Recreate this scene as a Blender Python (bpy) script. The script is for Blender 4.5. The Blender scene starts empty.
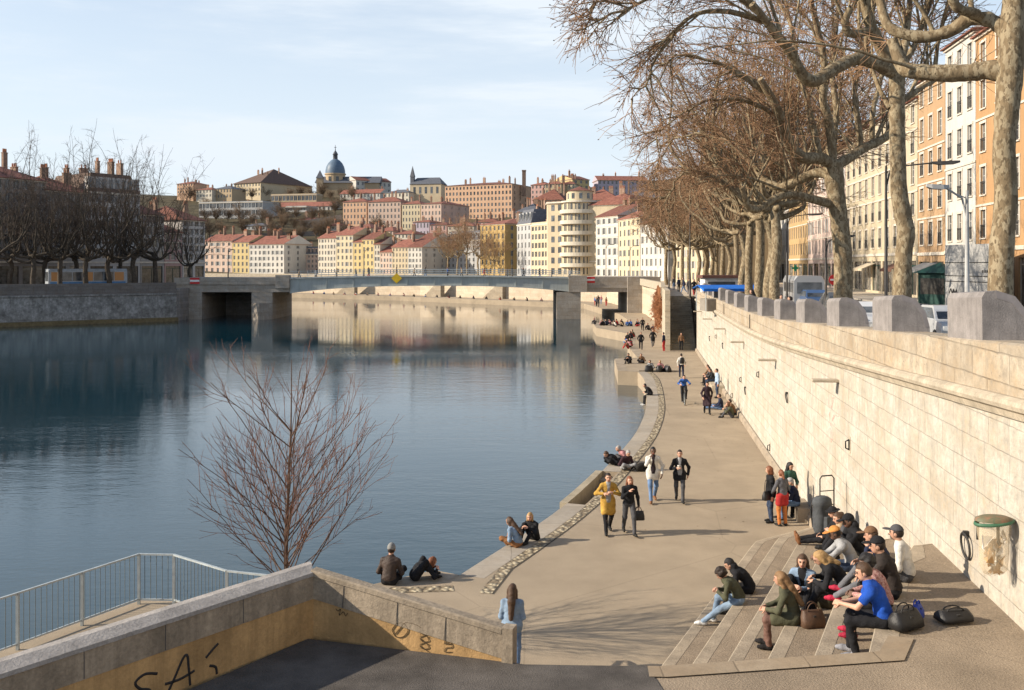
import bpy, math, random
import numpy as np
from mathutils import Vector, Matrix
R = math.radians
rnd = random.Random(7)
scene = bpy.context.scene
col = scene.collection
F, CX, HY, CZ = 975.0, 512.0, 265.0, 8.6      # focal length, principal point and eye height used to lay the plan out

def at(px, py, z):
    d = (CZ - z) * F / (py - HY)
    return ((px - CX) / F * d, d, z)
def up(px, py, d):
    return ((px - CX) / F * d, d, CZ - (py - HY) / F * d)

# ------------------------------------------------------------------ materials
def nn(nt, t, **kw):
    n = nt.nodes.new(t)
    for k, v in kw.items():
        setattr(n, k, v)
    return n
def L(nt, a, b): nt.links.new(a, b)
def rgb(c): return (c[0], c[1], c[2], 1)
def mixc(nt, fac, a, b, blend='MIX'):
    m = nn(nt, 'ShaderNodeMix', data_type='RGBA', blend_type=blend)
    for s, v in ((m.inputs[0], fac), (m.inputs[6], a), (m.inputs[7], b)):
        if isinstance(v, (int, float)): s.default_value = v
        elif isinstance(v, tuple): s.default_value = rgb(v)
        else: L(nt, v, s)
    return m.outputs[2]
def noise(nt, vec, scale, detail=4, rough=.6):
    n = nn(nt, 'ShaderNodeTexNoise'); n.inputs['Scale'].default_value = scale
    n.inputs['Detail'].default_value = detail; n.inputs['Roughness'].default_value = rough
    if vec is not None: L(nt, vec, n.inputs['Vector'])
    return n.outputs['Fac']
def ramp(nt, fac, a, b, ca=(0, 0, 0), cb=(1, 1, 1)):
    r = nn(nt, 'ShaderNodeValToRGB'); L(nt, fac, r.inputs[0])
    e = r.color_ramp.elements; e[0].position = a; e[1].position = b; e[0].color = rgb(ca); e[1].color = rgb(cb)
    return r.outputs[0]
def scaled(nt, vec, s):
    m = nn(nt, 'ShaderNodeMapping'); L(nt, vec, m.inputs[0]); m.inputs['Scale'].default_value = s
    return m.outputs[0]
def shade(c, k): return tuple(max(0., min(1., x * k)) for x in c)
MATS = {}
def M(name, c, rough=.85, var=.2, scale=2., bump=0., bscale=40., spec=.3, metal=0., streak=0., c2=None, rvar=0., coat=0., trans=0., alpha=1., fine=0., spots=0.):
    """plain procedural material: colour mottled by noise, optional vertical streaks, bump and per-object variation"""
    if name in MATS: return MATS[name]
    m = bpy.data.materials.new(name); m.use_nodes = True; nt = m.node_tree
    b = nt.nodes['Principled BSDF']
    tc = nn(nt, 'ShaderNodeTexCoord').outputs['Object']
    lo, hi = shade(c, 1 - var), (c2 if c2 else shade(c, 1 + var))
    f = ramp(nt, noise(nt, tc, scale, 6, .65), .32, .68)
    o = mixc(nt, f, lo, hi)
    if fine:
        f2 = ramp(nt, noise(nt, tc, bscale, 3, .7), .3, .7)
        o = mixc(nt, f2, mixc(nt, 1., o, (1 - fine,) * 3, 'MULTIPLY'), o)
    if spots:
        v_ = nn(nt, 'ShaderNodeTexVoronoi'); v_.inputs['Scale'].default_value = 2.6; v_.inputs['Randomness'].default_value = 1; L(nt, tc, v_.inputs['Vector'])
        o = mixc(nt, mixc(nt, 1., ramp(nt, v_.outputs['Distance'], .03, .06, (1, 1, 1), (0, 0, 0)), (spots,) * 3, 'MULTIPLY'), o, shade(c, .4))
        cr = nn(nt, 'ShaderNodeTexVoronoi', feature='DISTANCE_TO_EDGE'); cr.inputs['Scale'].default_value = .16; L(nt, mixc(nt, .12, tc, nn(nt, 'ShaderNodeTexNoise').outputs['Color']), cr.inputs['Vector'])
        o = mixc(nt, mixc(nt, 1., ramp(nt, cr.outputs['Distance'], .0, .004, (1, 1, 1), (0, 0, 0)), (.35,) * 3, 'MULTIPLY'), o, shade(c, .45))
        o = mixc(nt, ramp(nt, noise(nt, tc, 14, 4, .7), .6, .8, (0, 0, 0), (.3,) * 3), o, shade(c, .6))
    if streak:
        s = ramp(nt, noise(nt, scaled(nt, tc, (5, 5, .35)), 1.3, 5, .7), .45, .75)
        o = mixc(nt, mixc(nt, 1., s, (streak,) * 3, 'MULTIPLY'), o, shade(c, .45))
    if rvar:
        oi = nn(nt, 'ShaderNodeObjectInfo').outputs['Random']
        hs = nn(nt, 'ShaderNodeHueSaturation'); L(nt, o, hs.inputs['Color'])
        mr = nn(nt, 'ShaderNodeMapRange'); L(nt, oi, mr.inputs[0]); mr.inputs[3].default_value = 1 - rvar; mr.inputs[4].default_value = 1 + rvar
        L(nt, mr.outputs[0], hs.inputs['Value']); o = hs.outputs[0]
    L(nt, o, b.inputs['Base Color'])
    b.inputs['Roughness'].default_value = rough; b.inputs['Metallic'].default_value = metal
    b.inputs['Specular IOR Level'].default_value = spec; b.inputs['Coat Weight'].default_value = coat
    b.inputs['Transmission Weight'].default_value = trans; b.inputs['Alpha'].default_value = alpha
    if bump:
        bp = nn(nt, 'ShaderNodeBump'); bp.inputs['Strength'].default_value = bump; bp.inputs['Distance'].default_value = .02
        L(nt, noise(nt, tc, bscale, 5, .65), bp.inputs['Height']); L(nt, bp.outputs[0], b.inputs['Normal'])
    MATS[name] = m
    return m

def ashlar(name, c, bw=1.1, bh=.45, mortar=.012, axis='xz', dirt=.5, mort=.55, bump=.5, v1=.9, v2=1.12):
    """coursed stone blocks with stains; axis tells which local axes lie in the face"""
    if name in MATS: return MATS[name]
    m = bpy.data.materials.new(name); m.use_nodes = True; nt = m.node_tree; b = nt.nodes['Principled BSDF']
    tc = nn(nt, 'ShaderNodeTexCoord').outputs['Object']
    sp = nn(nt, 'ShaderNodeSeparateXYZ'); L(nt, tc, sp.inputs[0]); cb = nn(nt, 'ShaderNodeCombineXYZ')
    L(nt, sp.outputs['XYZ'.index(axis[0].upper())], cb.inputs[0]); L(nt, sp.outputs['XYZ'.index(axis[1].upper())], cb.inputs[1])
    wob = nn(nt, 'ShaderNodeTexNoise'); wob.inputs['Scale'].default_value = 2.3; wob.inputs['Detail'].default_value = 3; L(nt, tc, wob.inputs['Vector'])
    va = nn(nt, 'ShaderNodeVectorMath', operation='MULTIPLY_ADD'); L(nt, wob.outputs['Color'], va.inputs[0]); va.inputs[1].default_value = (.055, .04, 0); L(nt, cb.outputs[0], va.inputs[2])
    br = nn(nt, 'ShaderNodeTexBrick'); L(nt, va.outputs[0], br.inputs['Vector'])
    br.inputs['Scale'].default_value = 1; br.inputs['Brick Width'].default_value = bw; br.inputs['Row Height'].default_value = bh
    br.inputs['Mortar Size'].default_value = mortar; br.inputs['Mortar Smooth'].default_value = .3; br.offset = .43; br.squash = .8; br.squash_frequency = 3
    br.inputs['Color1'].default_value = rgb(shade(c, v1)); br.inputs['Color2'].default_value = rgb(shade(c, v2)); L(nt, mixc(nt, ramp(nt, noise(nt, tc, 1.7, 4, .6), .4, .62), shade(c, mort), shade(c, .9)), br.inputs['Mortar'])
    big = ramp(nt, noise(nt, tc, .8, 7, .75), .40, .62)
    o = mixc(nt, mixc(nt, 1., big, (dirt * .75,) * 3, 'MULTIPLY'), br.outputs[0], mixc(nt, 1., br.outputs[0], (.72, .6, .46), 'MULTIPLY'))
    fine = ramp(nt, noise(nt, tc, 5, 9, .82), .44, .66)
    o = mixc(nt, mixc(nt, 1., fine, (dirt,) * 3, 'MULTIPLY'), o, shade(c, .62))
    pits = ramp(nt, noise(nt, scaled(nt, tc, (5, 5, 8)), 2, 4, .7), .64, .71)
    o = mixc(nt, mixc(nt, 1., pits, (dirt,) * 3, 'MULTIPLY'), o, shade(c, .4))
    st = ramp(nt, noise(nt, scaled(nt, tc, (3, 3, .3)), 1.6, 5, .7), .52, .8)
    o = mixc(nt, mixc(nt, 1., st, (dirt * .8,) * 3, 'MULTIPLY'), o, shade(c, .5))
    L(nt, o, b.inputs['Base Color']); b.inputs['Roughness'].default_value = .9; b.inputs['Specular IOR Level'].default_value = .2
    bp = nn(nt, 'ShaderNodeBump'); bp.inputs['Strength'].default_value = bump; bp.inputs['Distance'].default_value = .03
    h = nn(nt, 'ShaderNodeMath', operation='SUBTRACT'); L(nt, noise(nt, tc, 9, 8, .78), h.inputs[0]); L(nt, br.outputs['Fac'], h.inputs[1])
    L(nt, h.outputs[0], bp.inputs['Height']); L(nt, bp.outputs[0], b.inputs['Normal'])
    MATS[name] = m
    return m

# ------------------------------------------------------------------ mesh builder
class MB:
    def __init__(s): s.v = []; s.f = []; s.m = []; s.sm = []
    def add(s, vs, fs, mi=0, smooth=False):
        o = len(s.v); s.v.extend([tuple(map(float, p)) for p in vs])
        for f in fs:
            s.f.append(tuple(int(i) + o for i in f)); s.m.append(mi); s.sm.append(smooth)
        return s
    def arr(s, V, Q, mi=0, smooth=True):
        return s.add(V.tolist(), Q.tolist(), mi, smooth)
    def quad(s, a, b, c, d, mi=0): return s.add([a, b, c, d], [(0, 1, 2, 3)], mi)
    def box(s, lo, hi, mi=0, T=None, bev=0.):
        x0, y0, z0 = lo; x1, y1, z1 = hi
        if bev:
            e = bev; vs = []; 
            for z, q in ((z0, e), (z0 + e, 0), (z1 - e, 0), (z1, e)):
                vs += [(x0 + q + e * (q == 0) * 0, y0 + q, z), (x1 - q, y0 + q, z), (x1 - q, y1 - q, z), (x0 + q, y1 - q, z)]
            fs = [(3, 2, 1, 0), (12, 13, 14, 15)]
            for k in range(3):
                for i in range(4):
                    a = k * 4 + i; b_ = k * 4 + (i + 1) % 4
                    fs.append((a, b_, b_ + 4, a + 4))
        else:
            vs = [(x0, y0, z0), (x1, y0, z0), (x1, y1, z0), (x0, y1, z0), (x0, y0, z1), (x1, y0, z1), (x1, y1, z1), (x0, y1, z1)]
            fs = [(3, 2, 1, 0), (4, 5, 6, 7), (0, 1, 5, 4), (1, 2, 6, 5), (2, 3, 7, 6), (3, 0, 4, 7)]
        if T is not None: vs = [tuple(T @ Vector(p)) for p in vs]
        return s.add(vs, fs, mi)
    def prism(s, poly, z0, z1, mi=0, mtop=None):
        """poly: counter-clockwise (x, y); z0/z1 numbers or functions of (x, y)"""
        n = len(poly); g = lambda z, p: z(*p) if callable(z) else z
        vs = [(p[0], p[1], g(z0, p)) for p in poly] + [(p[0], p[1], g(z1, p)) for p in poly]
        s.add(vs, [(i, (i + 1) % n, n + (i + 1) % n, n + i) for i in range(n)], mi)
        s.add(vs[n:], [tuple(range(n))], mi if mtop is None else mtop)
        return s.add(vs[:n], [tuple(range(n - 1, -1, -1))], mi)
    def bar(s, a, b, w, h=None, mi=0, upv=(0, 0, 1)):
        h = h or w; a = Vector(a); b = Vector(b); t = (b - a).normalized(); u = Vector(upv)
        if abs(t.dot(u)) > .98: u = Vector((0, 1, 0))
        r = t.cross(u).normalized() * (w / 2); u = r.cross(t).normalized() * (h / 2)
        vs = [a - r - u, a + r - u, a + r + u, a - r + u, b - r - u, b + r - u, b + r + u, b - r + u]
        return s.add(vs, [(0, 1, 2, 3)[::-1], (4, 5, 6, 7), (0, 1, 5, 4), (1, 2, 6, 5), (2, 3, 7, 6), (3, 0, 4, 7)], mi)
    def tube(s, pts, rad, n=8, mi=0, caps=True, closed=False, smooth=True):
        pts = [Vector(p) for p in pts]; k = len(pts)
        if not hasattr(rad, '__len__'): rad = [rad] * k
        vs = []; ref = None
        for i, p in enumerate(pts):
            if closed: t = (pts[(i + 1) % k] - pts[i - 1]).normalized()
            else: t = (pts[min(i + 1, k - 1)] - pts[max(i - 1, 0)]).normalized()
            if ref is None:
                ref = Vector((0, 0, 1)) if abs(t.z) < .9 else Vector((1, 0, 0))
            r = (ref - t * ref.dot(t)).normalized(); ref = r; q = t.cross(r)
            for j in range(n):
                a = 2 * math.pi * j / n
                vs.append(p + (r * math.cos(a) + q * math.sin(a)) * rad[i])
        fs = []
        for i in range(k if closed else k - 1):
            i2 = (i + 1) % k
            for j in range(n):
                fs.append((i * n + j, i * n + (j + 1) % n, i2 * n + (j + 1) % n, i2 * n + j))
        s.add(vs, fs, mi, smooth)
        if caps and not closed:
            s.add(vs[:n], [tuple(range(n - 1, -1, -1))], mi); s.add(vs[-n:], [tuple(range(n))], mi)
        return s
    def lathe(s, prof, c=(0, 0, 0), n=16, mi=0, smooth=True):
        vs = []; fs = []
        for r, z in prof:
            for j in range(n):
                a = 2 * math.pi * j / n; vs.append((c[0] + r * math.cos(a), c[1] + r * math.sin(a), c[2] + z))
        for i in range(len(prof) - 1):
            for j in range(n):
                fs.append((i * n + j, i * n + (j + 1) % n, (i + 1) * n + (j + 1) % n, (i + 1) * n + j))
        s.add(vs, fs, mi, smooth)
        if prof[-1][0] > 1e-4: s.add(vs[-n:], [tuple(range(n))], mi)
        return s
    def loft(s, secs, mi=0, closed=True, caps=True, smooth=False):
        n = len(secs[0]); vs = [p for q in secs for p in q]; fs = []
        for i in range(len(secs) - 1):
            for j in range(n if closed else n - 1):
                fs.append((i * n + j, i * n + (j + 1) % n, (i + 1) * n + (j + 1) % n, (i + 1) * n + j))
        s.add(vs, fs, mi, smooth)
        if caps and closed:
            s.add(vs[:n], [tuple(range(n - 1, -1, -1))], mi); s.add(vs[-n:], [tuple(range(n))], mi)
        return s
    def ball(s, c, r, n=10, mi=0, sc=(1, 1, 1)):
        prof = [(r * math.sin(math.pi * i / n) + 1e-5, -r * math.cos(math.pi * i / n)) for i in range(n + 1)]
        o = len(s.v); s.lathe(prof, (0, 0, 0), max(6, n), mi)
        for i in range(o, len(s.v)):
            x, y, z = s.v[i]; s.v[i] = (c[0] + x * sc[0], c[1] + y * sc[1], c[2] + z * sc[2])
        return s
    def mesh(s, name, mats):
        me = bpy.data.meshes.new(name); me.from_pydata(s.v, [], s.f)
        for m in (mats if isinstance(mats, (list, tuple)) else [mats]): me.materials.append(m)
        me.polygons.foreach_set('material_index', s.m); me.polygons.foreach_set('use_smooth', s.sm); me.update()
        return me
    def build(s, name, mats, parent=None, loc=None, rz=None):
        return link(name, s.mesh(name, mats), parent, loc, rz)
def link(name, me, parent=None, loc=None, rz=None):
    o = bpy.data.objects.new(name, me); col.objects.link(o)
    if parent: o.parent = parent
    if loc is not None: o.location = loc
    if rz is not None: o.rotation_euler = (0, 0, rz)
    return o
def tag(o, label, cat, group=None, kind=None):
    o['label'] = label; o['category'] = cat
    if group: o['group'] = group
    if kind: o['kind'] = kind
    return o
def thing(name, label, cat, loc=(0, 0, 0), rz=0., group=None):
    o = link(name, None, None, loc, rz); o.empty_display_size = .2
    return tag(o, label, cat, group)
def struct(o, label=None):
    o['kind'] = 'structure'
    if label: o['label'] = label
    return o
def copy_tree(o, parent=None):
    c = o.copy(); col.objects.link(c); c.parent = parent
    for ch in list(o.children): copy_tree(ch, c)
    return c
def unit(v): return v / (np.linalg.norm(v, axis=-1, keepdims=True) + 1e-9)
# ------------------------------------------------------------------ camera, sun, sky
cam = bpy.data.cameras.new('camera'); co = bpy.data.objects.new('camera', cam); col.objects.link(co)
co.location = (0, 0, CZ); co.rotation_euler = (R(90), 0, 0)
cam.sensor_width = 36; cam.lens = F / 1024 * 36; cam.shift_y = -80 / 1024; cam.clip_end = 20000; cam.clip_start = .1
scene.camera = co
SUN_EL, SUN_AZ = 26., 264.                     # azimuth clockwise from +Y
sl = bpy.data.lights.new('sun', 'SUN'); sl.energy = 5.0; sl.angle = R(.55); sl.color = (1, .88, .72)
so = bpy.data.objects.new('sun', sl); col.objects.link(so)
sd = Vector((math.sin(R(SUN_AZ)) * math.cos(R(SUN_EL)), math.cos(R(SUN_AZ)) * math.cos(R(SUN_EL)), math.sin(R(SUN_EL))))
so.rotation_euler = sd.to_track_quat('Z', 'Y').to_euler()
w = bpy.data.worlds.new('World'); scene.world = w; w.use_nodes = True; nt = w.node_tree
bg = nt.nodes['Background']; bg.inputs[1].default_value = .12
sky = nn(nt, 'ShaderNodeTexSky', sky_type='NISHITA', sun_disc=False, sun_elevation=R(SUN_EL), sun_rotation=R(SUN_AZ))
sky.air_density = 1.; sky.dust_density = .6; sky.ozone_density = 1.6
tc = nn(nt, 'ShaderNodeTexCoord').outputs['Generated']
mp = nn(nt, 'ShaderNodeMapping'); L(nt, tc, mp.inputs[0]); mp.inputs['Scale'].default_value = (1.1, 3.0, 9.); mp.inputs['Rotation'].default_value = (R(9), R(14), R(24))
n1 = noise(nt, mp.outputs[0], 1.6, 9, .62)
c1 = ramp(nt, n1, .40, .72)
sp = nn(nt, 'ShaderNodeSeparateXYZ'); L(nt, tc, sp.inputs[0])
hz = ramp(nt, sp.outputs['Z'], .02, .62, (1, 1, 1), (0, 0, 0))     # thin high cloud thickening towards the horizon
mx = nn(nt, 'ShaderNodeMath', operation='MULTIPLY_ADD'); L(nt, hz, mx.inputs[0]); mx.inputs[1].default_value = .92; L(nt, mixc(nt, 1., mixc(nt, 1., c1, c1, 'MULTIPLY'), (.8, .8, .8), 'MULTIPLY'), mx.inputs[2])
mx.use_clamp = True
L(nt, mixc(nt, mx.outputs[0], sky.outputs[0], (4.7, 5.15, 5.6)), bg.inputs[0])
vs_ = scene.view_settings
scene.display_settings.display_device = 'sRGB'; vs_.view_transform = 'Standard'; vs_.look = 'None'; vs_.exposure = .60; vs_.gamma = 1.; vs_.use_curve_mapping = False
scene.cycles.max_bounces = 6; scene.cycles.transparent_max_bounces = 16; scene.cycles.caustics_reflective = False; scene.cycles.caustics_refractive = False
scene.cycles.use_denoising = True

# ------------------------------------------------------------------ plan curves
def Wx(d):                                      # river face of the long quay wall
    return 5.11 + .13 * d
def Zc(d):                                      # cornice / street level: the street climbs towards the camera's bridge
    return 5.55 + .0436 * 4 * math.log(1 + math.exp((40 - d) / 4))
wdir = Vector((.13, 1, 0)).normalized(); wnor = Vector((-1, .13, 0)).normalized()     # along the wall, out over the quay
def wp(d, out=0., z=0.): return (Wx(d) + wnor.x * out, d + wnor.y * out, z)

# ------------------------------------------------------------------ materials of the setting
m_agg = M('aggregate_paving', (.41, .33, .235), .92, .13, .55, .8, 55, .2, fine=.34, spots=.5)
m_agg_dark = M('worn_aggregate', (.35, .275, .195), .92, .22, .8, .9, 38, .2, fine=.42, spots=.6)
m_asph = M('dark_asphalt', (.125, .11, .096), .9, .4, 1.4, .8, 55, .25, fine=.45)
m_kerb = M('kerb_stone', (.34, .28, .21), .9, .25, 1.5, .3, 30, .2, fine=.2)
m_road = M('road_asphalt', (.07, .068, .066), .9, .2, .5, .3, 40)
m_pave = M('street_paving', (.30, .27, .23), .9, .2, .5, .2, 30)
m_wall = ashlar('quay_stone', (.56, .52, .445), 1.0, .40, .008, 'xz', 1.0, .62, 1., .95, 1.05)
m_cope = M('coping_stone', (.48, .41, .31), .9, .25, 2.2, .6, 26, .2, streak=.3, fine=.25)
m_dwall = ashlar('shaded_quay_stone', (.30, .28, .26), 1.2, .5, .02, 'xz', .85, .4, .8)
m_bstone = ashlar('bridge_stone', (.40, .36, .31), 1.6, .6, .015, 'xz', .75, .5, .6)
m_ind = M('dark_iron', (.03, .028, .026), .6, .3, 8, 0, spec=.4)
m_rail = M('galvanised_steel', (.42, .46, .46), .45, .15, 6, 0, spec=.5, metal=.3)
m_black = M('black_paint', (.015, .015, .015), .5, .1)
m_girder = M('grey_green_girder', (.40, .42, .395), .55, .12, .6, 0, spec=.4, streak=.35)

# water
m_wat = bpy.data.materials.new('river_water'); m_wat.use_nodes = True; nt = m_wat.node_tree; b = nt.nodes['Principled BSDF']
b.inputs['Base Color'].default_value = (.006, .032, .048, 1); b.inputs['Roughness'].default_value = .025; b.inputs['IOR'].default_value = 1.40
b.inputs['Specular IOR Level'].default_value = .5
tc = nn(nt, 'ShaderNodeTexCoord').outputs['Object']
a1 = noise(nt, scaled(nt, tc, (.55, 1.15, 1)), .9, 3, .55); a2 = noise(nt, scaled(nt, tc, (.8, 1.6, 1)), 3.2, 3, .6)
calm = ramp(nt, noise(nt, scaled(nt, tc, (.03, .09, 1)), .55, 3, .5), .38, .62, (.35,) * 3, (1.25,) * 3)
ma = nn(nt, 'ShaderNodeMath', operation='MULTIPLY_ADD'); L(nt, a2, ma.inputs[0]); ma.inputs[1].default_value = .5; L(nt, a1, ma.inputs[2])
sx_ = nn(nt, 'ShaderNodeSeparateXYZ'); L(nt, tc, sx_.inputs[0]); wind = nn(nt, 'ShaderNodeMapRange'); L(nt, sx_.outputs['Y'], wind.inputs[0])     # more breeze on the near reach than upstream
for k_, v_ in ((1, 35.), (2, 100.), (3, .16), (4, .075)): wind.inputs[k_].default_value = v_
bp = nn(nt, 'ShaderNodeBump'); bp.inputs['Distance'].default_value = .11; L(nt, mixc(nt, 1., calm, wind.outputs[0], 'MULTIPLY'), bp.inputs['Strength'])
L(nt, ma.outputs[0], bp.inputs['Height']); L(nt, bp.outputs[0], b.inputs['Normal'])

# ------------------------------------------------------------------ ground, river, quay
struct(MB().quad((-6000, -3000, -2.5), (6000, -3000, -2.5), (6000, 9000, -2.5), (-6000, 9000, -2.5)).build('ground', M('river_bed', (.08, .075, .06))))
struct(MB().quad((-420, -120, 0), (60, -120, 0), (60, 420, 0), (-420, 420, 0)).build('river_water', m_wat))

EDGE = [(-14.5, 11.5), (-9.9, 19.5), (-8.44, 22.1), (-7.6, 22.05), (-6.06, 20.9), (-4.9, 20.5), (-3.7, 22.9), (-1.94, 24.3), (-1.28, 23.9),
        (1.75, 31.1), (4.7, 40.7), (6.2, 46.9), (7.4, 53.7), (8.7, 64), (8.95, 69.4), (7.6, 70.0), (8.3, 79), (10.3, 80), (10.9, 92), (13.0, 108),
        (10.2, 118), (10.6, 128), (15.9, 131), (16.6, 150), (15.6, 170), (14.2, 192), (-9, 216), (-27, 235), (-58, 257), (-115, 288), (-200, 330)]
def smooth_path(pts, n=6):
    out = []
    for i in range(len(pts) - 1):
        p0 = Vector(pts[max(i - 1, 0)]); p1 = Vector(pts[i]); p2 = Vector(pts[i + 1]); p3 = Vector(pts[min(i + 2, len(pts) - 1)])
        for k in range(n):
            t = k / n
            out.append(tuple(.5 * (2 * p1 + (p2 - p0) * t + (2 * p0 - 5 * p1 + 4 * p2 - p3) * t * t + (3 * p1 - p0 - 3 * p2 + p3) * t ** 3)))
    return out + [tuple(pts[-1])]
kerb_path = smooth_path([(-1.28, 23.9), (1.75, 31.1), (4.7, 40.7), (6.2, 46.9), (7.4, 53.7), (8.7, 64), (8.95, 69.4)])
NA, NB_ = 6, 9                                    # the stretch of the edge where the water stairs are let in
def edge_off(i, o):                              # o > 0: inland
    t = (Vector(kerb_path[i + 1]) - Vector(kerb_path[i - 1])).normalized(); return tuple(Vector(kerb_path[i]) + Vector((t.y, -t.x)) * o)
EDGE = EDGE[:8] + kerb_path[:NA + 1] + [edge_off(i, .6) for i in range(NA, NB_ + 1)] + kerb_path[NB_:] + EDGE[15:]
poly = EDGE + [(-200, 420), (150, 420), (150, -30), (-14.5, -30)]
quay = struct(MB().prism(poly[::-1], -2, 1.0).build('quay_paving', m_agg))
# kerb band on the water's edge and the cobbled gutter strip inside it
def band(path, off0, off1, z, m, name, th=.004):
    ps = [Vector((x, y)) for x, y in path]; ns = []
    for i in range(len(ps)):
        t = (ps[min(i + 1, len(ps) - 1)] - ps[max(i - 1, 0)]).normalized(); ns.append(Vector((t.y, -t.x)))
    mb = MB()
    for i in range(len(ps) - 1):
        a0 = ps[i] + ns[i] * off0; a1 = ps[i] + ns[i] * off1; b0 = ps[i + 1] + ns[i + 1] * off0; b1 = ps[i + 1] + ns[i + 1] * off1
        mb.add([(*a0, z), (*a1, z), (*b1, z), (*b0, z)], [(0, 1, 2, 3)])
    return struct(mb.build(name, m))
m_ks = ashlar('kerb_slabs', (.36, .32, .265), 1.3, 9, .012, 'yx', .4, .5, .2)
band(kerb_path[:NA + 1], .01, .66, 1.004, m_ks, 'kerb_slabs'); band(kerb_path[NB_:], .01, .66, 1.004, m_ks, 'kerb_slabs')
m_cob = bpy.data.materials.new('cobbles'); m_cob.use_nodes = True; nt = m_cob.node_tree; b = nt.nodes['Principled BSDF']; b.inputs['Roughness'].default_value = .8
tc = nn(nt, 'ShaderNodeTexCoord').outputs['Object']
vo = nn(nt, 'ShaderNodeTexVoronoi'); vo.inputs['Scale'].default_value = 7; L(nt, tc, vo.inputs['Vector'])
vr = ramp(nt, vo.outputs['Distance'], .25, .62, (.47, .40, .27), (.17, .13, .08)); L(nt, mixc(nt, noise(nt, tc, 5, 2), vr, (.5, .42, .27), 'MULTIPLY') if False else vr, b.inputs['Base Color'])
bp = nn(nt, 'ShaderNodeBump', invert=True); bp.inputs['Distance'].default_value = .06; bp.inputs['Strength'].default_value = 1; L(nt, vo.outputs['Distance'], bp.inputs['Height']); L(nt, bp.outputs[0], b.inputs['Normal'])
cob_path = [(-1.42, 22.75)] + kerb_path[1:]
band(cob_path, .68, .98, 1.01, m_cob, 'cobble_strip')
band(cob_path, .98, 1.03, 1.006, M('dark_gutter_joint', (.07, .06, .045)), 'gutter_joint')  # thin dark joint strip along the inland side of the cobbles
# the upstream end of the quay: edge stones from the corner to the sunk corner by the ramp
band([(-4.4, 21.6), (-3.7, 22.9), (-1.94, 24.3), (-1.28, 23.9)], .02, .5, 1.007, m_kerb, 'kerb_return')
band([(-3.9, 21.5), (-3.0, 22.9), (-1.4, 23.1)], 0, .4, 1.010, m_cob, 'cobble_return')
# the jutting platforms get darker edge stones
for pth, nm in (([(8.95, 69.4), (7.6, 70.0), (8.3, 79), (10.3, 80)], 'platform_kerb'), ([(13.0, 108), (10.2, 118), (10.6, 128), (15.9, 131)], 'lower_platform_kerb'), ([(10.3, 80), (10.9, 92), (13, 108)], 'far_kerb')):
    band(pth, .02, .7, 1.006, m_kerb, nm)
# low step across the quay in front of the first platform
struct(MB().box((9.05, 69.6, .9), (12.2, 69.9, 1.07)).build('paving_step', m_kerb))

# ------------------------------------------------------------------ the water stair cut into the quay edge
def water_stair():
    t = thing('water_stairs', 'short stone stair with side wall going down into the river at the quay edge', 'stairs', (0, 0, 0))
    o0 = [edge_off(i, -.24) for i in range(NA, NB_ + 1)]; o1 = [edge_off(i, .02) for i in range(NA, NB_ + 1)]; q0 = Vector(edge_off(NA, .03)); q1 = Vector(edge_off(NB_, .03)); u = (q1 - q0); Lg = u.length; u.normalize(); n = Vector((u.y, -u.x))
    MB().prism((o0 + o1[::-1])[::-1], -1.2, 1.015).build('outer_wall', m_bstone2, t)
    for i in range(8):
        s0 = Lg * i / 8 + .004; s1 = Lg * (i + 1) / 8
        MB().prism([tuple(q0 + u * s0), tuple(q0 + u * s0 + n * .56), tuple(q0 + u * s1 + n * .56), tuple(q0 + u * s1)], -1.3, -.25 + .15 * i).build('step', m_kerb, t)
m_bstone2 = M('river_wall_stone', (.33, .28, .2), .9, .3, 1.5, .5, 20, streak=.4)
water_stair()

# ------------------------------------------------------------------ right bank: street level
def streetpoly():
    ds = [-12, 0, 6, 12, 16, 20, 24, 28, 32, 36, 40, 44, 50, 60, 75, 97]
    return ds
ds = streetpoly(); mb = MB()
vs = []; 
for d in ds:
    x = Wx(d) + .3
    vs += [(x, d, Zc(d)), (x + 4.6, d, Zc(d)), (x + 4.601, d, Zc(d) - .13), (x + 14.5, d, Zc(d) - .13), (x + 14.501, d, Zc(d)), (x + 80, d, Zc(d))]
fs_w = []; fs_r = []
for i in range(len(ds) - 1):
    for j in range(5):
        q = (i * 6 + j, i * 6 + j + 1, (i + 1) * 6 + j + 1, (i + 1) * 6 + j)
        (fs_r if j == 2 else fs_w).append(q)
mb.add(vs, fs_w, 0); mb.add(vs, fs_r, 1)
struct(mb.build('street', [m_pave, m_road]))
# beyond the long wall: solid high ground following the bend of the river
HB = [(Wx(96.5) - 2.5, 96.5), (Wx(120) - 2.3, 120), (20.6, 150), (20.6, 172), (19.5, 200), (-6, 223), (-23, 244), (-55, 266), (-112, 297), (-200, 341), (-200, 900), (400, 900), (400, 96.5)]
struct(MB().prism(HB, -1.5, 5.55, 0).build('far_embankment_ground', ashlar('embankment_stone', (.56, .48, .37), 1.6, .6, .015, 'xz', .5, .6, .4)))
def carpet(name, m, x0, x1, d0, d1, z): struct(MB().quad((x0(d0), d0, z), (x1(d0), d0, z), (x1(d1), d1, z), (x0(d1), d1, z)).build(name, m))
carpet('street_road', m_road, lambda d: Wx(d) + 5, lambda d: Wx(d) + 14.5, 96.6, 320, 5.556)
# white lane line
for i in range(12):
    d0 = 30 + i * 7
    f = lambda d, o: (Wx(d) + 9.8 + o, d, Zc(d) - .126)
    struct(MB().quad(f(d0, 0), f(d0, .12), f(d0 + 3, .12), f(d0 + 3, 0)).build('lane_marking', M('road_paint', (.7, .7, .68))))

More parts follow.
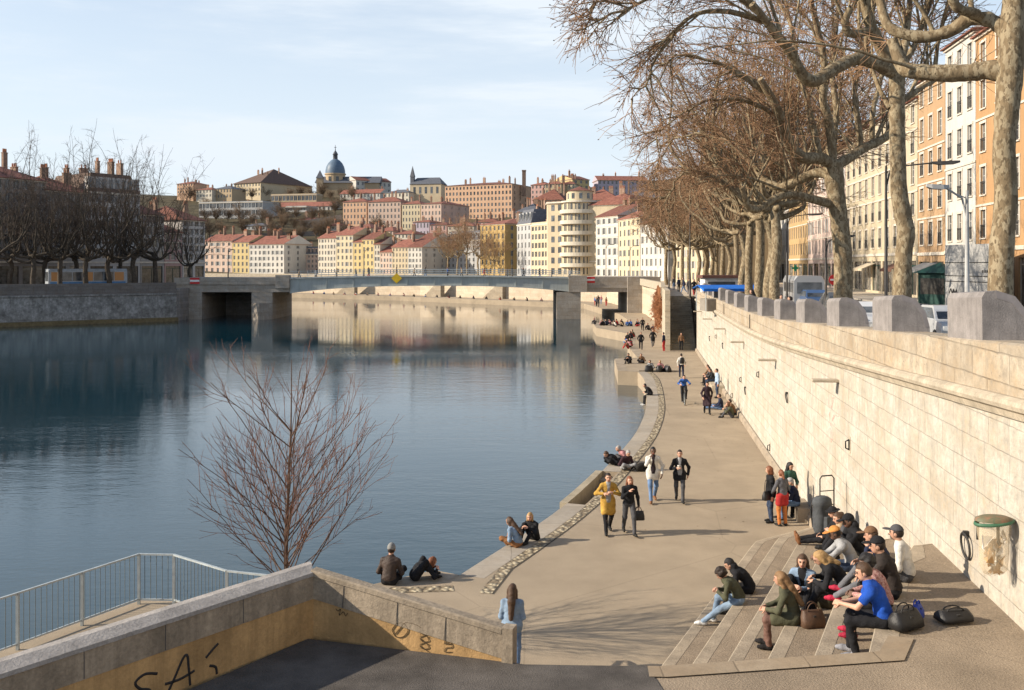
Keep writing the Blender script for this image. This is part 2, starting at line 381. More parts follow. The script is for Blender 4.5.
# ------------------------------------------------------------------ the long pale quay wall
def long_wall():
    t = thing('quay_wall', 'long pale ashlar retaining wall in full sun beside the walkway', 'wall', (Wx(0), 0, 0), math.atan2(1, .13))
    # local x runs along the wall, local y points out over the quay
    s2 = math.sqrt(1 + .13 ** 2)
    dd = [-12 + 1.5 * i for i in range(66)]; dd = [d for d in dd if d < 86] + [86]
    def loftp(name, sec, m, smooth=False):
        return MB().loft([[(d * s2, o, z) for o, z in sec(Zc(d))] for d in dd], smooth=smooth).build(name, m, t)
    loftp('wall_face', lambda z: [(-.9, .2), (-.9, z - .2), (0, z - .2), (.0, .6), (.02, .2)][::-1], m_wall)
    loftp('cornice', lambda z: [(-.85, z - .199), (-.85, z + .1), (.10, z + .1), (.17, z + .06), (.19, z), (.17, z - .06), (.1, z - .1), (.06, z - .199)][::-1], m_cope)
    par = loftp('parapet', lambda z: [(-.75, z + .101), (-.75, z + .79), (-.70, z + .82), (-.03, z + .82), (.03, z + .79), (.03, z + .101)][::-1], m_parapet)
    MB().loft([[(d * s2, o, z) for o, z in [(.02, 1.0), (.04, 1.28), (.14, 1.22), (.14, 1.0)]] for d in dd]).build('plinth', m_kerb, t)
    return t
m_parapet = ashlar('parapet_stone', (.48, .41, .315), 1.5, .41, .012, 'xz', 1., .5, .9)
WR = math.atan2(1, .13)
long_wall()
# ------------------------------------------------------------------ fittings on the long wall
m_block = M('guard_block_concrete', (.27, .245, .23), .8, .25, 2.5, .4, 40, .3, streak=.55, fine=.2)
m_seam = M('block_seam', (.10, .09, .085))
def guard_block(first=[None]):
    t = thing('guard_block', '', 'stone block')
    # quarter-round profile: upright river side, faceted back falling to the street; local x along the wall, y to the river
    prof = [(.0, 0), (.0, .68), (-.05, .76), (-.20, .78)] + [(-.47, .69), (-.655, .44), (-.73, .13), (-.735, 0)]
    MB().loft([[(x, p[0] * 1 - .02, p[1]) for p in prof] for x in (0, 1.65)]).build('block_body', m_block, t)
    k_ = [(-.20, .78), (-.47, .69), (-.655, .44), (-.73, .13)]; ctr = Vector((-.2, .05))
    for x in (-.006, 1.626):                     # raised edge band round each side's facets
        oi = [Vector(p) for p in k_]; ii = [ctr + (p - ctr) * .84 for p in oi]
        MB().loft([[(xx, p.x - .02, p.y + .004) for p in oi + ii[::-1]] for xx in (x, x + .03)]).build('edge_band', m_seam2, t)
    return t
m_seam2 = M('block_edge', (.22, .20, .195), .7, .2, 3)
gb0 = guard_block(); dists = [14.55 + 5.2 * i for i in range(14)]
gl = ['largest and nearest grey guard block on the parapet, beside the nearest tree trunk', 'grey guard block on the parapet in front of the second nearest tree trunk',
      'third grey guard block back on the parapet, left of the second tree trunk', 'fourth grey guard block back on the parapet, below the big forked tree']
for i, d in enumerate(dists):
    g = gb0 if i == 0 else copy_tree(gb0)
    g.location = wp(d, .0, Zc(d + .8) + .815); slope = math.atan2(Zc(d + 1.6) - Zc(d), 1.65)
    g.rotation_euler = (0, -slope, WR)
    g['label'] = gl[i] if i < 4 else 'small grey quarter-round guard block far along the parapet of the pale wall'
    g['group'] = 'guard blocks along the parapet'
def slabs():
    dl = [25, 36.3, 47.3, 57.5, 68, 79]
    lab = ['nearest stone ledge slab jutting from the pale wall', 'second stone ledge slab jutting from the pale wall', 'third stone ledge slab from the near end, under the wall cornice',
           'fourth stone ledge slab from the near end, under the wall cornice', 'fifth stone ledge slab, far along the pale wall', 'farthest small stone ledge slab, near the side stair']
    me = MB().box((-.16, -.1, 0), (.16, .66, .07), bev=.012).mesh('ledge_slab', m_cope)
    for d, l in zip(dl, lab):
        o = link('ledge_slab', me, None, wp(d, 0, 8.6 - {25: 117, 36.3: 96}.get(d, 0) * d / F if d in (25, 36.3) else Zc(d) - .75), WR); tag(o, l, 'stone ledge', 'ledge slabs under the cornice')
slabs()
mb = MB(); rr = random.Random(2)
for k in range(7):
    s0 = rr.uniform(-.7, .6); z0 = 4.5 + rr.uniform(-.5, .45); ps = [(s0 + rr.uniform(-.3, .3), z0 + rr.uniform(-.2, .2)) for _ in range(7)]
    mb.tube([(25.6 * math.sqrt(1 + .13 ** 2) + a, -.004, z) for a, z in smooth_path(ps, 4)], .012, 5)
mb.build('faded_graffiti', M('faded_red_paint', (.50, .30, .26)), bpy.data.objects['quay_wall'])
def ring_mesh(r, th):
    mb = MB(); mb.tube([(r * math.cos(a), .05 + .02 * math.sin(a), r * math.sin(a)) for a in [2 * math.pi * k / 20 for k in range(20)]], th, 6, closed=True)
    mb.box((-.03, -.02, r - .04), (.03, .08, r + .03)); return mb.mesh('mooring_ring', m_ind)
me_r = ring_mesh(.17, .018)
for d, z, l in ((33.4, 4.05, 'iron mooring ring halfway along the sunny wall'), (59, 3.7, 'small iron mooring ring far along the sunny wall'), (15.1, 4.25, 'iron mooring ring by the rubbish bag at the terrace end'),
                (46.5, 2.6, 'iron mooring ring above the seated group by the wall'), (70, 3.3, 'faint iron mooring ring near the side stair')):
    o = link('mooring_ring', me_r, None, wp(d, .0, z), WR); tag(o, l, 'mooring ring', 'mooring rings on the wall')
    if d == 15.1: o.scale = (1.15, 1, 1.15)
me_h = MB().box((-.10, -.02, -.2), (.10, .012, .2)).box((-.05, .0, -.13), (.05, .03, .13), 1).tube([(0, .02, .12), (0, .1, .08), (0, .1, -.08), (0, .02, -.12)], .018, 6, 1).mesh('mooring_slot', [m_cope, m_black])
for d, z, l in ((23.6, 4.25, 'dark mooring slot above the standing girls'), (41.4, 3.95, 'dark mooring slot in the wall left of the nearest ledge slab'), (37.9, 1.5, 'dark mooring slot low at the wall foot behind the walkers'), (48.5, 2.9, 'dark mooring slot above the low bench by the wall'),
                (53, 1.5, 'dark mooring slot low at the wall foot behind the seated group'), (64, 3.9, 'farthest dark mooring slot in the pale wall')):
    o = link('mooring_slot', me_h, None, wp(d, .0, z), WR); tag(o, l, 'wall slot', 'mooring slots in the wall')
for d, l in ((44.5, 'dark drain slit in the parapet nearest the blocks'), (58, 'middle dark drain slit in the far parapet'), (70, 'farthest dark drain slit in the parapet')):
    o = MB().box((-.05, -.01, 0), (.05, .03, .62)).build('drain_pipe', m_ind, None, wp(d, .03, Zc(d) + .12), WR); tag(o, l, 'drain pipe', 'drain slits in the parapet')

# ------------------------------------------------------------------ terrace of seating steps and its landing
def steps():
    u = Vector((.42, .907)).normalized()
    starts = [Vector((2.6 + .38 * k, 17.2 - .99 * k)) for k in range(6)]
    ends = [Vector((6.15, 24.8)), Vector((6.5, 23.5)), Vector((6.35, 21.75)), Vector((6.1, 19.3)), Vector((6.05, 17.5)), Vector((6.0, 15.5))]
    t = thing('seating_steps', 'broad aggregate seating steps descending from the terrace to the walkway', 'steps')
    zs = [1.0 + .458 * (k + 1) for k in range(6)]
    def line(k, off=0.):
        n = Vector((u.y, -u.x)); s = starts[k] + n * off; e_d = ends[k].y
        p = s - u * 3.6; q = s + u * ((e_d - s.y) / u.y)
        # rounded corner, then across to the wall
        wx = Wx(q.y + 1.2) + .0
        c1 = q + u * .7 + Vector((.12, 0)); c2 = Vector(((q.x + wx) / 2 + .3, q.y + 1.35)); c3 = Vector((wx + .3, q.y + 1.55))
        arc = [q, q + u * .42 + Vector((.02, 0)), c1 + Vector((.1, .02)), c2, c3]
        return [p] + arc
    for k in range(6):
        ln = line(k)
        e = ln[-1]
        # close along the wall back to the near side
        poly = [tuple(p) for p in ln] + [(Wx(8.5) + .4, 8.5), (ln[0].x, 8.5 + .01 * k)]
        st = MB().prism(poly[::-1], -1 - .1 * k, zs[k]).build('step', m_agg_dark, t)
        l2 = line(k, .2 if k < 5 else .3); mb = MB()
        for i in range(len(ln) - 1):
            mb.add([(*ln[i], zs[k] + .004), (*l2[i], zs[k] + .004), (*l2[i + 1], zs[k] + .004), (*ln[i + 1], zs[k] + .004)], [(0, 1, 2, 3)])
            mb.bar((*ln[i], zs[k] - .012), (*ln[i + 1], zs[k] - .012), .024, .03, 1)
        mb.build('nosing', [M('step_nosing', (.38, .31, .225), .92, .25, 2, .6, 30, fine=.3), M('step_edge_line', (.56, .47, .34))], st)
    return zs, starts, u
SZ, SS, SU = steps()
def step_pt(k, px, py):
    return at(px, py, SZ[k])
ZL = 3.78
land = [(-12.5, 3.0), (-2.62, 12.52), (.06, 11.72), (1.78, 11.66), (4.56, 12.1), (4.86, 12.6), (Wx(12.6) + .3, 12.6), (Wx(3) + .3, 3.0)]
land = [(-9.2, 3.0), (-2.62, 12.52), (-.02, 11.78), (.15, 11.72), (1.62, 11.665), (1.9, 9.5), (1.6, 3.0)]
struct(MB().prism(land[::-1], -1.4, ZL + .02).build('landing_paving', m_asph))
land2 = [(1.62, 11.665), (1.78, 11.66), (4.56, 12.1), (4.86, 12.6), (Wx(12.6) + .3, 12.6), (Wx(3) + .3, 3.0), (1.6, 3.0), (1.9, 9.5)]
struct(MB().prism(land2[::-1], -1.5, ZL + .008).build('terrace_paving', m_agg_dark))
mb = MB(); ed = [(1.62, 11.665), (1.78, 11.66), (4.56, 12.1), (4.87, 12.62)]; ei = [(1.60, 11.36), (1.81, 11.35), (4.76, 11.83), (5.16, 12.52)]
for i in range(3): mb.add([(*ed[i], ZL + .026), (*ei[i], ZL + .026), (*ei[i + 1], ZL + .026), (*ed[i + 1], ZL + .026)], [(0, 1, 2, 3)])
struct(mb.build('landing_kerb', ashlar('landing_kerb_slabs', (.34, .27, .19), .9, 9, .012, 'xy', .5, .5, .3)))

# ------------------------------------------------------------------ ramp parapet: coping, concrete band, ochre panel
m_och = M('ochre_render', (.52, .325, .145), .9, .28, 1.2, .5, 24, .2, streak=.6, fine=.2, spots=.5)
m_band = M('stained_concrete_band', (.37, .30, .22), .92, .3, 2.0, .5, 22, .2, streak=.7, fine=.3)
m_capc = M('worn_coping', (.40, .365, .33), .92, .22, 3, .6, 30, .2, streak=.3, fine=.3)
GA, GO, GB = Vector((-8.4, 5.0)), Vector((-2.57, 12.6)), Vector((-.12, 11.80))
def ramp_wall():
    t = thing('ramp_parapet', 'weathered concrete parapet with rounded coping and ochre panel below', 'parapet wall')
    segs = [((GA, 4.65, GO, 4.65)), ((GO, 4.65, GB, 4.27))]
    secs_c, secs_b, secs_p = [], [], []
    nA = Vector((-(GO - GA).y, (GO - GA).x)).normalized(); nB = Vector((-(GB - GO).y, (GB - GO).x)).normalized()
    nO = (nA + nB).normalized() / ((nA + nB).normalized().dot(nA))
    th = .34
    def sec(p, n, prof, z): return [(p.x + n.x * o * 1, p.y + n.y * o * 1, z + h) for o, h in prof]
    cap = [(-.03, -.06), (-.025, -.015), (.03, .0), (.15, .035), (th - .05, .02), (th + .02, -.03), (th + .03, -.12), (th, -.14), (.0, -.075)]
    bandp = [(-.012, -.064), (.02, -.064), (.02, -.36), (-.012, -.36)]
    zt = [4.65, 4.65, 4.27]; pts = [GA, GO, GB]; ns = [nA, nO, nB]
    zt = [4.65, 4.65, 4.20]
    MB().loft([sec(p, n, cap, z) for p, n, z in zip(pts[:2], ns[:2], zt[:2])]).build('coping', m_capc, t)
    capB = [(-.03, -.06), (-.028, -.004), (-.01, .012), (.12, .012), (.14, -.01), (.14, -.14), (.0, -.075)]
    MB().loft([sec(p + (GB - GO).normalized() * e_, nB, capB, z) for p, e_, z in ((GO, -.02, 4.652), (GB, 0, 4.202))]).build('coping', m_band, t)
    MB().loft([sec(p, n, bandp, z) for p, n, z in zip(pts, ns, zt)]).build('concrete_band', m_band, t)
    MB().loft([[(p.x + n.x * o, p.y + n.y * o, h) for o, h in ((.0, z - .355), (.11, z - .12), (.11, -.8), (.0, -.8))] for p, n, z in zip(pts, ns, zt)]).build('panel', m_och, t)
    tB = (GB - GO).normalized()
    mb = MB(); q = GB
    e = [q + nB * -.025, q + tB * .14 + nB * -.025, q + tB * .14 + nB * .15, q + nB * .15]
    mb.prism([tuple(x) for x in e], -.8, 4.215); e2 = [q - tB * .3 + nB * -.018, q + nB * -.018, q + nB * .02, q - tB * .3 + nB * .02]
    mb.build('end_pillar', m_band, t)
    # joints in the band
    for s in (1.1, 2.15, 3.1, 4.1, 5.3, 6.8):
        p = GO - (GO - GA).normalized() * s; MB().bar((p.x - nA.x * .0135, p.y - nA.y * .0135, 4.30), (p.x - nA.x * .0135, p.y - nA.y * .0135, 4.585), .007, .007).build('joint', m_seam, t)
    for s in (.45, 1.2, 1.85):
        p = GO + tB * s; zz = 4.65 - .45 * s / 2.58; MB().bar((p.x - nB.x * .0135 - .02, p.y - nB.y * .0135, zz - .35), (p.x - nB.x * .0135, p.y - nB.y * .0135, zz - .065), .007, .007).build('joint', m_seam, t)
    # graffiti painted on the ochre panel
    uA = (GO - GA).normalized()
    def onA(s, z): p = GO - uA * s; return (p.x + nA.x * .016, p.y + nA.y * .016, z)
    def onB(s, z): p = GO + tB * s; return (p.x - nB.x * .008, p.y - nB.y * .008, z)
    def stroke(mb, fn, pts, w): 
        sp = smooth_path(pts, 5); mb.tube([fn(*p) for p in sp], w, 6)
    mb = MB()
    zb = 3.79
    # O (cut by the floor line), S, A with accent stroke and a tick: read left to right as the distance from the corner falls
    for s0, pts in ((2.50, [(-.02, .27), (-.16, .24), (-.22, .10), (-.12, .0), (.06, .02), (.12, .14), (.02, .26)]),
                    (2.08, [(-.16, .37), (.0, .42), (.12, .36), (.06, .26), (-.06, .2), (-.08, .1), (.04, .04), (.16, .08)]),
                    (1.62, [(.20, .02), (.08, .22), (-.04, .44), (-.10, .46), (-.12, .3), (-.14, .06)]),
                    (1.62, [(.2, .20), (.0, .19), (-.20, .23)]),
                    (1.18, [(.08, .34), (-.02, .42), (-.1, .47)]),
                    (1.16, [(.05, .22), (-.04, .17), (-.06, .07)])):
        stroke(mb, onA, [((s0 + x) * .95 + .42, zb + z * .88 - .05) for x, z in pts], .025)
    g = mb.build('graffiti', M('graffiti_paint', (.025, .022, .022), .6), t)
    mb = MB()
    stroke(mb, onB, [(1.12, 4.02), (1.18, 4.10), (1.28, 4.12), (1.34, 4.04), (1.27, 3.95), (1.17, 3.94), (1.12, 4.02)], .005)
    stroke(mb, onB, [(1.16, 3.97), (1.24, 4.06), (1.31, 4.13), (1.45, 4.12), (1.52, 4.09)], .005)
    for k in range(3):
        z = 4.06 - k * .09; stroke(mb, onB, [(1.5, z), (1.58, z + .03), (1.62, z - .03), (1.54, z - .05), (1.5, z - .01), (1.58, z - .06), (1.63, z - .08)], .004)
    for k in range(2):
        z = 4.03 - k * .1; stroke(mb, onB, [(1.84, z), (1.9, z + .04), (1.93, z - .03), (1.85, z - .05), (1.83, z - .1), (1.92, z - .09)], .004)
    stroke(mb, onB, [(.33, 4.20), (.36, 4.17), (.40, 4.2), (.38, 4.12), (.44, 4.17), (.47, 4.12), (.5, 4.16)], .004)
    mb.build('scribble', M('scribble_ink', (.09, .06, .03)), t)
    return t
ramp_wall()

# ------------------------------------------------------------------ steel railing at the water
def railing():
    t = thing('river_railing', 'pale galvanised railing of thin bars at the river corner', 'railing')
    path = [Vector((-12.6, 14.5)), Vector((-9.82, 19.35)), Vector((-8.42, 21.95)), Vector((-7.62, 21.9)), Vector((-6.1, 20.75)), Vector((-5.0, 20.4))]
    path = [p + Vector((.06, -.1)) for p in path]
    zb, zt = 1.12, 2.12
    bars = MB(); rails = MB()
    for i in range(len(path) - 1):
        a, b_ = path[i], path[i + 1]; l = (b_ - a).length
        rails.bar((*a, zt), (*b_, zt), .05, .035); rails.bar((*a, zb), (*b_, zb), .035, .03)
        n = int(l / .125)
        for k in range(1, n): p = a.lerp(b_, k / n); bars.tube([(*p, zb), (*p, zt)], .008, 4)
        np_ = max(1, round(l / 1.65))
        for k in range(np_ + (i == len(path) - 2)):
            p = a.lerp(b_, k / np_); MB().box((p.x - .028, p.y - .028, .98), (p.x + .028, p.y + .028, zt + .015)).build('post', m_rail, t)
    rails.build('rail', m_rail, t); bars.build('bars', M('rail_bar', (.16, .19, .2), .5, .1, metal=.3), t)
railing()

# ------------------------------------------------------------------ bin bag holder on the wall
def bin_():
    x, y, z = up(994, 522, 13.25)
    t = thing('litter_bag_holder', 'green oval rim on the wall holding a clear bag of paper rubbish', 'litter bin', (x, y, z)); t.scale = (.8, .8, .95)
    rim = [(.31 * math.cos(a), .2 * math.sin(a), .03 * math.cos(a)) for a in [2 * math.pi * k / 28 for k in range(28)]]
    MB().tube(rim, .026, 8, closed=True).tube([(.2, .1, .0), (.42, .2, .01), (.62, .1, .0)], .02, 6).build('rim', M('green_rim_paint', (.05, .13, .075), .5), t)
    lid = MB(); lid.lathe([(.32, .0), (.31, .035), (.22, .065), (.08, .08), (.0, .083)], (0, 0, .02), 28)
    lo = lid.build('lid', M('worn_green_lid', (.09, .17, .10), .6, .3, 9, c2=(.24, .13, .08)), t); lo.scale = (1, .66, 1)
    m_bag = M('clear_bag', (.80, .66, .45), .25, .06, 4, .6, 14, .5, alpha=.34)
    rr = random.Random(3); secs = []
    for i, (zz, s) in enumerate(((-.02, .98), (-.15, .93), (-.32, .86), (-.5, .84), (-.64, .78), (-.72, .62), (-.75, .3))):
        secs.append([(.29 * s * math.cos(a) * (1 + rr.uniform(-.07, .07)), .19 * s * math.sin(a) * (1 + rr.uniform(-.07, .07)), zz + rr.uniform(-.02, .02)) for a in [2 * math.pi * k / 22 for k in range(22)]])
    MB().loft(secs, smooth=True, caps=False).build('bag', m_bag, t)
    cr = MB()
    for k in range(22):
        c = Vector((rr.uniform(-.17, .17), rr.uniform(-.1, .1), -.66 + .022 * k)); s = rr.uniform(.06, .13)
        vs = [c + Vector((rr.uniform(-1, 1), rr.uniform(-.7, .7), rr.uniform(-1, 1))) * s for _ in range(8)]
        cr.add(vs, [(0, 1, 2), (2, 3, 4), (4, 5, 6), (6, 7, 0), (0, 2, 4), (4, 6, 0)], k % 3)
    cr.build('rubbish', [M('kraft_paper', (.42, .25, .11)), M('brown_paper', (.33, .2, .1)), M('white_paper', (.7, .68, .64))], t)
    MB().box((.05, -.015, -.72), (.09, .02, .0)).box((-.2, .19, -.3), (-.16, .22, .0)).build('bracket', m_ind, t)
    o = MB().loft([[(a * s, b_ * s * .6, c) for a, b_ in ((-.15, -.1), (.15, -.1), (.17, .1), (-.16, .1))] for s, c in ((.95, 0), (1, .2), (.9, .42), (.6, .5))]).build('red_bag', M('red_bag_cloth', (.36, .02, .025)), None, (x + .46, y - .02, z - .18)); tag(o, 'red cloth bag hanging beside the rubbish holder', 'bag')
bin_()
# ------------------------------------------------------------------ buildings
m_glass = M('window_glass', (.05, .06, .07), .12, .5, .9, 0, spec=.6, rvar=.6, c2=(.13, .14, .15))
m_glass2 = M('curtained_glass', (.10, .095, .085), .2, .6, 1.3, 0, spec=.5, rvar=.7, c2=(.24, .22, .19))
m_frame = M('window_frame_paint', (.50, .48, .44), .6, .1, 5)
m_trim = M('stone_trim', (.58, .52, .43), .85, .15, 3, streak=.15)
m_tile = M('red_roof_tile', (.20, .075, .055), .85, .3, 1.2, .3, 12, c2=(.29, .12, .08), rvar=.25)
m_slate = M('grey_slate', (.11, .115, .13), .7, .25, 1.5, .2, 14)
m_brown_roof = M('brown_roof_tile', (.13, .085, .065), .85, .25, 1.3, .2, 14)
m_brick = M('chimney_brick', (.27, .18, .13), .9, .3, 2, .2, 20, rvar=.3)
m_pot = M('chimney_pot', (.42, .19, .11), .85, .2, 4)
m_zinc = M('zinc', (.34, .36, .38), .5, .15, 2, metal=.2)
m_shut = M('grey_shutter', (.33, .33, .31), .7, .15, 4, rvar=.3)
m_ironw = M('balcony_iron', (.05, .05, .05), .6, .1)
WIN = {}
def window_mesh(ww, wh, style):
    k = (round(ww, 2), round(wh, 2), style)
    if k in WIN: return WIN[k]
    fr = MB(); y = .14
    e = .07 if style != 'far' else .06
    for a, b_ in (((0, 0), (e, wh)), ((ww - e, 0), (ww, wh)), ((e, 0), (ww - e, e)), ((e, wh - e), (ww - e, wh)), ((ww / 2 - .03, e), (ww / 2 + .03, wh - e))):
        fr.box((a[0], y - .02, a[1]), (b_[0], y + .03, b_[1]))
    if style == 'near':
        for q in (.36, .68): fr.box((e, y - .012, wh * q - .02), (ww - e, y + .02, wh * q + .02))
    pane = MB().quad((0, y + .02, 0), (ww, y + .02, 0), (ww, y + .02, wh), (0, y + .02, wh))
    res = [fr.mesh('window', m_frame), pane.mesh('pane', m_glass), pane.mesh('pane', m_glass2)]
    if style == 'far':
        fr.quad((e * .8, y + .021, e * .8), (ww - e * .8, y + .021, e * .8), (ww - e * .8, y + .021, wh - e * .8), (e * .8, y + .021, wh - e * .8), 1)
        res = [fr.mesh('window', [m_frame, m_glass])]
    sill = MB().box((-.1, -.10, -.10), (ww + .1, .06, -.0))
    if style == 'near': sill.box((-.15, -.045, .001), (-.005, -.002, wh)).box((ww + .005, -.045, .001), (ww + .15, -.002, wh)).box((-.2, -.06, wh + .002), (ww + .2, -.002, wh + .2))
    res.append(sill.mesh('sill' if style != 'near' else 'surround', m_trim))
    sh = MB().box((-ww * .52, -.05, 0), (-.02, -.005, wh)); res.append(sh.mesh('shutter', m_shut))
    rl = MB(); rl.box((-.05, -.06, .95), (ww + .05, -.02, 1.0)).box((-.05, -.06, .12), (ww + .05, -.02, .15))
    n = int(ww / .13)
    for i in range(n + 1): rl.box((ww * i / n - .012, -.05, .12), (ww * i / n + .012, -.03, .97))
    res.append(rl.mesh('balcony_rail', m_ironw))
    WIN[k] = res
    return res
CHM = {}
def chimney_mesh(w_, h, n):
    k = (round(w_, 1), round(h, 1), n)
    if k not in CHM:
        mb = MB().box((-w_ / 2, -.26, -1.4), (w_ / 2, .26, h)).box((-w_ / 2 - .06, -.32, h), (w_ / 2 + .06, .32, h + .14))
        for i in range(n): mb.lathe([(.14, 0), (.11, .55), (.13, .6)], (w_ * ((i + .5) / n - .5), 0, h + .18), 6, 1)
        CHM[k] = mb.mesh('chimney', [m_brick, m_pot])
    return CHM[k]
NWIN = [0]
def facade(mb, Lx, h, holes, Pf, rev=.18, reveal=True):
    """flat wall with real window openings: Pf maps (along, up, inwards) to a point; holes are (x0, x1, z0, z1)"""
    xs = sorted({0, Lx} | {round(v, 4) for q in holes for v in q[:2]}); zs = sorted({0, h} | {round(v, 4) for q in holes for v in q[2:]})
    hs = {}
    for q in holes:
        for i in range(len(xs) - 1):
            if q[0] - 1e-3 <= xs[i] and xs[i + 1] <= q[1] + 1e-3: hs.setdefault(i, []).append((q[2], q[3]))
    for i in range(len(xs) - 1):
        cur = 0
        for a, b_ in sorted(hs.get(i, [])) + [(h, h)]:
            if a - cur > 1e-3: mb.quad(Pf(xs[i], cur, 0), Pf(xs[i + 1], cur, 0), Pf(xs[i + 1], a, 0), Pf(xs[i], a, 0))
            cur = max(cur, b_)
    if reveal:
        for x0, x1, z0, z1 in holes:
            for a, b_ in (((x0, z0), (x1, z0)), ((x1, z0), (x1, z1)), ((x1, z1), (x0, z1)), ((x0, z1), (x0, z0))):
                mb.quad(Pf(*a, 0), Pf(*b_, 0), Pf(*b_, rev), Pf(*a, rev))
def building(name, label, cat, p0, p1, depth, z0, h, floors, cols, wall, roof='gable', roofm=None, rh=None, style='far', ww=1.0, wh=1.6, ground=None, chim=3,
             side=0, group=None, shutters=0., rails=(), bands=(), base=4., trim=None, left=0, eave=.35, gfm=None, wfill=1., seed=0, cmat=None, skip=0, ridge='x'):
    rr = random.Random(seed or hash(label) % 9999 if False else sum(map(ord, label)))
    p0 = Vector(p0); p1 = Vector(p1); Lx = (p1 - p0).length; ang = math.atan2((p1 - p0).y, (p1 - p0).x)
    root = thing(name, label, cat, (p0.x, p0.y, z0), ang, group)
    mb = MB()
    fh = (h - (ground or 0)) / (floors - (1 if ground else 0)); zf = []
    for f in range(floors):
        if ground: zf.append(0 if f == 0 else ground + fh * (f - 1))
        else: zf.append(fh * f)
    def wins(Lw, nc):
        out = []
        if not nc: return out
        sp = Lw / nc
        for f in range(floors):
            if f < skip: continue
            top = f == floors - 1 and floors > 3
            hh = min(wh * (.8 if top else 1), fh * .72); zz = zf[f] + fh * .24
            if ground and f == 0: continue
            for c in range(nc):
                x = sp * (c + .5) - ww / 2
                out.append((round(x, 3), round(x + ww, 3), round(zz, 3), round(zz + hh, 3), f))
        return out
    wf = wins(Lx, cols); ws = wins(depth, side); wl = wins(depth, left)
    shop = []
    if ground:
        ns = max(1, round(Lx / 4.2)); sp = Lx / ns
        shop = [(round(sp * i + .35, 3), round(sp * (i + 1) - .35, 3), .25, round(ground - .75, 3)) for i in range(ns)]
    facade(mb, Lx, h, [q[:4] for q in wf] + shop, lambda x, z, y: (x, y, z))
    facade(mb, depth, h, [q[:4] for q in ws], lambda x, z, y: (Lx - y, x, z))
    facade(mb, depth, h, [q[:4] for q in wl], lambda x, z, y: (y, depth - x, z))
    mb.quad((Lx, depth, 0), (0, depth, 0), (0, depth, h), (Lx, depth, h))
    mb.box((.01, .01, -base), (Lx - .01, depth - .01, 0))
    mb.quad((.2, .2, h - .01), (Lx - .2, .2, h - .01), (Lx - .2, depth - .2, h - .01), (.2, depth - .2, h - .01))
    for q in (wf + ws + wl)[:0]: pass
    wo = mb.build('wall', wall, root)
    # string courses and cornice
    tm = trim or m_trim; t = MB(); e = .06
    def course(z, th, out):
        t.box((-out, -out, z), (Lx + out, -.002, z + th)); t.box((Lx + .002, -.001, z), (Lx + out, depth, z + th)); t.box((-out, -.001, z), (-.002, depth, z + th))
    course(h - .32, .3, .16)
    for f in bands: course(zf[f] - .08, .16, .07)
    if ground: course(ground - .2, .22, .1)
    t.build('cornice', tm, root)
    rm = roofm or m_tile; rh = rh if rh is not None else depth * .22
    rb = MB(); o = eave
    if roof == 'gable' and ridge == 'x':
        a = [(-o, -o, h), (Lx + o, -o, h), (Lx + o, depth + o, h), (-o, depth + o, h)]; r0, r1 = (-o, depth / 2, h + rh), (Lx + o, depth / 2, h + rh)
        rb.add(a + [r0, r1], [(0, 1, 5, 4), (2, 3, 4, 5)], 0); rb.add(a + [r0, r1], [(0, 4, 3), (1, 2, 5)], 1); rb.add([(x, y, z - .12) for x, y, z in a], [(3, 2, 1, 0)], 0)
        rb.add(a + [(x, y, z - .12) for x, y, z in a], [(0, 4, 5, 1), (1, 5, 6, 2), (2, 6, 7, 3), (3, 7, 4, 0)], 0)
    elif roof == 'gable':
        a = [(-o, -o, h), (Lx + o, -o, h), (Lx + o, depth + o, h), (-o, depth + o, h)]; r0, r1 = (Lx / 2, -o, h + rh), (Lx / 2, depth + o, h + rh)
        rb.add(a + [r0, r1], [(1, 2, 5, 4), (3, 0, 4, 5)], 0); rb.add([(0, 0, h - .01), (Lx, 0, h - .01), (Lx / 2, 0, h + rh - .15)], [(0, 1, 2)], 1)
        rb.add([(x, y, z - .12) for x, y, z in a], [(3, 2, 1, 0)], 0)
    elif roof == 'hip':
        a = [(-o, -o, h), (Lx + o, -o, h), (Lx + o, depth + o, h), (-o, depth + o, h)]; i = min(depth, Lx) * .45
        if Lx >= depth: r0, r1 = (i, depth / 2, h + rh), (Lx - i, depth / 2, h + rh)
        else: r0 = r1 = None; r0, r1 = (Lx / 2 - .1, depth / 2, h + rh), (Lx / 2 + .1, depth / 2, h + rh)
        rb.add(a + [r0, r1], [(0, 1, 5, 4), (1, 2, 5), (2, 3, 4, 5), (3, 0, 4)], 0)
        rb.add(a + [(x, y, z - .12) for x, y, z in a], [(0, 4, 5, 1), (1, 5, 6, 2), (2, 6, 7, 3), (3, 7, 4, 0), (7, 6, 5, 4)], 0)
    elif roof == 'mansard':
        a = [(-.05, -.05, h), (Lx + .05, -.05, h), (Lx + .05, depth, h), (-.05, depth, h)]; i = rh * .35
        b_ = [(i, i, h + rh), (Lx - i, i, h + rh), (Lx - i, depth - i, h + rh), (i, depth - i, h + rh)]
        rb.add(a + b_, [(0, 1, 5, 4), (1, 2, 6, 5), (2, 3, 7, 6), (3, 0, 4, 7), (4, 5, 6, 7)], 0)
        nd = max(1, cols)
        for c in range(nd):
            x = Lx * (c + .5) / nd; rb.box((x - .6, -.02 + i * .2, h + rh * .12), (x + .6, i * 1.2, h + rh * .78), 1); rb.box((x - .42, -.05 + i * .2, h + rh * .2), (x + .42, -.02 + i * .2, h + rh * .68), 2)
    else:
        rb.box((-.02, -.02, h), (Lx + .02, .28, h + .5), 1); rb.box((-.02, depth - .28, h), (Lx + .02, depth, h + .5), 1); rb.box((-.02, .281, h), (.28, depth - .281, h + .5), 1); rb.box((Lx - .28, .281, h), (Lx + .02, depth - .281, h + .5), 1)
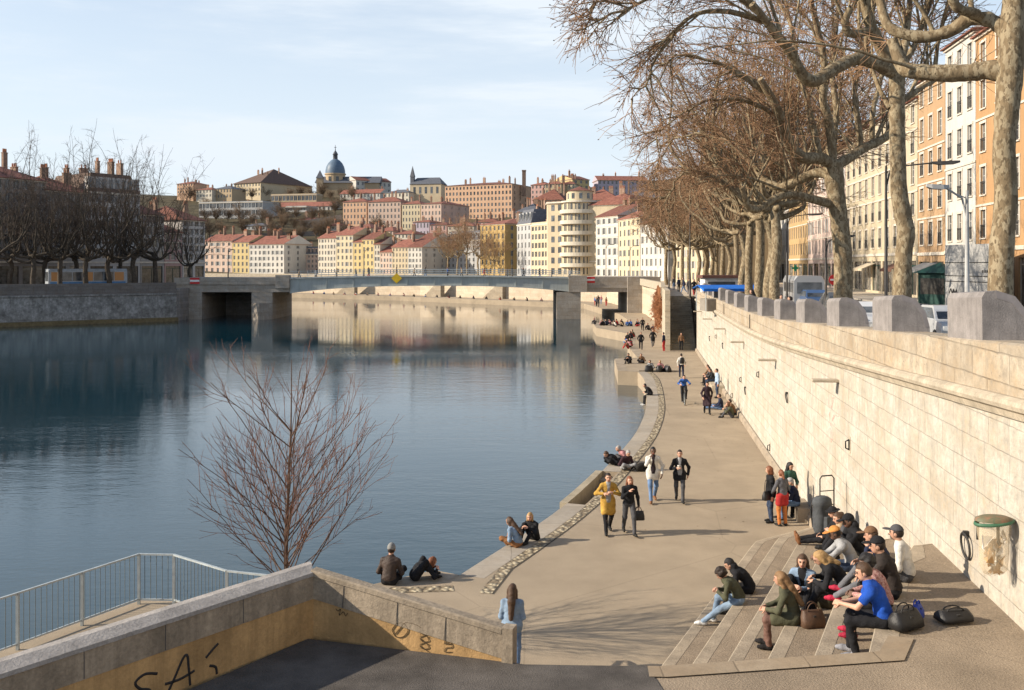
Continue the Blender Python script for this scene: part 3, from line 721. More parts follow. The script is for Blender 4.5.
        rb.quad((.28, .28, h + .1), (Lx - .28, .28, h + .1), (Lx - .28, depth - .28, h + .1), (.28, depth - .28, h + .1), 0)
    ro = rb.build('roof', [rm, wall, m_glass], root)
    for i in range(chim):
        x = Lx * (i + .3 + .4 * rr.random()) / chim; y = depth * rr.uniform(.25, .75)
        zr = h + (rh * (1 - abs(2 * y / depth - 1)) if roof in ('gable', 'hip') else (rh if roof == 'mansard' else .1))
        c = link('chimney', chimney_mesh(rr.choice((.8, 1.1, 1.5)), rr.choice((1.1, 1.6, 2.4)), rr.choice((2, 3, 4))), ro, (x, y, zr)); c.rotation_euler = (0, 0, rr.choice((0, math.pi / 2)))
    # windows: each its own part
    st = style
    k = 0; rest = MB()
    for lst, kind in ((wf, 0), (ws, 1), (wl, 2)):
        for x0, x1, za, zb, f in lst:
            res = window_mesh(x1 - x0, zb - za, st)
            if kind == 0: loc, rz = (x0, 0, za), 0
            elif kind == 1: loc, rz = (Lx, x0, za), math.pi / 2
            else: loc, rz = (0, depth - x0, za), -math.pi / 2
            k += 1
            if k > 99:
                T = Matrix.Translation(loc) @ Matrix.Rotation(rz, 4, 'Z')
                rest.quad(*[tuple(T @ Vector(p)) for p in ((0, .15, 0), (x1 - x0, .15, 0), (x1 - x0, .15, zb - za), (0, .15, zb - za))]); continue
            wob = link('window', res[0], root, loc, rz)
            if st != 'far':
                link('pane', res[1 + (rr.random() < .35)], wob)
                link('sill', res[-3], wob)
                if f in rails: link('balcony_rail', res[-1], wob)
            if shutters and rr.random() < shutters: link('shutter', res[-2], wob); link('shutter', res[-2], wob, (1.54 * (x1 - x0), 0, 0))
    if rest.v: rest.build('more_windows', m_glass, root)['kind'] = 'stuff'
    if shop:
        for i, q in enumerate(shop):
            s = MB().quad((q[0], .17, q[2]), (q[1], .17, q[2]), (q[1], .17, q[3]), (q[0], .17, q[3]), 0)
            s.box((q[0], .12, q[2]), (q[0] + .08, .168, q[3]), 1).box((q[1] - .08, .12, q[2]), (q[1], .168, q[3]), 1).box((q[0] + .08, .12, q[3] - .5), (q[1] - .08, .168, q[3] - .42), 1).box(((q[0] + q[1]) / 2 - .04, .12, q[2]), ((q[0] + q[1]) / 2 + .04, .168, q[3] - .5), 1)
            s.build('shopfront', [m_glass2, m_shopf[i % 3]], root)
    return root
m_shopf = [M('dark_green_shop', (.012, .05, .04), .6), M('dark_brown_shop', (.07, .045, .03), .5), M('cream_shop', (.5, .45, .36), .6)]
def plaster(name, c, **k): return M(name, c, .9, k.pop('var', .10), k.pop('scale', .35), k.pop('bump', .15), 25, .15, streak=k.pop('streak', .4), fine=.12, **k)

# --- the street on the right bank
def fac(px): 
    d = 25155 / (px - 638.75); return (25.8 + .13 * d, d)
p_or = plaster('orange_plaster', (.43, .285, .165), streak=.45); p_or2 = plaster('deep_orange_plaster', (.45, .27, .135), streak=.5); p_wh = plaster('white_plaster', (.54, .52, .475), streak=.3)
p_cr = plaster('cream_plaster', (.52, .44, .31)); p_pk = plaster('pink_plaster', (.56, .42, .33)); p_pl = plaster('pale_rose_plaster', (.60, .47, .40)); p_och = plaster('ochre_plaster', (.48, .33, .17))
zs = 5.55
building('apartment_house', 'tall orange apartment house at the right edge behind the nearest tree trunk', 'building', fac(976), fac(1068), 13, zs, 20.5, 6, 5, p_or2, 'gable', ground=4.3, style='near', ww=1.05, wh=2.1, bands=(1, 2, 4), rails=(1, 2, 3), chim=3)
building('apartment_house', 'narrow white plastered house squeezed between two orange houses', 'building', fac(945.5), fac(975.5), 13, zs, 21.2, 6, 3, p_wh, 'gable', ground=4.2, style='near', ww=1.05, wh=2.15, bands=(1, 3), rails=(1, 2, 3, 4), chim=2)
building('apartment_house', 'narrow orange house with sloping red roof between the white and the cream building', 'building', fac(918), fac(945), 13, zs, 19.8, 6, 3, p_or, 'gable', ground=4.1, style='near', ww=1.05, wh=2.0, bands=(1, 2, 3, 4), rails=(1, 2, 3), chim=2)
b_ = building('apartment_house', 'long cream apartment building behind the forked tree and street lamp', 'building', fac(846), fac(917.5), 14, zs, 18.6, 6, 10, p_cr, 'hip', rh=3.4, ground=4.2, style='near', ww=1.15, wh=2.1, bands=(1, 3, 4, 5), rails=(1, 2, 4), chim=6)
building('apartment_house', 'pink apartment building with many narrow windows left of the forked tree', 'building', fac(808), fac(845.5), 13, zs, 18.2, 6, 10, p_pl, 'gable', ground=4.0, style='far', ww=1.05, wh=1.9, bands=(1, 2, 3, 4, 5), chim=5, shutters=.3)
building('apartment_house', 'tan apartment building with dark balconies beside the pink one', 'building', fac(789), fac(807.5), 13, zs, 17.4, 6, 8, p_och, 'gable', ground=4.0, ww=1.05, wh=1.8, bands=(1, 3), chim=4)
building('apartment_house', 'pale grey apartment building glimpsed between the tree trunks', 'building', fac(768), fac(788.5), 13, zs, 18.0, 6, 12, p_wh, 'gable', ground=4.0, ww=1.1, wh=1.9, chim=5)
building('apartment_house', 'cream apartment row far down the tree-lined street', 'building', fac(744), fac(767.5), 13, zs, 17.5, 6, 16, p_cr, 'gable', ground=4.0, ww=1.1, wh=1.9, chim=6)
building('corner_house', 'ochre house closing the street behind the blue awning', 'building', (47.5, 262), (62.5, 246), 14, zs, 17.5, 6, 7, p_och, 'hip', ground=4.0, ww=1.1, wh=1.8, chim=3, left=5)
building('corner_house', 'pale cream house behind the crowns at the far end of the street', 'building', (31, 236), (46.5, 262), 14, zs, 18, 6, 8, p_cr, 'hip', ground=4.0, ww=1.1, wh=1.8, chim=3)

# --- the far bank: (label, x0, x1, top y, depth d0, d1, floors, cols, colour...)
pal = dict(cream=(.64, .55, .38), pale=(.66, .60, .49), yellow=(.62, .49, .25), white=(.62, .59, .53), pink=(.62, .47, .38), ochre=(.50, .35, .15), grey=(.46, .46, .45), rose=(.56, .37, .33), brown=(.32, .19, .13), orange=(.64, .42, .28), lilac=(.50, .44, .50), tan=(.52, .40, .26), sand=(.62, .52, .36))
PL = {k: plaster('far_' + k, shade(v, .9), scale=.2) for k, v in pal.items()}
def row(label, x0, x1, ytop, d0, d1, floors, cols, color, roof='gable', z0=5.5, depth=12, **k):
    p0 = ((x0 - CX) / F * d0, d0); p1 = ((x1 - CX) / F * d1, d1)
    h = (CZ - (ytop - HY) / F * (d0 + d1) / 2) - z0
    Lx = math.hypot(p1[0] - p0[0], p1[1] - p0[1])
    k.setdefault('ww', min(1.15, Lx / cols * .42)); k.setdefault('wh', min(1.9, h / floors * .62)); k.setdefault('chim', 3); k.setdefault('shutters', {'white': .5, 'cream': .3, 'pale': .45, 'pink': .3}.get(color, 0.))
    return building(k.pop('name', 'riverside_house'), label, 'building', p0, p1, depth, z0, h, floors, cols, PL[color], roof, **k)
row('pinkish cream riverside house, leftmost in the sunny row beyond the bridge', 204, 232, 241, 352, 345, 5, 5, 'pink', chim=4)
row('yellow riverside house next to the leftmost one in the sunny row', 232.3, 249, 242, 345, 341, 5, 4, 'yellow', chim=3)
row('wide white riverside house with shaded end wall beyond the bridge', 249.3, 284, 244, 341, 333, 5, 8, 'white', chim=6, side=3, depth=14)
row('low rose riverside house with grey mansard roof', 289, 318, 254, 346, 340, 4, 8, 'pink', 'mansard', roofm=m_slate, rh=2.6, chim=4)
row('tall pale cream riverside house left of the plant balconies', 318.3, 336, 238, 334, 330, 6, 6, 'pale', chim=4)
row('tall cream riverside house with plants on its balconies', 336.3, 353, 235, 330, 326, 6, 4, 'cream', chim=3)
row('narrow deep yellow riverside house in the sunny row', 353.3, 362, 242, 326, 324, 5, 2, 'yellow', chim=2)
row('bright yellow riverside house in the middle of the sunny row', 362.2, 374, 239, 324, 321, 5, 3, 'yellow', chim=3)
row('very narrow pale riverside house beside the bright yellow one', 374.2, 380, 244, 321, 320, 5, 2, 'pale', chim=1)
row('low pink riverside house under tall chimneys', 380.2, 392, 252, 320, 317, 4, 4, 'pink', chim=3)
row('yellow cream riverside house with five window rows', 392.2, 408, 247, 317, 314, 5, 5, 'sand', chim=3)
row('cream white riverside house with brown end wall', 408.2, 422, 247, 314, 311, 5, 4, 'white', chim=3, side=5, depth=22)
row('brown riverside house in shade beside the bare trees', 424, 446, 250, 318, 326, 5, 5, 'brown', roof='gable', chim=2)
row('pale grey riverside house behind the bare trees by the bridge', 447, 480, 240, 322, 312, 6, 8, 'grey', roof='mansard', roofm=m_slate, rh=3, chim=2)
row('tall ochre riverside house with dark shaded end wall', 480.5, 505, 224, 296, 285, 6, 6, 'ochre', 'hip', chim=3, side=3, depth=15, rh=1.8)
row('grey white riverside house with tall slate roof', 517, 531, 224, 278, 266, 6, 4, 'grey', 'mansard', roofm=m_slate, rh=4, chim=2)
row('cream riverside house with wide glazed windows', 531.2, 548, 224, 266, 256, 6, 5, 'sand', 'flat', chim=4, ww=1.5)
row('narrow white riverside house beside the glazed one', 548.2, 554.5, 217, 256, 252, 7, 2, 'white', chim=2)
row('narrow brownish riverside house left of the rounded corner building', 554.7, 560.5, 214, 252, 248, 7, 2, 'tan', chim=1)
row('white riverside house with ornate tall windows right of the rounded corner', 596, 618, 216, 232, 222, 6, 4, 'white', chim=3, side=3, bands=(1, 2, 3, 4, 5), depth=13)
row('pale cream riverside house partly behind the tree crowns', 618.5, 640, 218, 221, 205, 6, 5, 'cream', chim=3)
row('white riverside house near the bridge end behind the crowns', 640.5, 668, 222, 204, 184, 5, 6, 'white', chim=2, side=4)
row('cream house behind the street trees near the bridge end', 676, 712, 214, 178, 166, 6, 7, 'cream', chim=3, left=3, side=3)
# --- rounded corner building
def round_house():
    xc, yc, _ = up(578, 265, 247); zt = CZ - (203 - HY) / F * 247
    t = thing('rounded_corner_building', 'cream rounded corner building with stacked curved balconies', 'building', (xc, yc, 5.5), 0)
    h = zt - 5.5; r = 4.4; fh = h / 7; mbw = MB(); n = 22
    ang = [R(180 + 180 * k / n) for k in range(n + 1)]
    poly = [(r * math.cos(a) + .6, r * math.sin(a)) for a in ang] + [(r + .6, 9), (-r - 3.2, 9), (-r - 3.2, 3.0), (-r + .5, .4)]
    mbw.prism(poly, -3, h); mbw.build('wall', PL['sand'], t)
    for f in range(7):
        mb = MB(); z = fh * f + fh * .30
        for k in range(1, 7):
            a0, a1 = R(180 + 25.7 * k - 8), R(180 + 25.7 * k + 8); rr = r + .03
            wm = MB().quad((rr * math.cos(a0) + .6, rr * math.sin(a0), z), (rr * math.cos(a1) + .6, rr * math.sin(a1), z), (rr * math.cos(a1) + .6, rr * math.sin(a1), z + 1.6), (rr * math.cos(a0) + .6, rr * math.sin(a0), z + 1.6))
            wm.bar(((rr + .02) * math.cos((a0 + a1) / 2) + .6, (rr + .02) * math.sin((a0 + a1) / 2), z), ((rr + .02) * math.cos((a0 + a1) / 2) + .6, (rr + .02) * math.sin((a0 + a1) / 2), z + 1.6), .08, .06, 1)
            wm.build('window', [m_glass, m_frame], t)
        for k in range(2):
            px = Vector((-r - 3.2, 3.0)).lerp(Vector((-r + .5, .4)), .25 + .45 * k); tt = Vector((3.7, -2.6)).normalized(); nn_ = Vector((-2.6, -3.7)).normalized() * .03
            q0 = px + nn_; q1 = px + tt * 1.0 + nn_
            MB().quad((*q0, z), (*q1, z), (*q1, z + 1.5), (*q0, z + 1.5)).build('window', m_glass, t)
        if f:
            mb.prism([((r + .9) * math.cos(a) + .6, (r + .9) * math.sin(a)) for a in ang] + [(r + 1.4, .9), (-r + .2, .9)], fh * f - .08, fh * f + .1)
            mb.loft([[((r + .9 - o) * math.cos(a) + .6, (r + .9 - o) * math.sin(a), zz) for o, zz in ((0, fh * f + .1), (0, fh * f + .85), (.12, fh * f + .85), (.12, fh * f + .1))] for a in ang[1:-1]])
            mb.build('balcony', PL['pale'], t)
    ro = MB().prism([((r + .5) * math.cos(a) + .6, (r + .5) * math.sin(a)) for a in ang] + [(r + 1.1, 9.3), (-r - 3.5, 9.3), (-r - 3.5, 2.8)], h, h + .4).build('roof', m_trim, t)
    MB().prism([((r - 1.2) * math.cos(a) + .6, (r - 1.2) * math.sin(a) + .8) for a in ang] + [(r - .6, 6), (-r + 1.8, 6)], h + .4, h + 3.0).build('attic', PL['sand'], t)
    for k in range(5):
        a = R(195 + 37 * k); rr = r - 1.16
        MB().quad(*[((rr) * math.cos(a + s) + .6, (rr) * math.sin(a + s) + .8, h + zz) for s, zz in ((-.13, 1.0), (.13, 1.0), (.13, 2.4), (-.13, 2.4))]).build('window', m_glass, t)
    rp = [((r - .9) * math.cos(a) + .6, (r - .9) * math.sin(a) + .8) for a in ang] + [(r - .3, 6.2), (-r + 1.5, 6.2)]
    MB().add([(*p, h + 3.0) for p in rp] + [(.6, 2, h + 4.4)], [(i, (i + 1) % len(rp), len(rp)) for i in range(len(rp))]).build('upper_roof', m_tile, t)
round_house()

# --- the hill and what stands on it
PROF = [(0, 5.4), (330, 5.4), (362, 7), (430, 19), (520, 35), (600, 48), (680, 58), (800, 62), (1400, 62)]
def hill_z(x, y):
    d = y + max(0, x + 5) * 1.25 if x > -5 else y
    for (a, za), (b__, zb) in zip(PROF, PROF[1:]):
        if d <= b__: return za + (zb - za) * (d - a) / (b__ - a)
    return PROF[-1][1]
mb = MB(); nx, ny = 61, 44
xs = [-520 + 18 * i for i in range(nx)]; ys = [270 + 24 * j for j in range(ny)]
mb.add([(x, y, hill_z(x, y) - .3 + (1.2 * math.sin(x * .05) * math.cos(y * .06) if y > 380 else 0) - (3 if y == 270 else 0)) for y in ys for x in xs],
       [(j * nx + i, j * nx + i + 1, (j + 1) * nx + i + 1, (j + 1) * nx + i) for j in range(ny - 1) for i in range(nx - 1)], 0, True)
struct(mb.build('hillside', M('hillside_scrub', (.085, .072, .045), .95, .4, .12, .5, 2, .1, c2=(.12, .10, .06))))
def hill(label, x0, x1, ytop, ybase, d, floors, cols, color, roof='hip', turn=22, depth=14, name='hillside_building', **k):
    X0, X1 = (x0 - CX) / F * d, (x1 - CX) / F * d; a = R(-turn - (9 if turn > 0 else 0))      # turned so that the front looks a little to the left
    Lx = (X1 - X0) / max(.3, math.cos(a)); p0 = (X0, d); p1 = (X0 + Lx * math.cos(a), d + Lx * math.sin(a))
    sc = d / F; z0 = CZ - (ybase - HY) * sc; h = (ybase - ytop) * sc
    k.setdefault('ww', min(1.5, Lx / cols * .42)); k.setdefault('wh', min(2.2, h / floors * .58)); k.setdefault('chim', 3)
    return building(name, label, 'building', p0, p1, depth, z0, h, floors, cols, PL[color], roof, base=14, **k)
hill('huge orange hillside block with seven window rows and a brick chimney', 445, 512, 186, 226, 520, 7, 19, 'orange', turn=16, depth=34, side=5, chim=7, rh=2.5, ww=1.0, wh=1.75)
hill('orange hillside house left of the pale pink row', 343, 368, 202, 232, 470, 5, 7, 'orange', turn=12, depth=12, chim=3, rh=2)
hill('pale pink hillside row house with dormers', 368, 402, 202, 232, 464, 5, 9, 'pink', turn=10, depth=14, chim=5, rh=2.6)
hill('cream hillside house right of the pale pink row', 402, 421, 204, 236, 458, 5, 6, 'cream', turn=12, depth=14, chim=2, rh=2)
hill('rose cream hillside house with brown shaded end', 421, 442, 204, 236, 452, 5, 6, 'pink', turn=18, depth=26, side=4, chim=3, rh=2)
hill('lilac hillside house above the sunny riverside row', 413, 430, 222, 246, 408, 3, 5, 'lilac', turn=15, chim=2, rh=1.2)
hill('pink hillside house beside the lilac one', 430, 447, 225, 246, 404, 3, 4, 'rose', turn=15, chim=2, rh=1.4)
hill('large mansion with steep brown roof on the hilltop', 234, 266, 184, 198, 640, 3, 9, 'sand', turn=24, depth=46, roofm=m_brown_roof, rh=11, chim=5, eave=.8)
hill('white gabled hilltop house with long red roof', 356, 388, 180, 193, 640, 2, 8, 'white', turn=-38, depth=14, roof='gable', rh=3, chim=0)
hill('long white hillside building under a red roof below the gabled house', 340, 382, 194, 204, 610, 2, 12, 'white', turn=10, depth=12, rh=3, chim=3, roof='gable')
hill('long low white building with red roof left on the hillside', 271, 334, 207, 218, 560, 2, 14, 'white', turn=6, depth=14, rh=3, chim=0, roof='gable')
hill('pale blue glazed hillside building', 286, 308, 207, 221, 540, 3, 8, 'grey', turn=10, depth=12, roof='flat', roofm=m_zinc, ww=2.2, chim=0)
hill('long grey institutional building with flat roof on the left hillside', 199, 268, 203, 233, 520, 4, 18, 'grey', turn=8, depth=18, roof='flat', roofm=m_zinc, chim=2, ww=1.8, wh=3.2)
hill('arcaded stone retaining building under the mansion', 271, 319, 195, 203, 600, 1, 12, 'tan', turn=6, depth=8, roof='flat', ww=2.2, wh=3, chim=0)
hill('small orange hilltop house, leftmost on the skyline', 177, 196, 184, 194, 610, 3, 6, 'orange', turn=15, rh=2, chim=4)
hill('low white hilltop house right of the small orange one', 196, 214, 190, 198, 600, 2, 5, 'pale', turn=12, rh=2, chim=2)
hill('low tan hilltop house left of the mansion', 214, 234, 189, 199, 600, 2, 6, 'tan', turn=12, rh=2.4, chim=2, roofm=m_slate)
hill('white terraced hillside house under the small church', 384, 410, 193, 204, 560, 2, 7, 'pale', turn=15, rh=2.2, chim=2, roofm=m_slate)
hill('yellow hilltop house with blank gable end', 573, 590, 179, 195, 420, 3, 3, 'yellow', turn=-30, depth=16, rh=2.2, chim=2, roof='gable')
hill('long blue grey hilltop building right of the yellow gable', 598, 648, 180, 196, 424, 3, 12, 'lilac', turn=-6, depth=12, rh=2.4, chim=3, roof='gable')
hill('tan hilltop house with chimneys beside the big orange block', 545, 561, 184, 200, 410, 3, 4, 'tan', turn=10, rh=1.6, chim=4)
hill('rose hilltop house left of the yellow gable', 531, 546, 185, 200, 430, 3, 4, 'rose', turn=15, rh=1.8, chim=3)
hill('cream hilltop house tucked before the yellow gable', 560, 575, 184, 200, 416, 3, 4, 'cream', turn=6, rh=1.8, chim=3)
hill('dark red roofed house in front of the hilltop houses', 533, 563, 200, 222, 340, 3, 6, 'brown', turn=10, rh=4.2, chim=5)
hill('red roofed house behind the rounded corner building', 578, 618, 200, 222, 320, 4, 8, 'cream', turn=8, rh=4, chim=5)
hill('orange hillside house at the foot of the big block', 513, 526, 214, 236, 420, 4, 3, 'orange', turn=14, rh=1.6, chim=2)
hill('slate roofed house in front of the dark red roofs', 516, 536, 212, 232, 330, 4, 4, 'grey', turn=14, rh=3.2, roofm=m_slate, chim=4)
hill('grey slate house behind the tree crowns on the right', 622, 660, 198, 222, 290, 4, 7, 'pale', turn=8, rh=3, roofm=m_slate, chim=4)
MB().box((-1, -1, 0), (1, 1, 13)).box((-1.15, -1.15, 13), (1.15, 1.15, 13.6)).build('factory_chimney', m_brick, None, up(524, 196, 512)); bpy.data.objects['factory_chimney']['label'] = 'brick chimney stack rising behind the huge orange block'; bpy.data.objects['factory_chimney']['category'] = 'chimney'
hill('cream house with red roof behind the sunny riverside row', 350, 372, 228, 246, 400, 3, 6, 'cream', turn=14, rh=2, chim=4)
hill('pale pink house behind the bright yellow riverside house', 374, 394, 231, 248, 396, 3, 5, 'pink', turn=14, rh=2, chim=4)
hill('pale house behind the five windowed riverside house', 394, 413, 234, 250, 390, 3, 5, 'pale', turn=14, rh=1.8, chim=3)
hill('cream hillside house between the lilac house and the ochre one', 448, 474, 226, 246, 396, 4, 6, 'pale', turn=12, rh=2, chim=3)
hill('pink hillside house above the bare trees by the bridge', 474, 498, 222, 240, 430, 4, 6, 'rose', turn=12, rh=2, chim=3)
hill('small white hillside house below the terrace wall', 322, 341, 226, 240, 452, 3, 4, 'white', turn=12, rh=1.8, chim=2)
hill('grey stone hillside building under the long flat roofed one', 240, 268, 226, 240, 470, 3, 7, 'grey', turn=8, rh=1.6, chim=2, roofm=m_slate)
hill('tan hillside house below the long white building', 296, 318, 220, 233, 500, 3, 5, 'tan', turn=10, rh=1.8, chim=2)
# domed church
def church_dome():
    d = 640; x, y, z = up(332, 190, d); t = thing('domed_church', 'hilltop church with a blue grey dome and lantern', 'church', (x, y, z))
    MB().box((-11, 4, -8), (30, 22, 5)).build('nave', PL['tan'], t)
    MB().add([(-12, 3, 5), (31, 3, 5), (31, 23, 5), (-12, 23, 5), (-12, 13, 10), (31, 13, 10)], [(0, 1, 5, 4), (2, 3, 4, 5), (0, 4, 3), (1, 2, 5)]).build('nave_roof', m_slate, t)
    MB().lathe([(6.6, 2), (6.6, 11), (7.1, 11), (7.1, 11.8), (6.3, 11.8)], (0, 12, 0), 24, smooth=False).build('drum', PL['tan'], t)
    for k in range(8):
        a = R(180 + 45 * k + 22); c = (6.62 * math.cos(a), 12 + 6.62 * math.sin(a)); q = (-math.sin(a), math.cos(a))
        MB().quad((c[0] - q[0], c[1] - q[1], 4), (c[0] + q[0], c[1] + q[1], 4), (c[0] + q[0], c[1] + q[1], 9.5), (c[0] - q[0], c[1] - q[1], 9.5)).build('drum_window', m_glass, t)
    MB().lathe([(6.6, 11.8), (6.5, 14), (5.9, 16.5), (4.7, 18.8), (3.0, 20.6), (1.6, 21.5)], (0, 12, 0), 24).build('dome', M('dome_slate', (.10, .145, .20), .5, .15, .5), t)
    MB().lathe([(1.6, 21.3), (1.5, 24.4), (1.9, 24.5), (1.2, 26), (.3, 27.3), (.12, 31)], (0, 12, 0), 12).box((-.8, 11.9, 29.3), (.8, 12.1, 29.6)).build('lantern', m_slate, t)
    t2 = thing('church_bell_tower', 'small pointed church turret left of the dome', 'tower', up(320, 192, d))
    MB().box((-2, -2, -6), (2, 2, 9)).build('shaft', PL['tan'], t2); MB().add([(-2.3, -2.3, 9), (2.3, -2.3, 9), (2.3, 2.3, 9), (-2.3, 2.3, 9), (0, 0, 14.5)], [(0, 1, 4), (1, 2, 4), (2, 3, 4), (3, 0, 4)]).build('spire', m_slate, t2)
church_dome()
def church2():
    d = 560; x, y, z = up(410, 200, d); t = thing('small_church', 'pale church with slate roof and thin spire on the hill', 'church', (x, y, z), R(-12))
    MB().box((0, 0, -10), (18.5, 12, 9)).build('nave', PL['sand'], t)
    for k in range(5): MB().quad((2 + 3.4 * k, -.03, 3.6), (3.4 + 3.4 * k, -.03, 3.6), (3.4 + 3.4 * k, -.03, 7.4), (2 + 3.4 * k, -.03, 7.4)).build('window', m_glass, t)
    MB().add([(-.4, -.4, 9), (18.9, -.4, 9), (18.9, 12.4, 9), (-.4, 12.4, 9), (2.5, 6, 13.2), (16, 6, 13.2)], [(0, 1, 5, 4), (1, 2, 5), (2, 3, 4, 5), (3, 0, 4)]).build('roof', m_slate, t)
    MB().box((-.5, 2, 8), (1.6, 4.4, 13.5)).add([(-.7, 1.8, 13.5), (1.8, 1.8, 13.5), (1.8, 4.6, 13.5), (-.7, 4.6, 13.5), (.55, 3.2, 20)], [(0, 1, 4), (1, 2, 4), (2, 3, 4), (3, 0, 4)]).build('spire', m_slate, t)
church2()
# hillside terrace walls
for a, b__, l in ((up(300, 226, 480), up(342, 219, 480), 'grey terrace wall stepping across the hillside scrub'), (up(210, 240, 440), up(318, 236, 450), 'long dark terrace wall above the sunny riverside roofs')):
    o = MB().bar((a[0], a[1], a[2]), (b__[0], b__[1], b__[2]), .6, 4.5).build('terrace_wall', M('terrace_wall_stone', (.20, .18, .16)), None); tag(o, l, 'wall')

# --- the shaded left bank
LB = [(-170, 66), (-70.5, 137), (-51.5, 151), (-50.5, 167.6), (-39.5, 168.6), (-42, 180), (-62, 200), (-118, 250), (-200, 310), (-420, 360), (-420, 66)]
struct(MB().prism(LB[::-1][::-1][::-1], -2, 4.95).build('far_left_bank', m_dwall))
def lbw():
    t = thing('left_bank_wall', 'shaded stone river wall with parapet along the left bank', 'wall')
    pts = [Vector((-170, 66)), Vector((-70.5, 137)), Vector((-52.0, 150.6))]
    n = Vector((.58, -.81)).normalized()
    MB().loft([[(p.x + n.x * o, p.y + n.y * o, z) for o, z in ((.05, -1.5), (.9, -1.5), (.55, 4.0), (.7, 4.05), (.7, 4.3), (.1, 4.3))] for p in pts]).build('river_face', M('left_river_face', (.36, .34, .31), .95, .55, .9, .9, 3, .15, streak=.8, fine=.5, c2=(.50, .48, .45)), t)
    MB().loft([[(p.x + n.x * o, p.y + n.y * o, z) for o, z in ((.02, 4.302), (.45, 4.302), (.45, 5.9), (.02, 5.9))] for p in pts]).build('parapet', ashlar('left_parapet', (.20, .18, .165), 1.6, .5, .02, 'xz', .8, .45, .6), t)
    MB().loft([[(p.x + n.x * o, p.y + n.y * o, z) for o, z in ((.4, -1.4), (1.6, -1.4), (1.5, .55), (.4, .6))] for p in pts]).build('footing', M('algae_footing', (.16, .12, .06), .9, .3), t)
lbw()
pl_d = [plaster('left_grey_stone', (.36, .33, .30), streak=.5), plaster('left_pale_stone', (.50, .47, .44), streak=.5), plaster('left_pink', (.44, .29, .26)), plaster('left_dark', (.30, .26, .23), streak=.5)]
def lrow(label, x0, x1, ytop, d0, d1, floors, cols, m, **k):
    p0 = ((x0 - CX) / F * d0, d0); p1 = ((x1 - CX) / F * d1, d1); h = CZ - (ytop - HY) / F * (d0 + d1) / 2 - 4.95
    return building('left_bank_house', label, 'building', p0, p1, 14, 4.95, h - 1.2, floors, cols, m, k.pop('roof', 'hip'), rh=k.pop('rh', 3), ground=4.2, ww=1.1, wh=2, style='far', bands=(1, 3), **k)
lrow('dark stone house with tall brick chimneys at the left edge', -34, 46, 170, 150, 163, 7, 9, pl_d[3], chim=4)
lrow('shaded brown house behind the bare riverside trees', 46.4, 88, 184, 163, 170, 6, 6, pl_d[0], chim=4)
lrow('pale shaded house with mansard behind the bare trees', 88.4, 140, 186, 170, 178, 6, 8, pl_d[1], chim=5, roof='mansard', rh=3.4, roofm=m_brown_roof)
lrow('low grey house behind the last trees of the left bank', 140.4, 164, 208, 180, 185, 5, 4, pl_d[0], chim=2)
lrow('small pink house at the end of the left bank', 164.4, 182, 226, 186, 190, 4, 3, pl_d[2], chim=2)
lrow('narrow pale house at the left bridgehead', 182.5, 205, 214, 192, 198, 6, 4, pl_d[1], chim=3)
# ------------------------------------------------------------------ bare trees, grown branch by branch
def bark(name, c1, c2, c3, sc=5.):
    m = bpy.data.materials.new(name); m.use_nodes = True; nt = m.node_tree; b = nt.nodes['Principled BSDF']; b.inputs['Roughness'].default_value = .9; b.inputs['Specular IOR Level'].default_value = .15
    tc = nn(nt, 'ShaderNodeTexCoord').outputs['Object']; st = scaled(nt, tc, (1, 1, .55))
    o = mixc(nt, ramp(nt, noise(nt, st, sc, 3, .55), .47, .53), c1, c2); o = mixc(nt, ramp(nt, noise(nt, st, sc * 1.9, 3, .5), .56, .60), o, c3)
    o = mixc(nt, ramp(nt, noise(nt, st, sc * .5, 3, .5), .35, .7, (.45,) * 3, (0, 0, 0)), o, shade(c1, .55))
    L(nt, o, b.inputs['Base Color']); bp = nn(nt, 'ShaderNodeBump'); bp.inputs['Strength'].default_value = .7; bp.inputs['Distance'].default_value = .03
    L(nt, noise(nt, st, sc * 3, 5, .7), bp.inputs['Height']); L(nt, bp.outputs[0], b.inputs['Normal']); return m
m_bark = bark('plane_bark', (.235, .175, .105), (.35, .285, .185), (.14, .105, .065), 8.)
m_twig = M('plane_twigs', (.25, .14, .075), .9, .25, .6, c2=(.34, .205, .115))
m_ball = M('seed_balls', (.10, .06, .035), .95)
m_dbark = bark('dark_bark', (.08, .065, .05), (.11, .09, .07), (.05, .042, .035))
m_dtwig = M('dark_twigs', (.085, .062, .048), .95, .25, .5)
m_rbark = M('young_bark', (.11, .07, .05), .9, .3, 6); m_rtwig = M('reddish_twigs', (.165, .08, .055), .85, .3, 3)
m_htwig = M('hill_twigs', (.15, .105, .07), .95, .3, .3, c2=(.22, .15, .095), rvar=.3)

def sweep(rg, P0, D0, ln, npts, wig, trop):
    """grow n shoots at once; trop is a (n,3) or (3,) pull added at each step"""
    P = np.array(P0, float); D = unit(np.array(D0, float)); out = [P.copy()]; st = (ln / (npts - 1))[:, None]
    for i in range(npts - 1):
        P = P + D * st; out.append(P.copy()); D = unit(D + trop + rg.normal(0, wig, D.shape))
    return np.stack(out, 1)
def offspring(rg, par, k, t0, t1, ang0, ang1, bias=0.):
    n, m, _ = par.shape; idx = np.repeat(np.arange(n), k); t = rg.uniform(t0, t1, n * k) * (m - 1); i = np.minimum(t.astype(int), m - 2); f = (t - i)[:, None]
    a = par[idx, i]; b = par[idx, i + 1]; T = unit(b - a); Pp = a + (b - a) * f
    q = rg.normal(0, 1, T.shape); q[:, 2] += bias; q = unit(q - T * (q * T).sum(1, keepdims=True)); an = rg.uniform(ang0, ang1, n * k)[:, None]
    return Pp, T * np.cos(an) + q * np.sin(an), idx, t / (m - 1)
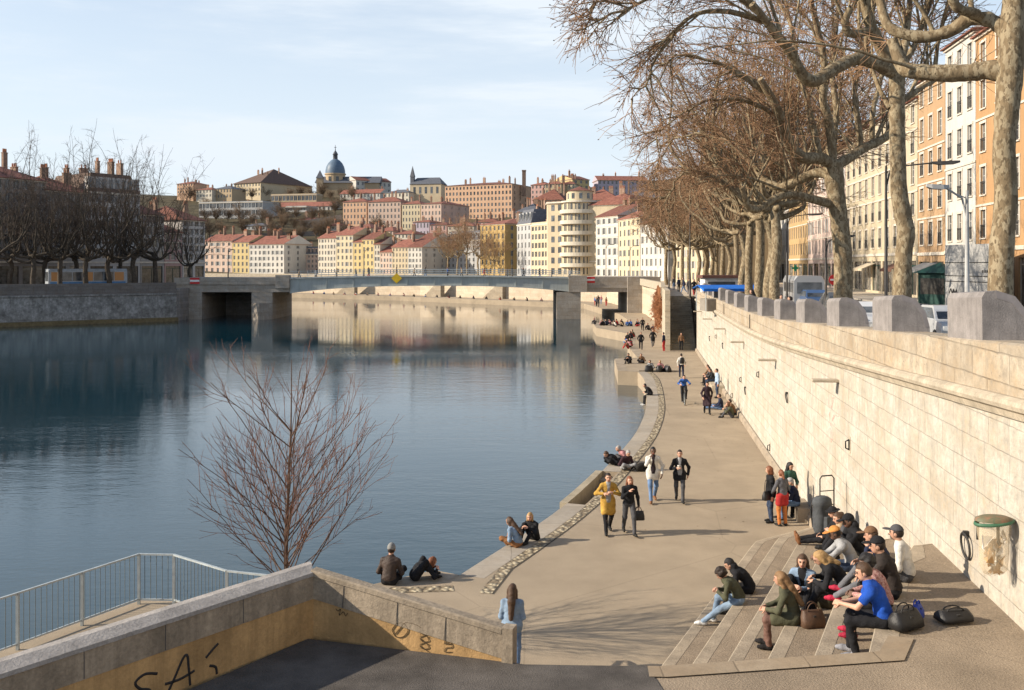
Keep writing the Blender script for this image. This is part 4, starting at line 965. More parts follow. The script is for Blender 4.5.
def tubes(br, r0, r1, sides):
    n, m, _ = br.shape; T = np.zeros_like(br); T[:, 1:-1] = br[:, 2:] - br[:, :-2]; T[:, 0] = br[:, 1] - br[:, 0]; T[:, -1] = br[:, -1] - br[:, -2]; T = unit(T)
    ref = np.where(np.abs(T[:, :1, 2:3]) < .8, np.array([0, 0, 1.]), np.array([1., 0, 0])); u = unit(np.cross(T, ref)); v = np.cross(T, u)
    s = np.linspace(0, 1, m)[None, :, None]; rad = (r0[:, None, None] * (1 - s) + r1[:, None, None] * s)
    a = np.arange(sides) * 2 * np.pi / sides
    V = br[:, :, None] + (u[:, :, None] * np.cos(a)[None, None, :, None] + v[:, :, None] * np.sin(a)[None, None, :, None]) * rad[:, :, None]
    ring = np.arange(sides); base = (np.arange(n)[:, None, None] * m + np.arange(m - 1)[None, :, None]) * sides
    A = base + ring; B = base + (ring + 1) % sides; Q = np.stack([A, B, B + sides, A + sides], -1).reshape(-1, 4)
    return V.reshape(-1, 3), Q
def fast_mesh(name, groups, mats):
    """groups: list of (V, Q, material index)"""
    me = bpy.data.meshes.new(name); nv = sum(len(g[0]) for g in groups); nq = sum(len(g[1]) for g in groups)
    V = np.concatenate([g[0] for g in groups]).astype(np.float32); off = 0; Qs = []; mi = []
    for g in groups: Qs.append(g[1] + off); mi.append(np.full(len(g[1]), g[2])); off += len(g[0])
    Q = np.concatenate(Qs).astype(np.int32); mi = np.concatenate(mi).astype(np.int32)
    me.vertices.add(nv); me.vertices.foreach_set('co', V.ravel()); me.loops.add(nq * 4); me.loops.foreach_set('vertex_index', Q.ravel())
    me.polygons.add(nq); me.polygons.foreach_set('loop_start', np.arange(0, nq * 4, 4, dtype=np.int32)); me.polygons.foreach_set('material_index', mi)
    me.polygons.foreach_set('use_smooth', np.ones(nq, bool))
    for m in mats: me.materials.append(m)
    me.update(calc_edges=True); me.validate(); return me
def poly_branch(pts, rads, sides=10, sub=4, kn=0., rg=None):
    sp = np.array([tuple(p) for p in smooth3(pts, sub)]); rr = np.interp(np.linspace(0, 1, len(sp)), np.linspace(0, 1, len(rads)), rads)
    if kn and rg is not None: rr = rr * (1 + rg.normal(0, kn, len(rr)))
    mb = MB().tube([tuple(p) for p in sp], list(rr), sides)
    return sp, rr, mb
def smooth3(pts, n=4):
    out = []
    for i in range(len(pts) - 1):
        p0 = Vector(pts[max(i - 1, 0)]); p1 = Vector(pts[i]); p2 = Vector(pts[i + 1]); p3 = Vector(pts[min(i + 2, len(pts) - 1)])
        for k in range(n):
            t = k / n; out.append(.5 * (2 * p1 + (p2 - p0) * t + (2 * p0 - 5 * p1 + 4 * p2 - p3) * t * t + (3 * p1 - p0 - 3 * p2 + p3) * t ** 3))
    return out + [Vector(pts[-1])]
def resample(sp, m):
    x = np.linspace(0, len(sp) - 1, m); i = np.minimum(x.astype(int), len(sp) - 2); f = (x - i)[:, None]; return sp[i] * (1 - f) + sp[i + 1] * f
def twig_layers(rg, shoots, rs, k1, k2, l1=(.9, 2.3), l2=(.35, 1.0), r1=.015, r2=.009, droop=-.06, balls=0, ends=True):
    g = []
    P, D, idx, t = offspring(rg, shoots, k1, .18, 1., .35, 1.1)
    ln = rg.uniform(*l1, len(P)) * (1.15 - .5 * t); tw = sweep(rg, P, D, ln, 5, .16, np.array([0, 0, droop * 1.]))
    g.append((*tubes(tw, np.full(len(P), r1), np.full(len(P), r1 * .5), 3), 0))
    P2, D2, i2, t2 = offspring(rg, tw, k2, .15, 1., .3, 1.0)
    tw2 = sweep(rg, P2, D2, rg.uniform(*l2, len(P2)), 3, .2, np.array([0, 0, droop]))
    g.append((*tubes(tw2, np.full(len(P2), r2), np.full(len(P2), r2 * .55), 3), 0))
    if balls:
        c = tw2[rg.choice(len(tw2), balls), -1]; r = rg.uniform(.018, .032, balls)[:, None, None]
        o = np.array([[1, 0, 0], [0, 1, 0], [-1, 0, 0], [0, -1, 0], [0, 0, 1], [0, 0, -1]], float); V = (c[:, None] + o[None] * r).reshape(-1, 3)
        q = np.array([[0, 1, 4, 4], [1, 2, 4, 4], [2, 3, 4, 4], [3, 0, 4, 4], [1, 0, 5, 5], [2, 1, 5, 5], [3, 2, 5, 5], [0, 3, 5, 5]])
        q = np.array([[0, 1, 2, 4], [2, 3, 0, 4], [1, 0, 3, 5], [3, 2, 1, 5]])
        g.append((V, (np.arange(balls)[:, None, None] * 6 + q[None]).reshape(-1, 4), 1))
    return g
def plane_tree_mesh(seed, fork=5.2, reach=3.4, H=17., lean=-.35, nl=6, per=11, k1=11, k2=5, rt=.36, tw=1., spread=1., prune=7.4):
    """returns trunk MB (trunk and thick limbs) and the crown groups; river side is -x"""
    rg = np.random.default_rng(seed); tr = MB(); lims = []
    top = (rg.normal(0, .3) + lean * .6, rg.normal(0, .3), fork)
    tp = [(0, 0, -.3), (rg.normal(0, .06), rg.normal(0, .06), fork * .3), (rg.normal(0, .12) + lean * .2, rg.normal(0, .12), fork * .65), top]
    sp, rr, mb = poly_branch(tp, [rt * 1.35, rt * 1.02, rt * .92, rt * .9, rt * .88, rt * .95], 12, 5, .025, rg); tr.add(mb.v, mb.f, 0, True)
    sh_P, sh_D, sh_L, sh_R = [], [], [], []
    for i in range(nl):
        az = 2 * math.pi * (i + rg.uniform(-.3, .3)) / nl; dx, dy = math.cos(az), math.sin(az)
        rch = reach * rg.uniform(.6, 1.15) * (1.15 if dx < 0 else .9); z0 = fork - rg.uniform(.0, .9)
        p = [(top[0] * .9, top[1] * .9, z0)]; q = np.array(p[0]); dz = rg.uniform(.0, .5)
        for s in range(4):
            q = q + np.array([dx * rch / 4 + rg.normal(0, .22), dy * rch / 4 + rg.normal(0, .22), dz * rch / 4 + rg.normal(0, .16)]); dz += rg.uniform(.0, .5); p.append(tuple(q))
        q2 = q + np.array([dx * .7 + rg.normal(0, .3), dy * .7 + rg.normal(0, .3), 1.6]); p.append(tuple(q2)); q3 = q2 + np.array([dx * .4 + rg.normal(0, .4), dy * .4, 2.2]); p.append(tuple(q3))
        sp, r_, mb = poly_branch(p, [rt * .62, rt * .5, rt * .44, rt * .4, rt * .36, rt * .28, rt * .2], 8, 3, .07, rg); tr.add(mb.v, mb.f, 0, True)
        n = per
        t = rg.uniform(.22, 1., n) * (len(sp) - 1.01); ii = t.astype(int); P = sp[ii] + (sp[ii + 1] - sp[ii]) * (t - ii)[:, None]
        D = np.stack([dx * .35 + rg.normal(0, .32, n) * spread + lean * .18, dy * .35 + rg.normal(0, .32, n) * spread, rg.uniform(.7, 1.15, n)], 1)
        sh_P.append(P); sh_D.append(D); sh_L.append(rg.uniform(.55, 1., n) * (H - fork)); sh_R.append(rg.uniform(.038, .072, n))
    P = np.concatenate(sh_P); D = np.concatenate(sh_D); Ls = np.concatenate(sh_L); Rr = np.concatenate(sh_R)
    out = D[:, :2] + P[:, :2] * .12; trop = np.concatenate([out * .055, np.full((len(P), 1), -.02)], 1); arch = rg.random(len(P)) < .4; trop[arch, 2] = -.10; trop[arch, :2] *= 1.7
    S = sweep(rg, P, D, Ls, 11, .06, trop)
    kp_ = np.hypot(S[:, -1, 0], S[:, -1, 1]) < prune; S = S[kp_]; Rr = Rr[kp_]
    g0 = tubes(S, Rr, np.full(len(S), .012), 5); lo = (g0[0], g0[1], 2)
    g = twig_layers(rg, S, Rr, k1, k2, r1=.015 * tw, r2=.010 * tw)
    return tr, [lo] + g
def add_tree(name, label, loc, rz, tmesh, cmesh, group=None, sc=1.):
    t = thing(name, label, 'tree', loc, rz, group); t.scale = (sc, sc, sc)
    link('trunk', tmesh, t); link('crown', cmesh, t); return t
def crown_mats(b, t): return [t, m_ball, b]
def inside(tip, x0, d0, zb, m):
    y = tip[:, 1] + d0; px = CX + (tip[:, 0] + x0) * F / y; py = HY - (tip[:, 2] + zb - CZ) * F / y
    return px > np.interp(py, [-60, 20, 45, 80, 110, 150, 190, 260], [540, 545, 565, 596, 612, 628, 636, 640]) + m
# hero trees: limbs laid out as seen, each at its own depth
def hero(name, label, d0, trunk, trad, limbs, arcs, seed, k1=10, k2=5, balls=160, shoots_per=7):
    rg = np.random.default_rng(seed); x0 = (trunk[0][0] - CX) / F * d0; zb = Zc(d0) - .02
    def w(p, dd=0.):
        q = up(p[0], p[1], d0 + dd); return (q[0] - x0, q[1] - d0, q[2] - zb)
    t = thing(name, label, 'tree', (x0, d0, zb), 0); tr = MB()
    tp = [w(p) for p in trunk]; tp[0] = (tp[0][0], tp[0][1], -.3)
    sp, rr, mb = poly_branch(tp, trad, 14, 5, .035, rg); tr.add(mb.v, mb.f, 0, True)
    SP, SD, SL, SR = [], [], [], []; g = []
    for pts, r0, r1, dd0, dd1 in limbs:
        n = len(pts); p = [w(q, dd0 + (dd1 - dd0) * i / (n - 1)) for i, q in enumerate(pts)]
        sp, rr, mb = poly_branch(p, [r0, (r0 * .72 + r1 * .28), (r0 * .45 + r1 * .55), r1], 10, 5, .06, rg); tr.add(mb.v, mb.f, 0, True)
        k = shoots_per; tt = rg.uniform(.25, 1., k) * (len(sp) - 1.01); ii = tt.astype(int); P = sp[ii]
        T = unit(sp[ii + 1] - sp[ii]); D = T * .35 + rg.normal(0, .38, (k, 3)) + np.array([-.03, 0, .8])
        D[:, 2] = np.abs(D[:, 2]); SP.append(P); SD.append(D); SL.append(rg.uniform(3., 6., k)); SR.append(rg.uniform(.03, .06, k))
    P = np.concatenate(SP); D = np.concatenate(SD); Ls = np.concatenate(SL); Rr = np.concatenate(SR)
    trop = np.concatenate([D[:, :2] * .05, np.full((len(P), 1), -.03)], 1); trop[:, 0] -= .012
    S = sweep(rg, P, D, Ls, 11, .06, trop); kp_ = inside(S[:, -1], x0, d0, zb, 14); S = S[kp_]; Rr = Rr[kp_]; g0 = tubes(S, Rr, np.full(len(S), .010), 5); g.append((g0[0], g0[1], 2)); g += twig_layers(rg, S, Rr, k1, k2, balls=balls // 2)
    if arcs:
        A = np.stack([resample(np.array([tuple(v) for v in smooth3([w(q, dd0 + (dd1 - dd0) * i / (len(pts) - 1)) for i, q in enumerate(pts)], 5)]), 16) for pts, dd0, dd1 in arcs])
        A = A + rg.normal(0, .05, A.shape) * np.linspace(0, 1, 16)[None, :, None]
        ga = tubes(A, np.full(len(A), .085), np.full(len(A), .014), 6); g.append((ga[0], ga[1], 2))
        P, D, idx, t_ = offspring(rg, A, 13, .12, 1., .3, .95); B = sweep(rg, P, D + np.array([-.1, 0, .1]), rg.uniform(1.0, 2.6, len(P)) * (1.15 - .75 * t_), 8, .11, np.array([-.005, 0, -.05]))
        B = B[inside(B[:, -1], x0, d0, zb, 4)]
        gb = tubes(B, np.full(len(B), .03), np.full(len(B), .008), 4); g.append((gb[0], gb[1], 2)); g += twig_layers(rg, B, None, 7, 4, l1=(.5, 1.3), l2=(.2, .6), r1=.012, r2=.008, balls=balls)
    tr.build('trunk', m_bark, t); link('crown', fast_mesh('crown', g, crown_mats(m_bark, m_twig)), t)
    return t
hero('plane_tree', 'big forked bare plane tree with mottled trunk behind the fourth guard block', 35.,
     [(842, 318), (843, 262), (838, 212), (835, 186), (833, 163)], [.38, .325, .315, .305, .34, .33],
     [([(834, 166), (820, 158), (804, 158), (792, 148), (785, 133), (781, 118), (772, 99), (760, 79)], .24, .11, 0, -2),
      ([(834, 176), (816, 173), (795, 182), (781, 187), (767, 182), (757, 170), (752, 150)], .19, .09, 0, 2),
      ([(834, 205), (816, 200), (795, 195), (781, 196), (767, 203), (757, 210), (748, 206), (742, 188)], .17, .08, 0, -1.5),
      ([(836, 166), (850, 157), (864, 148), (883, 139), (891, 128), (892, 112)], .20, .10, 0, 1.5),
      ([(858, 152), (860, 140), (856, 106), (855, 86), (860, 66), (868, 40)], .13, .07, .5, 1), ([(872, 144), (873, 111), (877, 94), (882, 71), (880, 45)], .11, .06, .9, 2),
      ([(832, 165), (831, 138), (828, 118), (823, 99), (825, 74), (822, 49), (814, 14), (806, -20)], .18, .08, 0, -.8), ([(820, 158), (811, 118), (806, 94), (798, 74), (794, 40), (786, 5)], .13, .06, -.4, .8),
      ([(834, 163), (834, 140), (836, 110), (832, 70), (836, 30), (840, -10)], .13, .06, .3, 2.2)],
     [([(781, 118), (755, 104), (728, 98), (700, 104), (675, 118), (655, 142)], -1., -2), ([(772, 99), (745, 78), (715, 62), (685, 55), (658, 66), (640, 88)], -1.5, -2),
      ([(757, 170), (738, 150), (712, 136), (690, 134), (668, 146), (655, 170)], 1.5, 3), ([(748, 206), (730, 188), (710, 174), (690, 172), (674, 182), (664, 200)], -.5, -1)], 11, 11, 5, 260)
hero('plane_tree', 'slender bare plane tree whose limb bends left, behind the second guard block', 27.2,
     [(900, 322), (903, 266), (906, 233), (903, 216), (899, 191), (898, 158), (897, 118), (897, 72)], [.27, .235, .23, .225, .215, .21, .22],
     [([(896, 74), (876, 63), (856, 59), (834, 69), (814, 81), (802, 74), (792, 54), (780, 39), (767, 22), (752, 4)], .20, .09, 0, -2.5),
      ([(896, 72), (881, 47), (871, 27), (866, 8), (862, -30)], .20, .11, 0, -.5), ([(871, 30), (859, 33), (849, 33), (845, 22), (850, 8)], .12, .10, -.3, -.8),
      ([(897, 104), (912, 94), (924, 86), (936, 80)], .10, .05, 0, 1), ([(890, 108), (880, 90), (872, 70), (866, 50), (866, 20)], .07, .04, 0, 1.4), ([(897, 72), (905, 45), (908, 20), (912, -20)], .12, .07, 0, 1),
      ([(897, 74), (912, 50), (922, 25), (930, -15)], .10, .06, 0, 2)],
     [([(752, 4), (715, -12), (675, -8), (635, 4), (600, 18), (575, 32)], -2., -3), ([(767, 22), (730, 12), (695, 14), (668, 40), (648, 76), (632, 98)], -2., -2.6), ([(758, 12), (705, -25), (655, -30), (615, -14), (590, 8)], -2., -2)], 12, 10, 5, 420)
hero('plane_tree', 'nearest bare plane tree with thick horizontal limb, at the right edge', 19.4,
     [(1000, 345), (1001, 262), (1006, 200), (1004, 150), (1008, 100), (1011, 60), (1016, -30)], [.25, .22, .215, .21, .22, .24, .22],
     [([(1010, 76), (992, 70), (965, 73), (935, 73), (912, 71), (902, 66), (892, 40)], .21, .11, 0, 1.2), ([(1011, 40), (1000, 26), (986, 19), (968, 20), (950, 31), (924, 37), (898, 32), (886, 22), (880, 0)], .16, .09, 0, 1.5), ([(986, 19), (972, 13), (955, 5), (945, -25)], .12, .07, .4, 0)],
     [], 13, 6, 4, 40, 2)
# the rest of the row: a few grown individuals repeated down the street
def mk(seed, **k):
    tr, g = plane_tree_mesh(seed, **k); return tr.mesh('trunk', m_bark), fast_mesh('crown', g, crown_mats(m_bark, m_twig))
kinds = [mk(21, fork=6.3, reach=2.8, H=16.5, lean=-.2, rt=.27, k1=16, k2=6, tw=1.1), mk(22, fork=5.9, reach=3.1, H=15.5, lean=-.25, rt=.26, k1=16, k2=6, tw=1.1), mk(23, fork=6.8, reach=2.5, H=17, lean=-.2, rt=.27, nl=5, per=13, k1=16, k2=6, tw=1.1)]
row_px = [(777, 0), (769, 1), (758, 2), (750, 0), (742, 1), (735, 2), (729, 1), (723, 0), (717, 2), (712, 1), (708, 0), (704, 2)]
extra = [(21.6, 113, 1), (22.2, 122, 0), (22.9, 131, 2), (23.2, 140, 1), (23.6, 149, 0), (25.5, 118, 2), (27, 136, 1)]
rg_ = random.Random(5)
for i, (px, kd) in enumerate(row_px):
    d = 7.1 / ((px - CX) / F - .13)
    if px < 745: d = 65 + (745 - px) * 2.1
    x = (px - CX) / F * d
    add_tree('plane_tree', 'bare plane tree farther along the row behind the pale wall, past the big forked one', (x, d, Zc(d) - .02), rg_.uniform(-.5, .5), *kinds[kd], group='bare plane trees down the street', sc=rg_.uniform(.92, 1.08))
for i, (x, d, kd) in enumerate(extra):
    add_tree('plane_tree', 'bare plane tree farther along the row behind the pale wall, past the big forked one', (x, d, 5.54), rg_.uniform(-.5, .5), *kinds[kd], group='bare plane trees down the street', sc=rg_.uniform(.92, 1.02))
# left bank
dk = []
for s in (31, 32, 33):
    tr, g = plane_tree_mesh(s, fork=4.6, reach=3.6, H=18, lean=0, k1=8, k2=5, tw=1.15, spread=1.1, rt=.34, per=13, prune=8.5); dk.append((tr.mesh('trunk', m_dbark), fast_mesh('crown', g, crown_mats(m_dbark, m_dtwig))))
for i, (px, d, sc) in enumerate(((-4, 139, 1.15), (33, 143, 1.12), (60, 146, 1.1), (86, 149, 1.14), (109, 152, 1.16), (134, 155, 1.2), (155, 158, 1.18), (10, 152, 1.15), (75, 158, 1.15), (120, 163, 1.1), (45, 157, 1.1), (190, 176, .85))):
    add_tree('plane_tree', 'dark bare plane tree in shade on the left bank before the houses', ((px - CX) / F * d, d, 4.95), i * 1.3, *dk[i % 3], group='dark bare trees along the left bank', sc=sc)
# bare trees by the far end of the bridge
for i, (px, d, sc) in enumerate(((448, 300, .95), (457, 292, 1.0), (467, 286, 1.05), (478, 280, .95), (494, 272, .75))):
    add_tree('plane_tree', 'bare brown tree before the pale house beyond the bridge, left of the ochre house', ((px - CX) / F * d, d, 5.5), i * 1.7, *kinds[i % 3], group='bare trees beyond the bridge', sc=sc)
# hillside trees: small bare crowns
def scrub(seed, h=8):
    rg = np.random.default_rng(seed); n = 26; P = np.zeros((n, 3)); P[:, 2] = rg.uniform(1, 2.6, n); D = np.stack([rg.normal(0, .5, n), rg.normal(0, .5, n), rg.uniform(.6, 1, n)], 1)
    S = sweep(rg, P, D, rg.uniform(.5, .95, n) * h, 7, .12, np.array([0, 0, .03])); a = tubes(S, np.full(n, .09), np.full(n, .03), 4)
    g = [(a[0], a[1], 0)] + twig_layers(rg, S, None, 10, 4, l1=(1., 2.4), l2=(.6, 1.4), r1=.035, r2=.025, droop=0)
    return MB().tube([(0, 0, -.5), (.1, 0, 1.4), (.0, .1, 3.4)], [.26, .2, .1], 6).mesh('trunk', m_dbark), fast_mesh('crown', g, [m_htwig, m_ball, m_dbark])
hk = [scrub(s, h) for s, h in ((41, 8), (42, 9.5), (43, 7))]
spots = [(205, 222, 500), (216, 226, 490), (228, 224, 495), (240, 226, 490), (252, 228, 480), (262, 225, 490), (273, 236, 450), (283, 231, 460), (294, 229, 466), (305, 232, 455), (316, 236, 440), (326, 233, 450), (335, 226, 470), (343, 238, 430),
         (268, 228, 480), (281, 222, 500), (296, 221, 505), (312, 224, 495), (324, 222, 500), (335, 216, 520), (290, 240, 430), (275, 243, 425), (300, 242, 428), (321, 241, 430), (222, 236, 450), (243, 237, 448), (258, 239, 440), (209, 240, 440),
         (290, 195, 625), (300, 193, 640), (312, 192, 620), (322, 192, 625), (330, 194, 612), (264, 196, 630), (252, 199, 610), (240, 200, 608), (215, 197, 600), (228, 197, 605), (341, 194, 625), (380, 236, 440), (412, 240, 420), (376, 232, 452), (345, 206, 560), (352, 197, 600), (196, 236, 440), (186, 230, 470), (206, 212, 540), (190, 196, 600)]
for i, (px, py, d) in enumerate(spots):
    p = up(px, py, d); add_tree('hillside_tree', 'small bare brown tree on the hillside scrub between the houses', (p[0], p[1], hill_z(p[0], p[1]) - .5), i * 2.1, *hk[i % 3], group='bare trees on the hillside', sc=(.8, 1.0, .9, 1.15)[i % 4])
# the young tree at the water's edge in front
def young():
    rg = np.random.default_rng(8); x, y = -4.55, 19.6; t = thing('young_tree', 'young bare tree with reddish upswept branches behind the ramp parapet', 'tree', (x, y, 1.0))
    trk = np.array([[0, 0, -.2], [.02, 0, .9], [.0, .05, 1.9], [.05, .0, 3.0], [.1, .02, 4.3], [.12, 0, 5.7]]); mb = MB().tube([tuple(p) for p in smooth3([tuple(p) for p in trk], 4)], list(np.linspace(.06, .006, 21)), 8)
    mb.build('trunk', m_rbark, t)
    n = 58; tt = np.sort(rg.uniform(.17, .8, n)) * 5; ii = tt.astype(int); P = trk[ii] + (trk[ii + 1] - trk[ii]) * (tt - ii)[:, None]; az = np.arange(n) * 2.4 + rg.normal(0, .3, n)
    el = rg.uniform(.6, 1.1, n); D = np.stack([np.cos(az) * np.cos(el), np.sin(az) * np.cos(el), np.sin(el)], 1)
    S = sweep(rg, P, D, rg.uniform(1.7, 3.3, n) * (1.2 - tt / 5 * .62), 9, .05, np.array([0, 0, .02])); r0 = rg.uniform(.009, .017, n)
    a = tubes(S, r0, np.full(n, .005), 5); g = [(a[0], a[1], 2)]
    P2, D2, i2, t2 = offspring(rg, S, 6, .15, .95, .3, .65, .3); tw = sweep(rg, P2, D2, rg.uniform(.4, 1.15, len(P2)), 6, .09, np.array([0, 0, .05])); b = tubes(tw, np.full(len(P2), .006), np.full(len(P2), .0035), 4); g.append((b[0], b[1], 0))
    P3, D3, i3, t3 = offspring(rg, tw, 2, .3, .95, .3, .7, .2); tw3 = sweep(rg, P3, D3, rg.uniform(.15, .45, len(P3)), 4, .1, np.array([0, 0, .04])); c = tubes(tw3, np.full(len(P3), .0045), np.full(len(P3), .003), 3); g.append((c[0], c[1], 0))
    link('crown', fast_mesh('crown', g, [m_rtwig, m_ball, m_rbark]), t)
young()
# rust-coloured creeper on the wall by the side stair
def creeper():
    rg = np.random.default_rng(4); d = 108.; x = Wx(d) - 2.75; t = thing('climbing_plant', 'rust brown creeper hanging down the wall beyond the side stair', 'plant', (x, d, 1.0), WR)
    n = 90; P = np.stack([rg.uniform(-9, 7, n), rg.uniform(.02, .2, n), rg.uniform(3.8, 5.3, n)], 1); S = sweep(rg, P, np.stack([rg.normal(0, .3, n), np.full(n, .1), -np.ones(n)], 1), rg.uniform(1.5, 3.5, n), 6, .12, np.array([0, -.03, -.05])); S[:, :, 1] = np.abs(S[:, :, 1])
    a = tubes(S, np.full(n, .03), np.full(n, .015), 4); link('foliage', fast_mesh('foliage', [(a[0], a[1], 0)] + twig_layers(rg, S, None, 10, 4, l1=(.3, .7), l2=(.2, .4), r1=.03, r2=.025), [M('rust_creeper', (.30, .13, .06), .95, .3, 1), m_ball, m_dbark]), t)
creeper()
# ------------------------------------------------------------------ the bridge
def bridge():
    t = thing('road_bridge', 'grey green steel girder bridge between two stone abutments', 'bridge')
    y0, y1 = 155., 168.
    XL, XR = -35.3, 10.9
    fz = lambda x: 4.95 + .35 * (1 - ((x - (XL + XR) / 2) / 23.1) ** 2) - .85 * abs((x - (XL + XR) / 2) / 23.1) ** 3      # soffit
    tz = lambda x: 6.55 + .32 * (1 - ((x - (XL + XR) / 2) / 23.1) ** 2)
    xs = [XL + (XR - XL) * i / 32 for i in range(33)]
    for nm, ya, yb in (('girder', y0, y0 + .5), ('girder', y1 - .5, y1)):
        MB().loft([[(x, ya, fz(x)), (x, yb, fz(x)), (x, yb, tz(x)), (x, ya, tz(x))] for x in xs]).build(nm, m_girder, t)
    for i in range(11):
        x = XL + 1.5 + 4.3 * i; MB().box((x - .06, y0 - .12, fz(x) + .05), (x + .06, y0 - .003, tz(x) - .05)).build('stiffener', m_girder, t)
    MB().loft([[(x, y0 - .22, tz(x) - .16), (x, y0 - .002, tz(x) - .16), (x, y0 - .002, tz(x) + .02), (x, y0 - .22, tz(x) + .02)] for x in xs]).build('flange', M('pale_flange', (.46, .48, .45), .5), t)
    MB().loft([[(x, y0 - .18, fz(x) - .0), (x, y0 - .002, fz(x)), (x, y0 - .002, fz(x) + .12), (x, y0 - .18, fz(x) + .12)] for x in xs]).build('lower_flange', m_girder, t)
    MB().loft([[(x, y0 + .51, tz(x) - .9), (x, y1 - .51, tz(x) - .9), (x, y1 - .51, tz(x) - .3), (x, y0 + .51, tz(x) - .3)] for x in xs]).build('deck', M('bridge_deck', (.16, .155, .15)), t)
    mb = MB(); r2 = MB()
    for x in [XL + .6 + i * 1.1 for i in range(42)]: mb.bar((x, y0 + .15, tz(x)), (x, y0 + .15, tz(x) + .98), .05, .05)
    for h in (.35, .68, 1.0): mb.tube([(x, y0 + .15, tz(x) + h) for x in xs], .03, 5); r2.tube([(x, y1 - .15, tz(x) + h) for x in xs], .03, 5)
    mb.build('handrail', m_rail, t); r2.build('handrail', m_rail, t)
    def stone(nm, lo, hi): MB().box(lo, hi).build(nm, m_bstone, t)
    stone('abutment_span', (-53.5, y0 - .2, 4.3), (XL - .02, y1, 6.55)); stone('abutment_parapet', (-53.6, y0 - .35, 5.5), (-36.5, y0 - .21, 6.6))
    stone('parapet_pier', (-37.5, y0 - .5, 4.9), (-35.3, y0 + .8, 7.0)); stone('abutment_wall', (-57.5, y0 - .3, -2), (-49.2, y1 + .3, 4.29))
    stone('pier', (-41.3, y0 - .4, -2), (-38.0, y1 + .3, 4.29)); stone('pier', (7.1, y0 - .4, -2), (10.9, y1 + .3, 4.29))
    stone('abutment_span', (XR + .02, y0 - .2, 4.3), (20.2, y1, 6.7)); stone('pier_head', (9.0, y0 - .6, 4.31), (11.9, y0 - .201, 6.9))
    stone('abutment_wall', (18.3, y0 - .8, .5), (23.5, y1 + .3, 6.72)); stone('string_course', (11.9, y0 - .34, 4.95), (18.28, y0 - .201, 5.2))
    MB().prism([(-41.3, y0 - .41), (-38.0, y0 - .41), (-39.6, y0 - 2.0)][::-1], -1.5, 2.6).build('cutwater', m_bstone, t)
    return tz
btz = bridge()
def sign(name, label, loc, kind):
    t = thing(name, label, 'sign', loc)
    if kind == 'bar':                            # red, white, red horizontal bands
        MB().box((-.75, 0, 0), (.75, .05, .98)).build('board', M('sign_red', (.55, .03, .03), .5), t)
        MB().box((-.75, -.012, .34), (.75, -.001, .64)).build('white_band', M('sign_white', (.75, .74, .72), .5), t)
    else:
        MB().add([(0, 0, -.85), (.85, 0, 0), (0, 0, .85), (-.85, 0, 0), (0, .05, -.85), (.85, .05, 0), (0, .05, .85), (-.85, .05, 0)], [(0, 1, 2, 3), (7, 6, 5, 4), (0, 4, 5, 1), (1, 5, 6, 2), (2, 6, 7, 3), (3, 7, 4, 0)]).build('board', M('sign_yellow', (.75, .48, .03), .5), t)
sign('navigation_sign', 'red and white barred navigation sign on the shaded left abutment', (-50.3, 154.55, 5.6), 'bar')
sign('navigation_sign', 'red and white barred navigation sign on the right bridge abutment', (12.4, 154.72, 5.75), 'bar')
sign('navigation_sign', 'yellow diamond navigation sign at mid span of the bridge', (-18.3, 154.6, 6.5), 'dia')
def lamp_post(label, loc, h, arm=0., rz=0., m=None, group=None, head=.9, name='street_lamp'):
    t = thing(name, label, 'street lamp', loc, rz, group); m = m or M('lamp_paint', (.055, .05, .045), .5)
    MB().tube([(0, 0, -.1), (0, 0, 1.1), (0, 0, 1.101), (0, 0, h * .7), (0, 0, h)], [.11, .1, .075, .06, .045], 10).build('pole', m, t)
    if arm: MB().tube([(0, 0, h - .9), (.15, 0, h - .25), (.5, 0, h - .02), (arm, 0, h + .12)], [.035, .035, .032, .03], 6).tube([(0, 0, h - .25), (.5, 0, h - .05)], .018, 5).build('arm', m, t)
    MB().loft([[(arm - .2 + (head + .2) * s, w_ * .5, h + .1 + .03 * s - d_), (arm - .2 + (head + .2) * s, -w_ * .5, h + .1 + .03 * s - d_), (arm - .2 + (head + .2) * s, -w_ * .3, h + .1 + .03 * s + .06), (arm - .2 + (head + .2) * s, w_ * .3, h + .1 + .03 * s + .06)] for s, w_, d_ in ((0, .1, .03), (.3, .28, .09), (.8, .26, .08), (1, .1, .02))]).build('lamp_head', m, t)
    return t
for px, top, d, arm, lb in ((886, 166, 40., 2.0, 'tall street lamp with long arm beside the second trunk, over the road'), (787, 216, 70., 1.6, 'street lamp with arm seen left of the big forked tree'), (826, 238, 62., .9, 'short curved street lamp before the cream building')):
    x = (px - CX) / F * d; z0 = Zc(d) - .1; lamp_post(lb, (x, d, z0), CZ - (top - HY) / F * d - z0, arm, -.12)
lamp_post('pale grey street lamp with curved head before the hoarding', up(967, 265, 30.)[:2] + (Zc(30) - .1,), 5.0, .75, R(180), M('pale_lamp_paint', (.36, .36, .35), .5), head=.5)
for i, (px, d, h) in enumerate(((474, 262, 7.5), (458, 268, 7), (606, 190, 7), (630, 178, 6.5), (669, 128, 8.5), (690, 96, 8.5))):
    x = (px - CX) / F * d; lamp_post('thin distant street lamp along the far quay beyond the bridge' if d > 150 else ('street lamp at the street edge above the creeper' if d > 100 else 'street lamp behind the far parapet, left of the kiosk'), (x, d, 5.5), h, .8, 0, group='distant lamps' if d > 150 else None)
for x in (-46., -24., 0.): lamp_post('slim lamp post standing on the bridge deck', (x, 158, btz(x) - .3 if x > -35 else 6.4), 4.6, .5, 0, group='lamp posts on the bridge', head=.4)

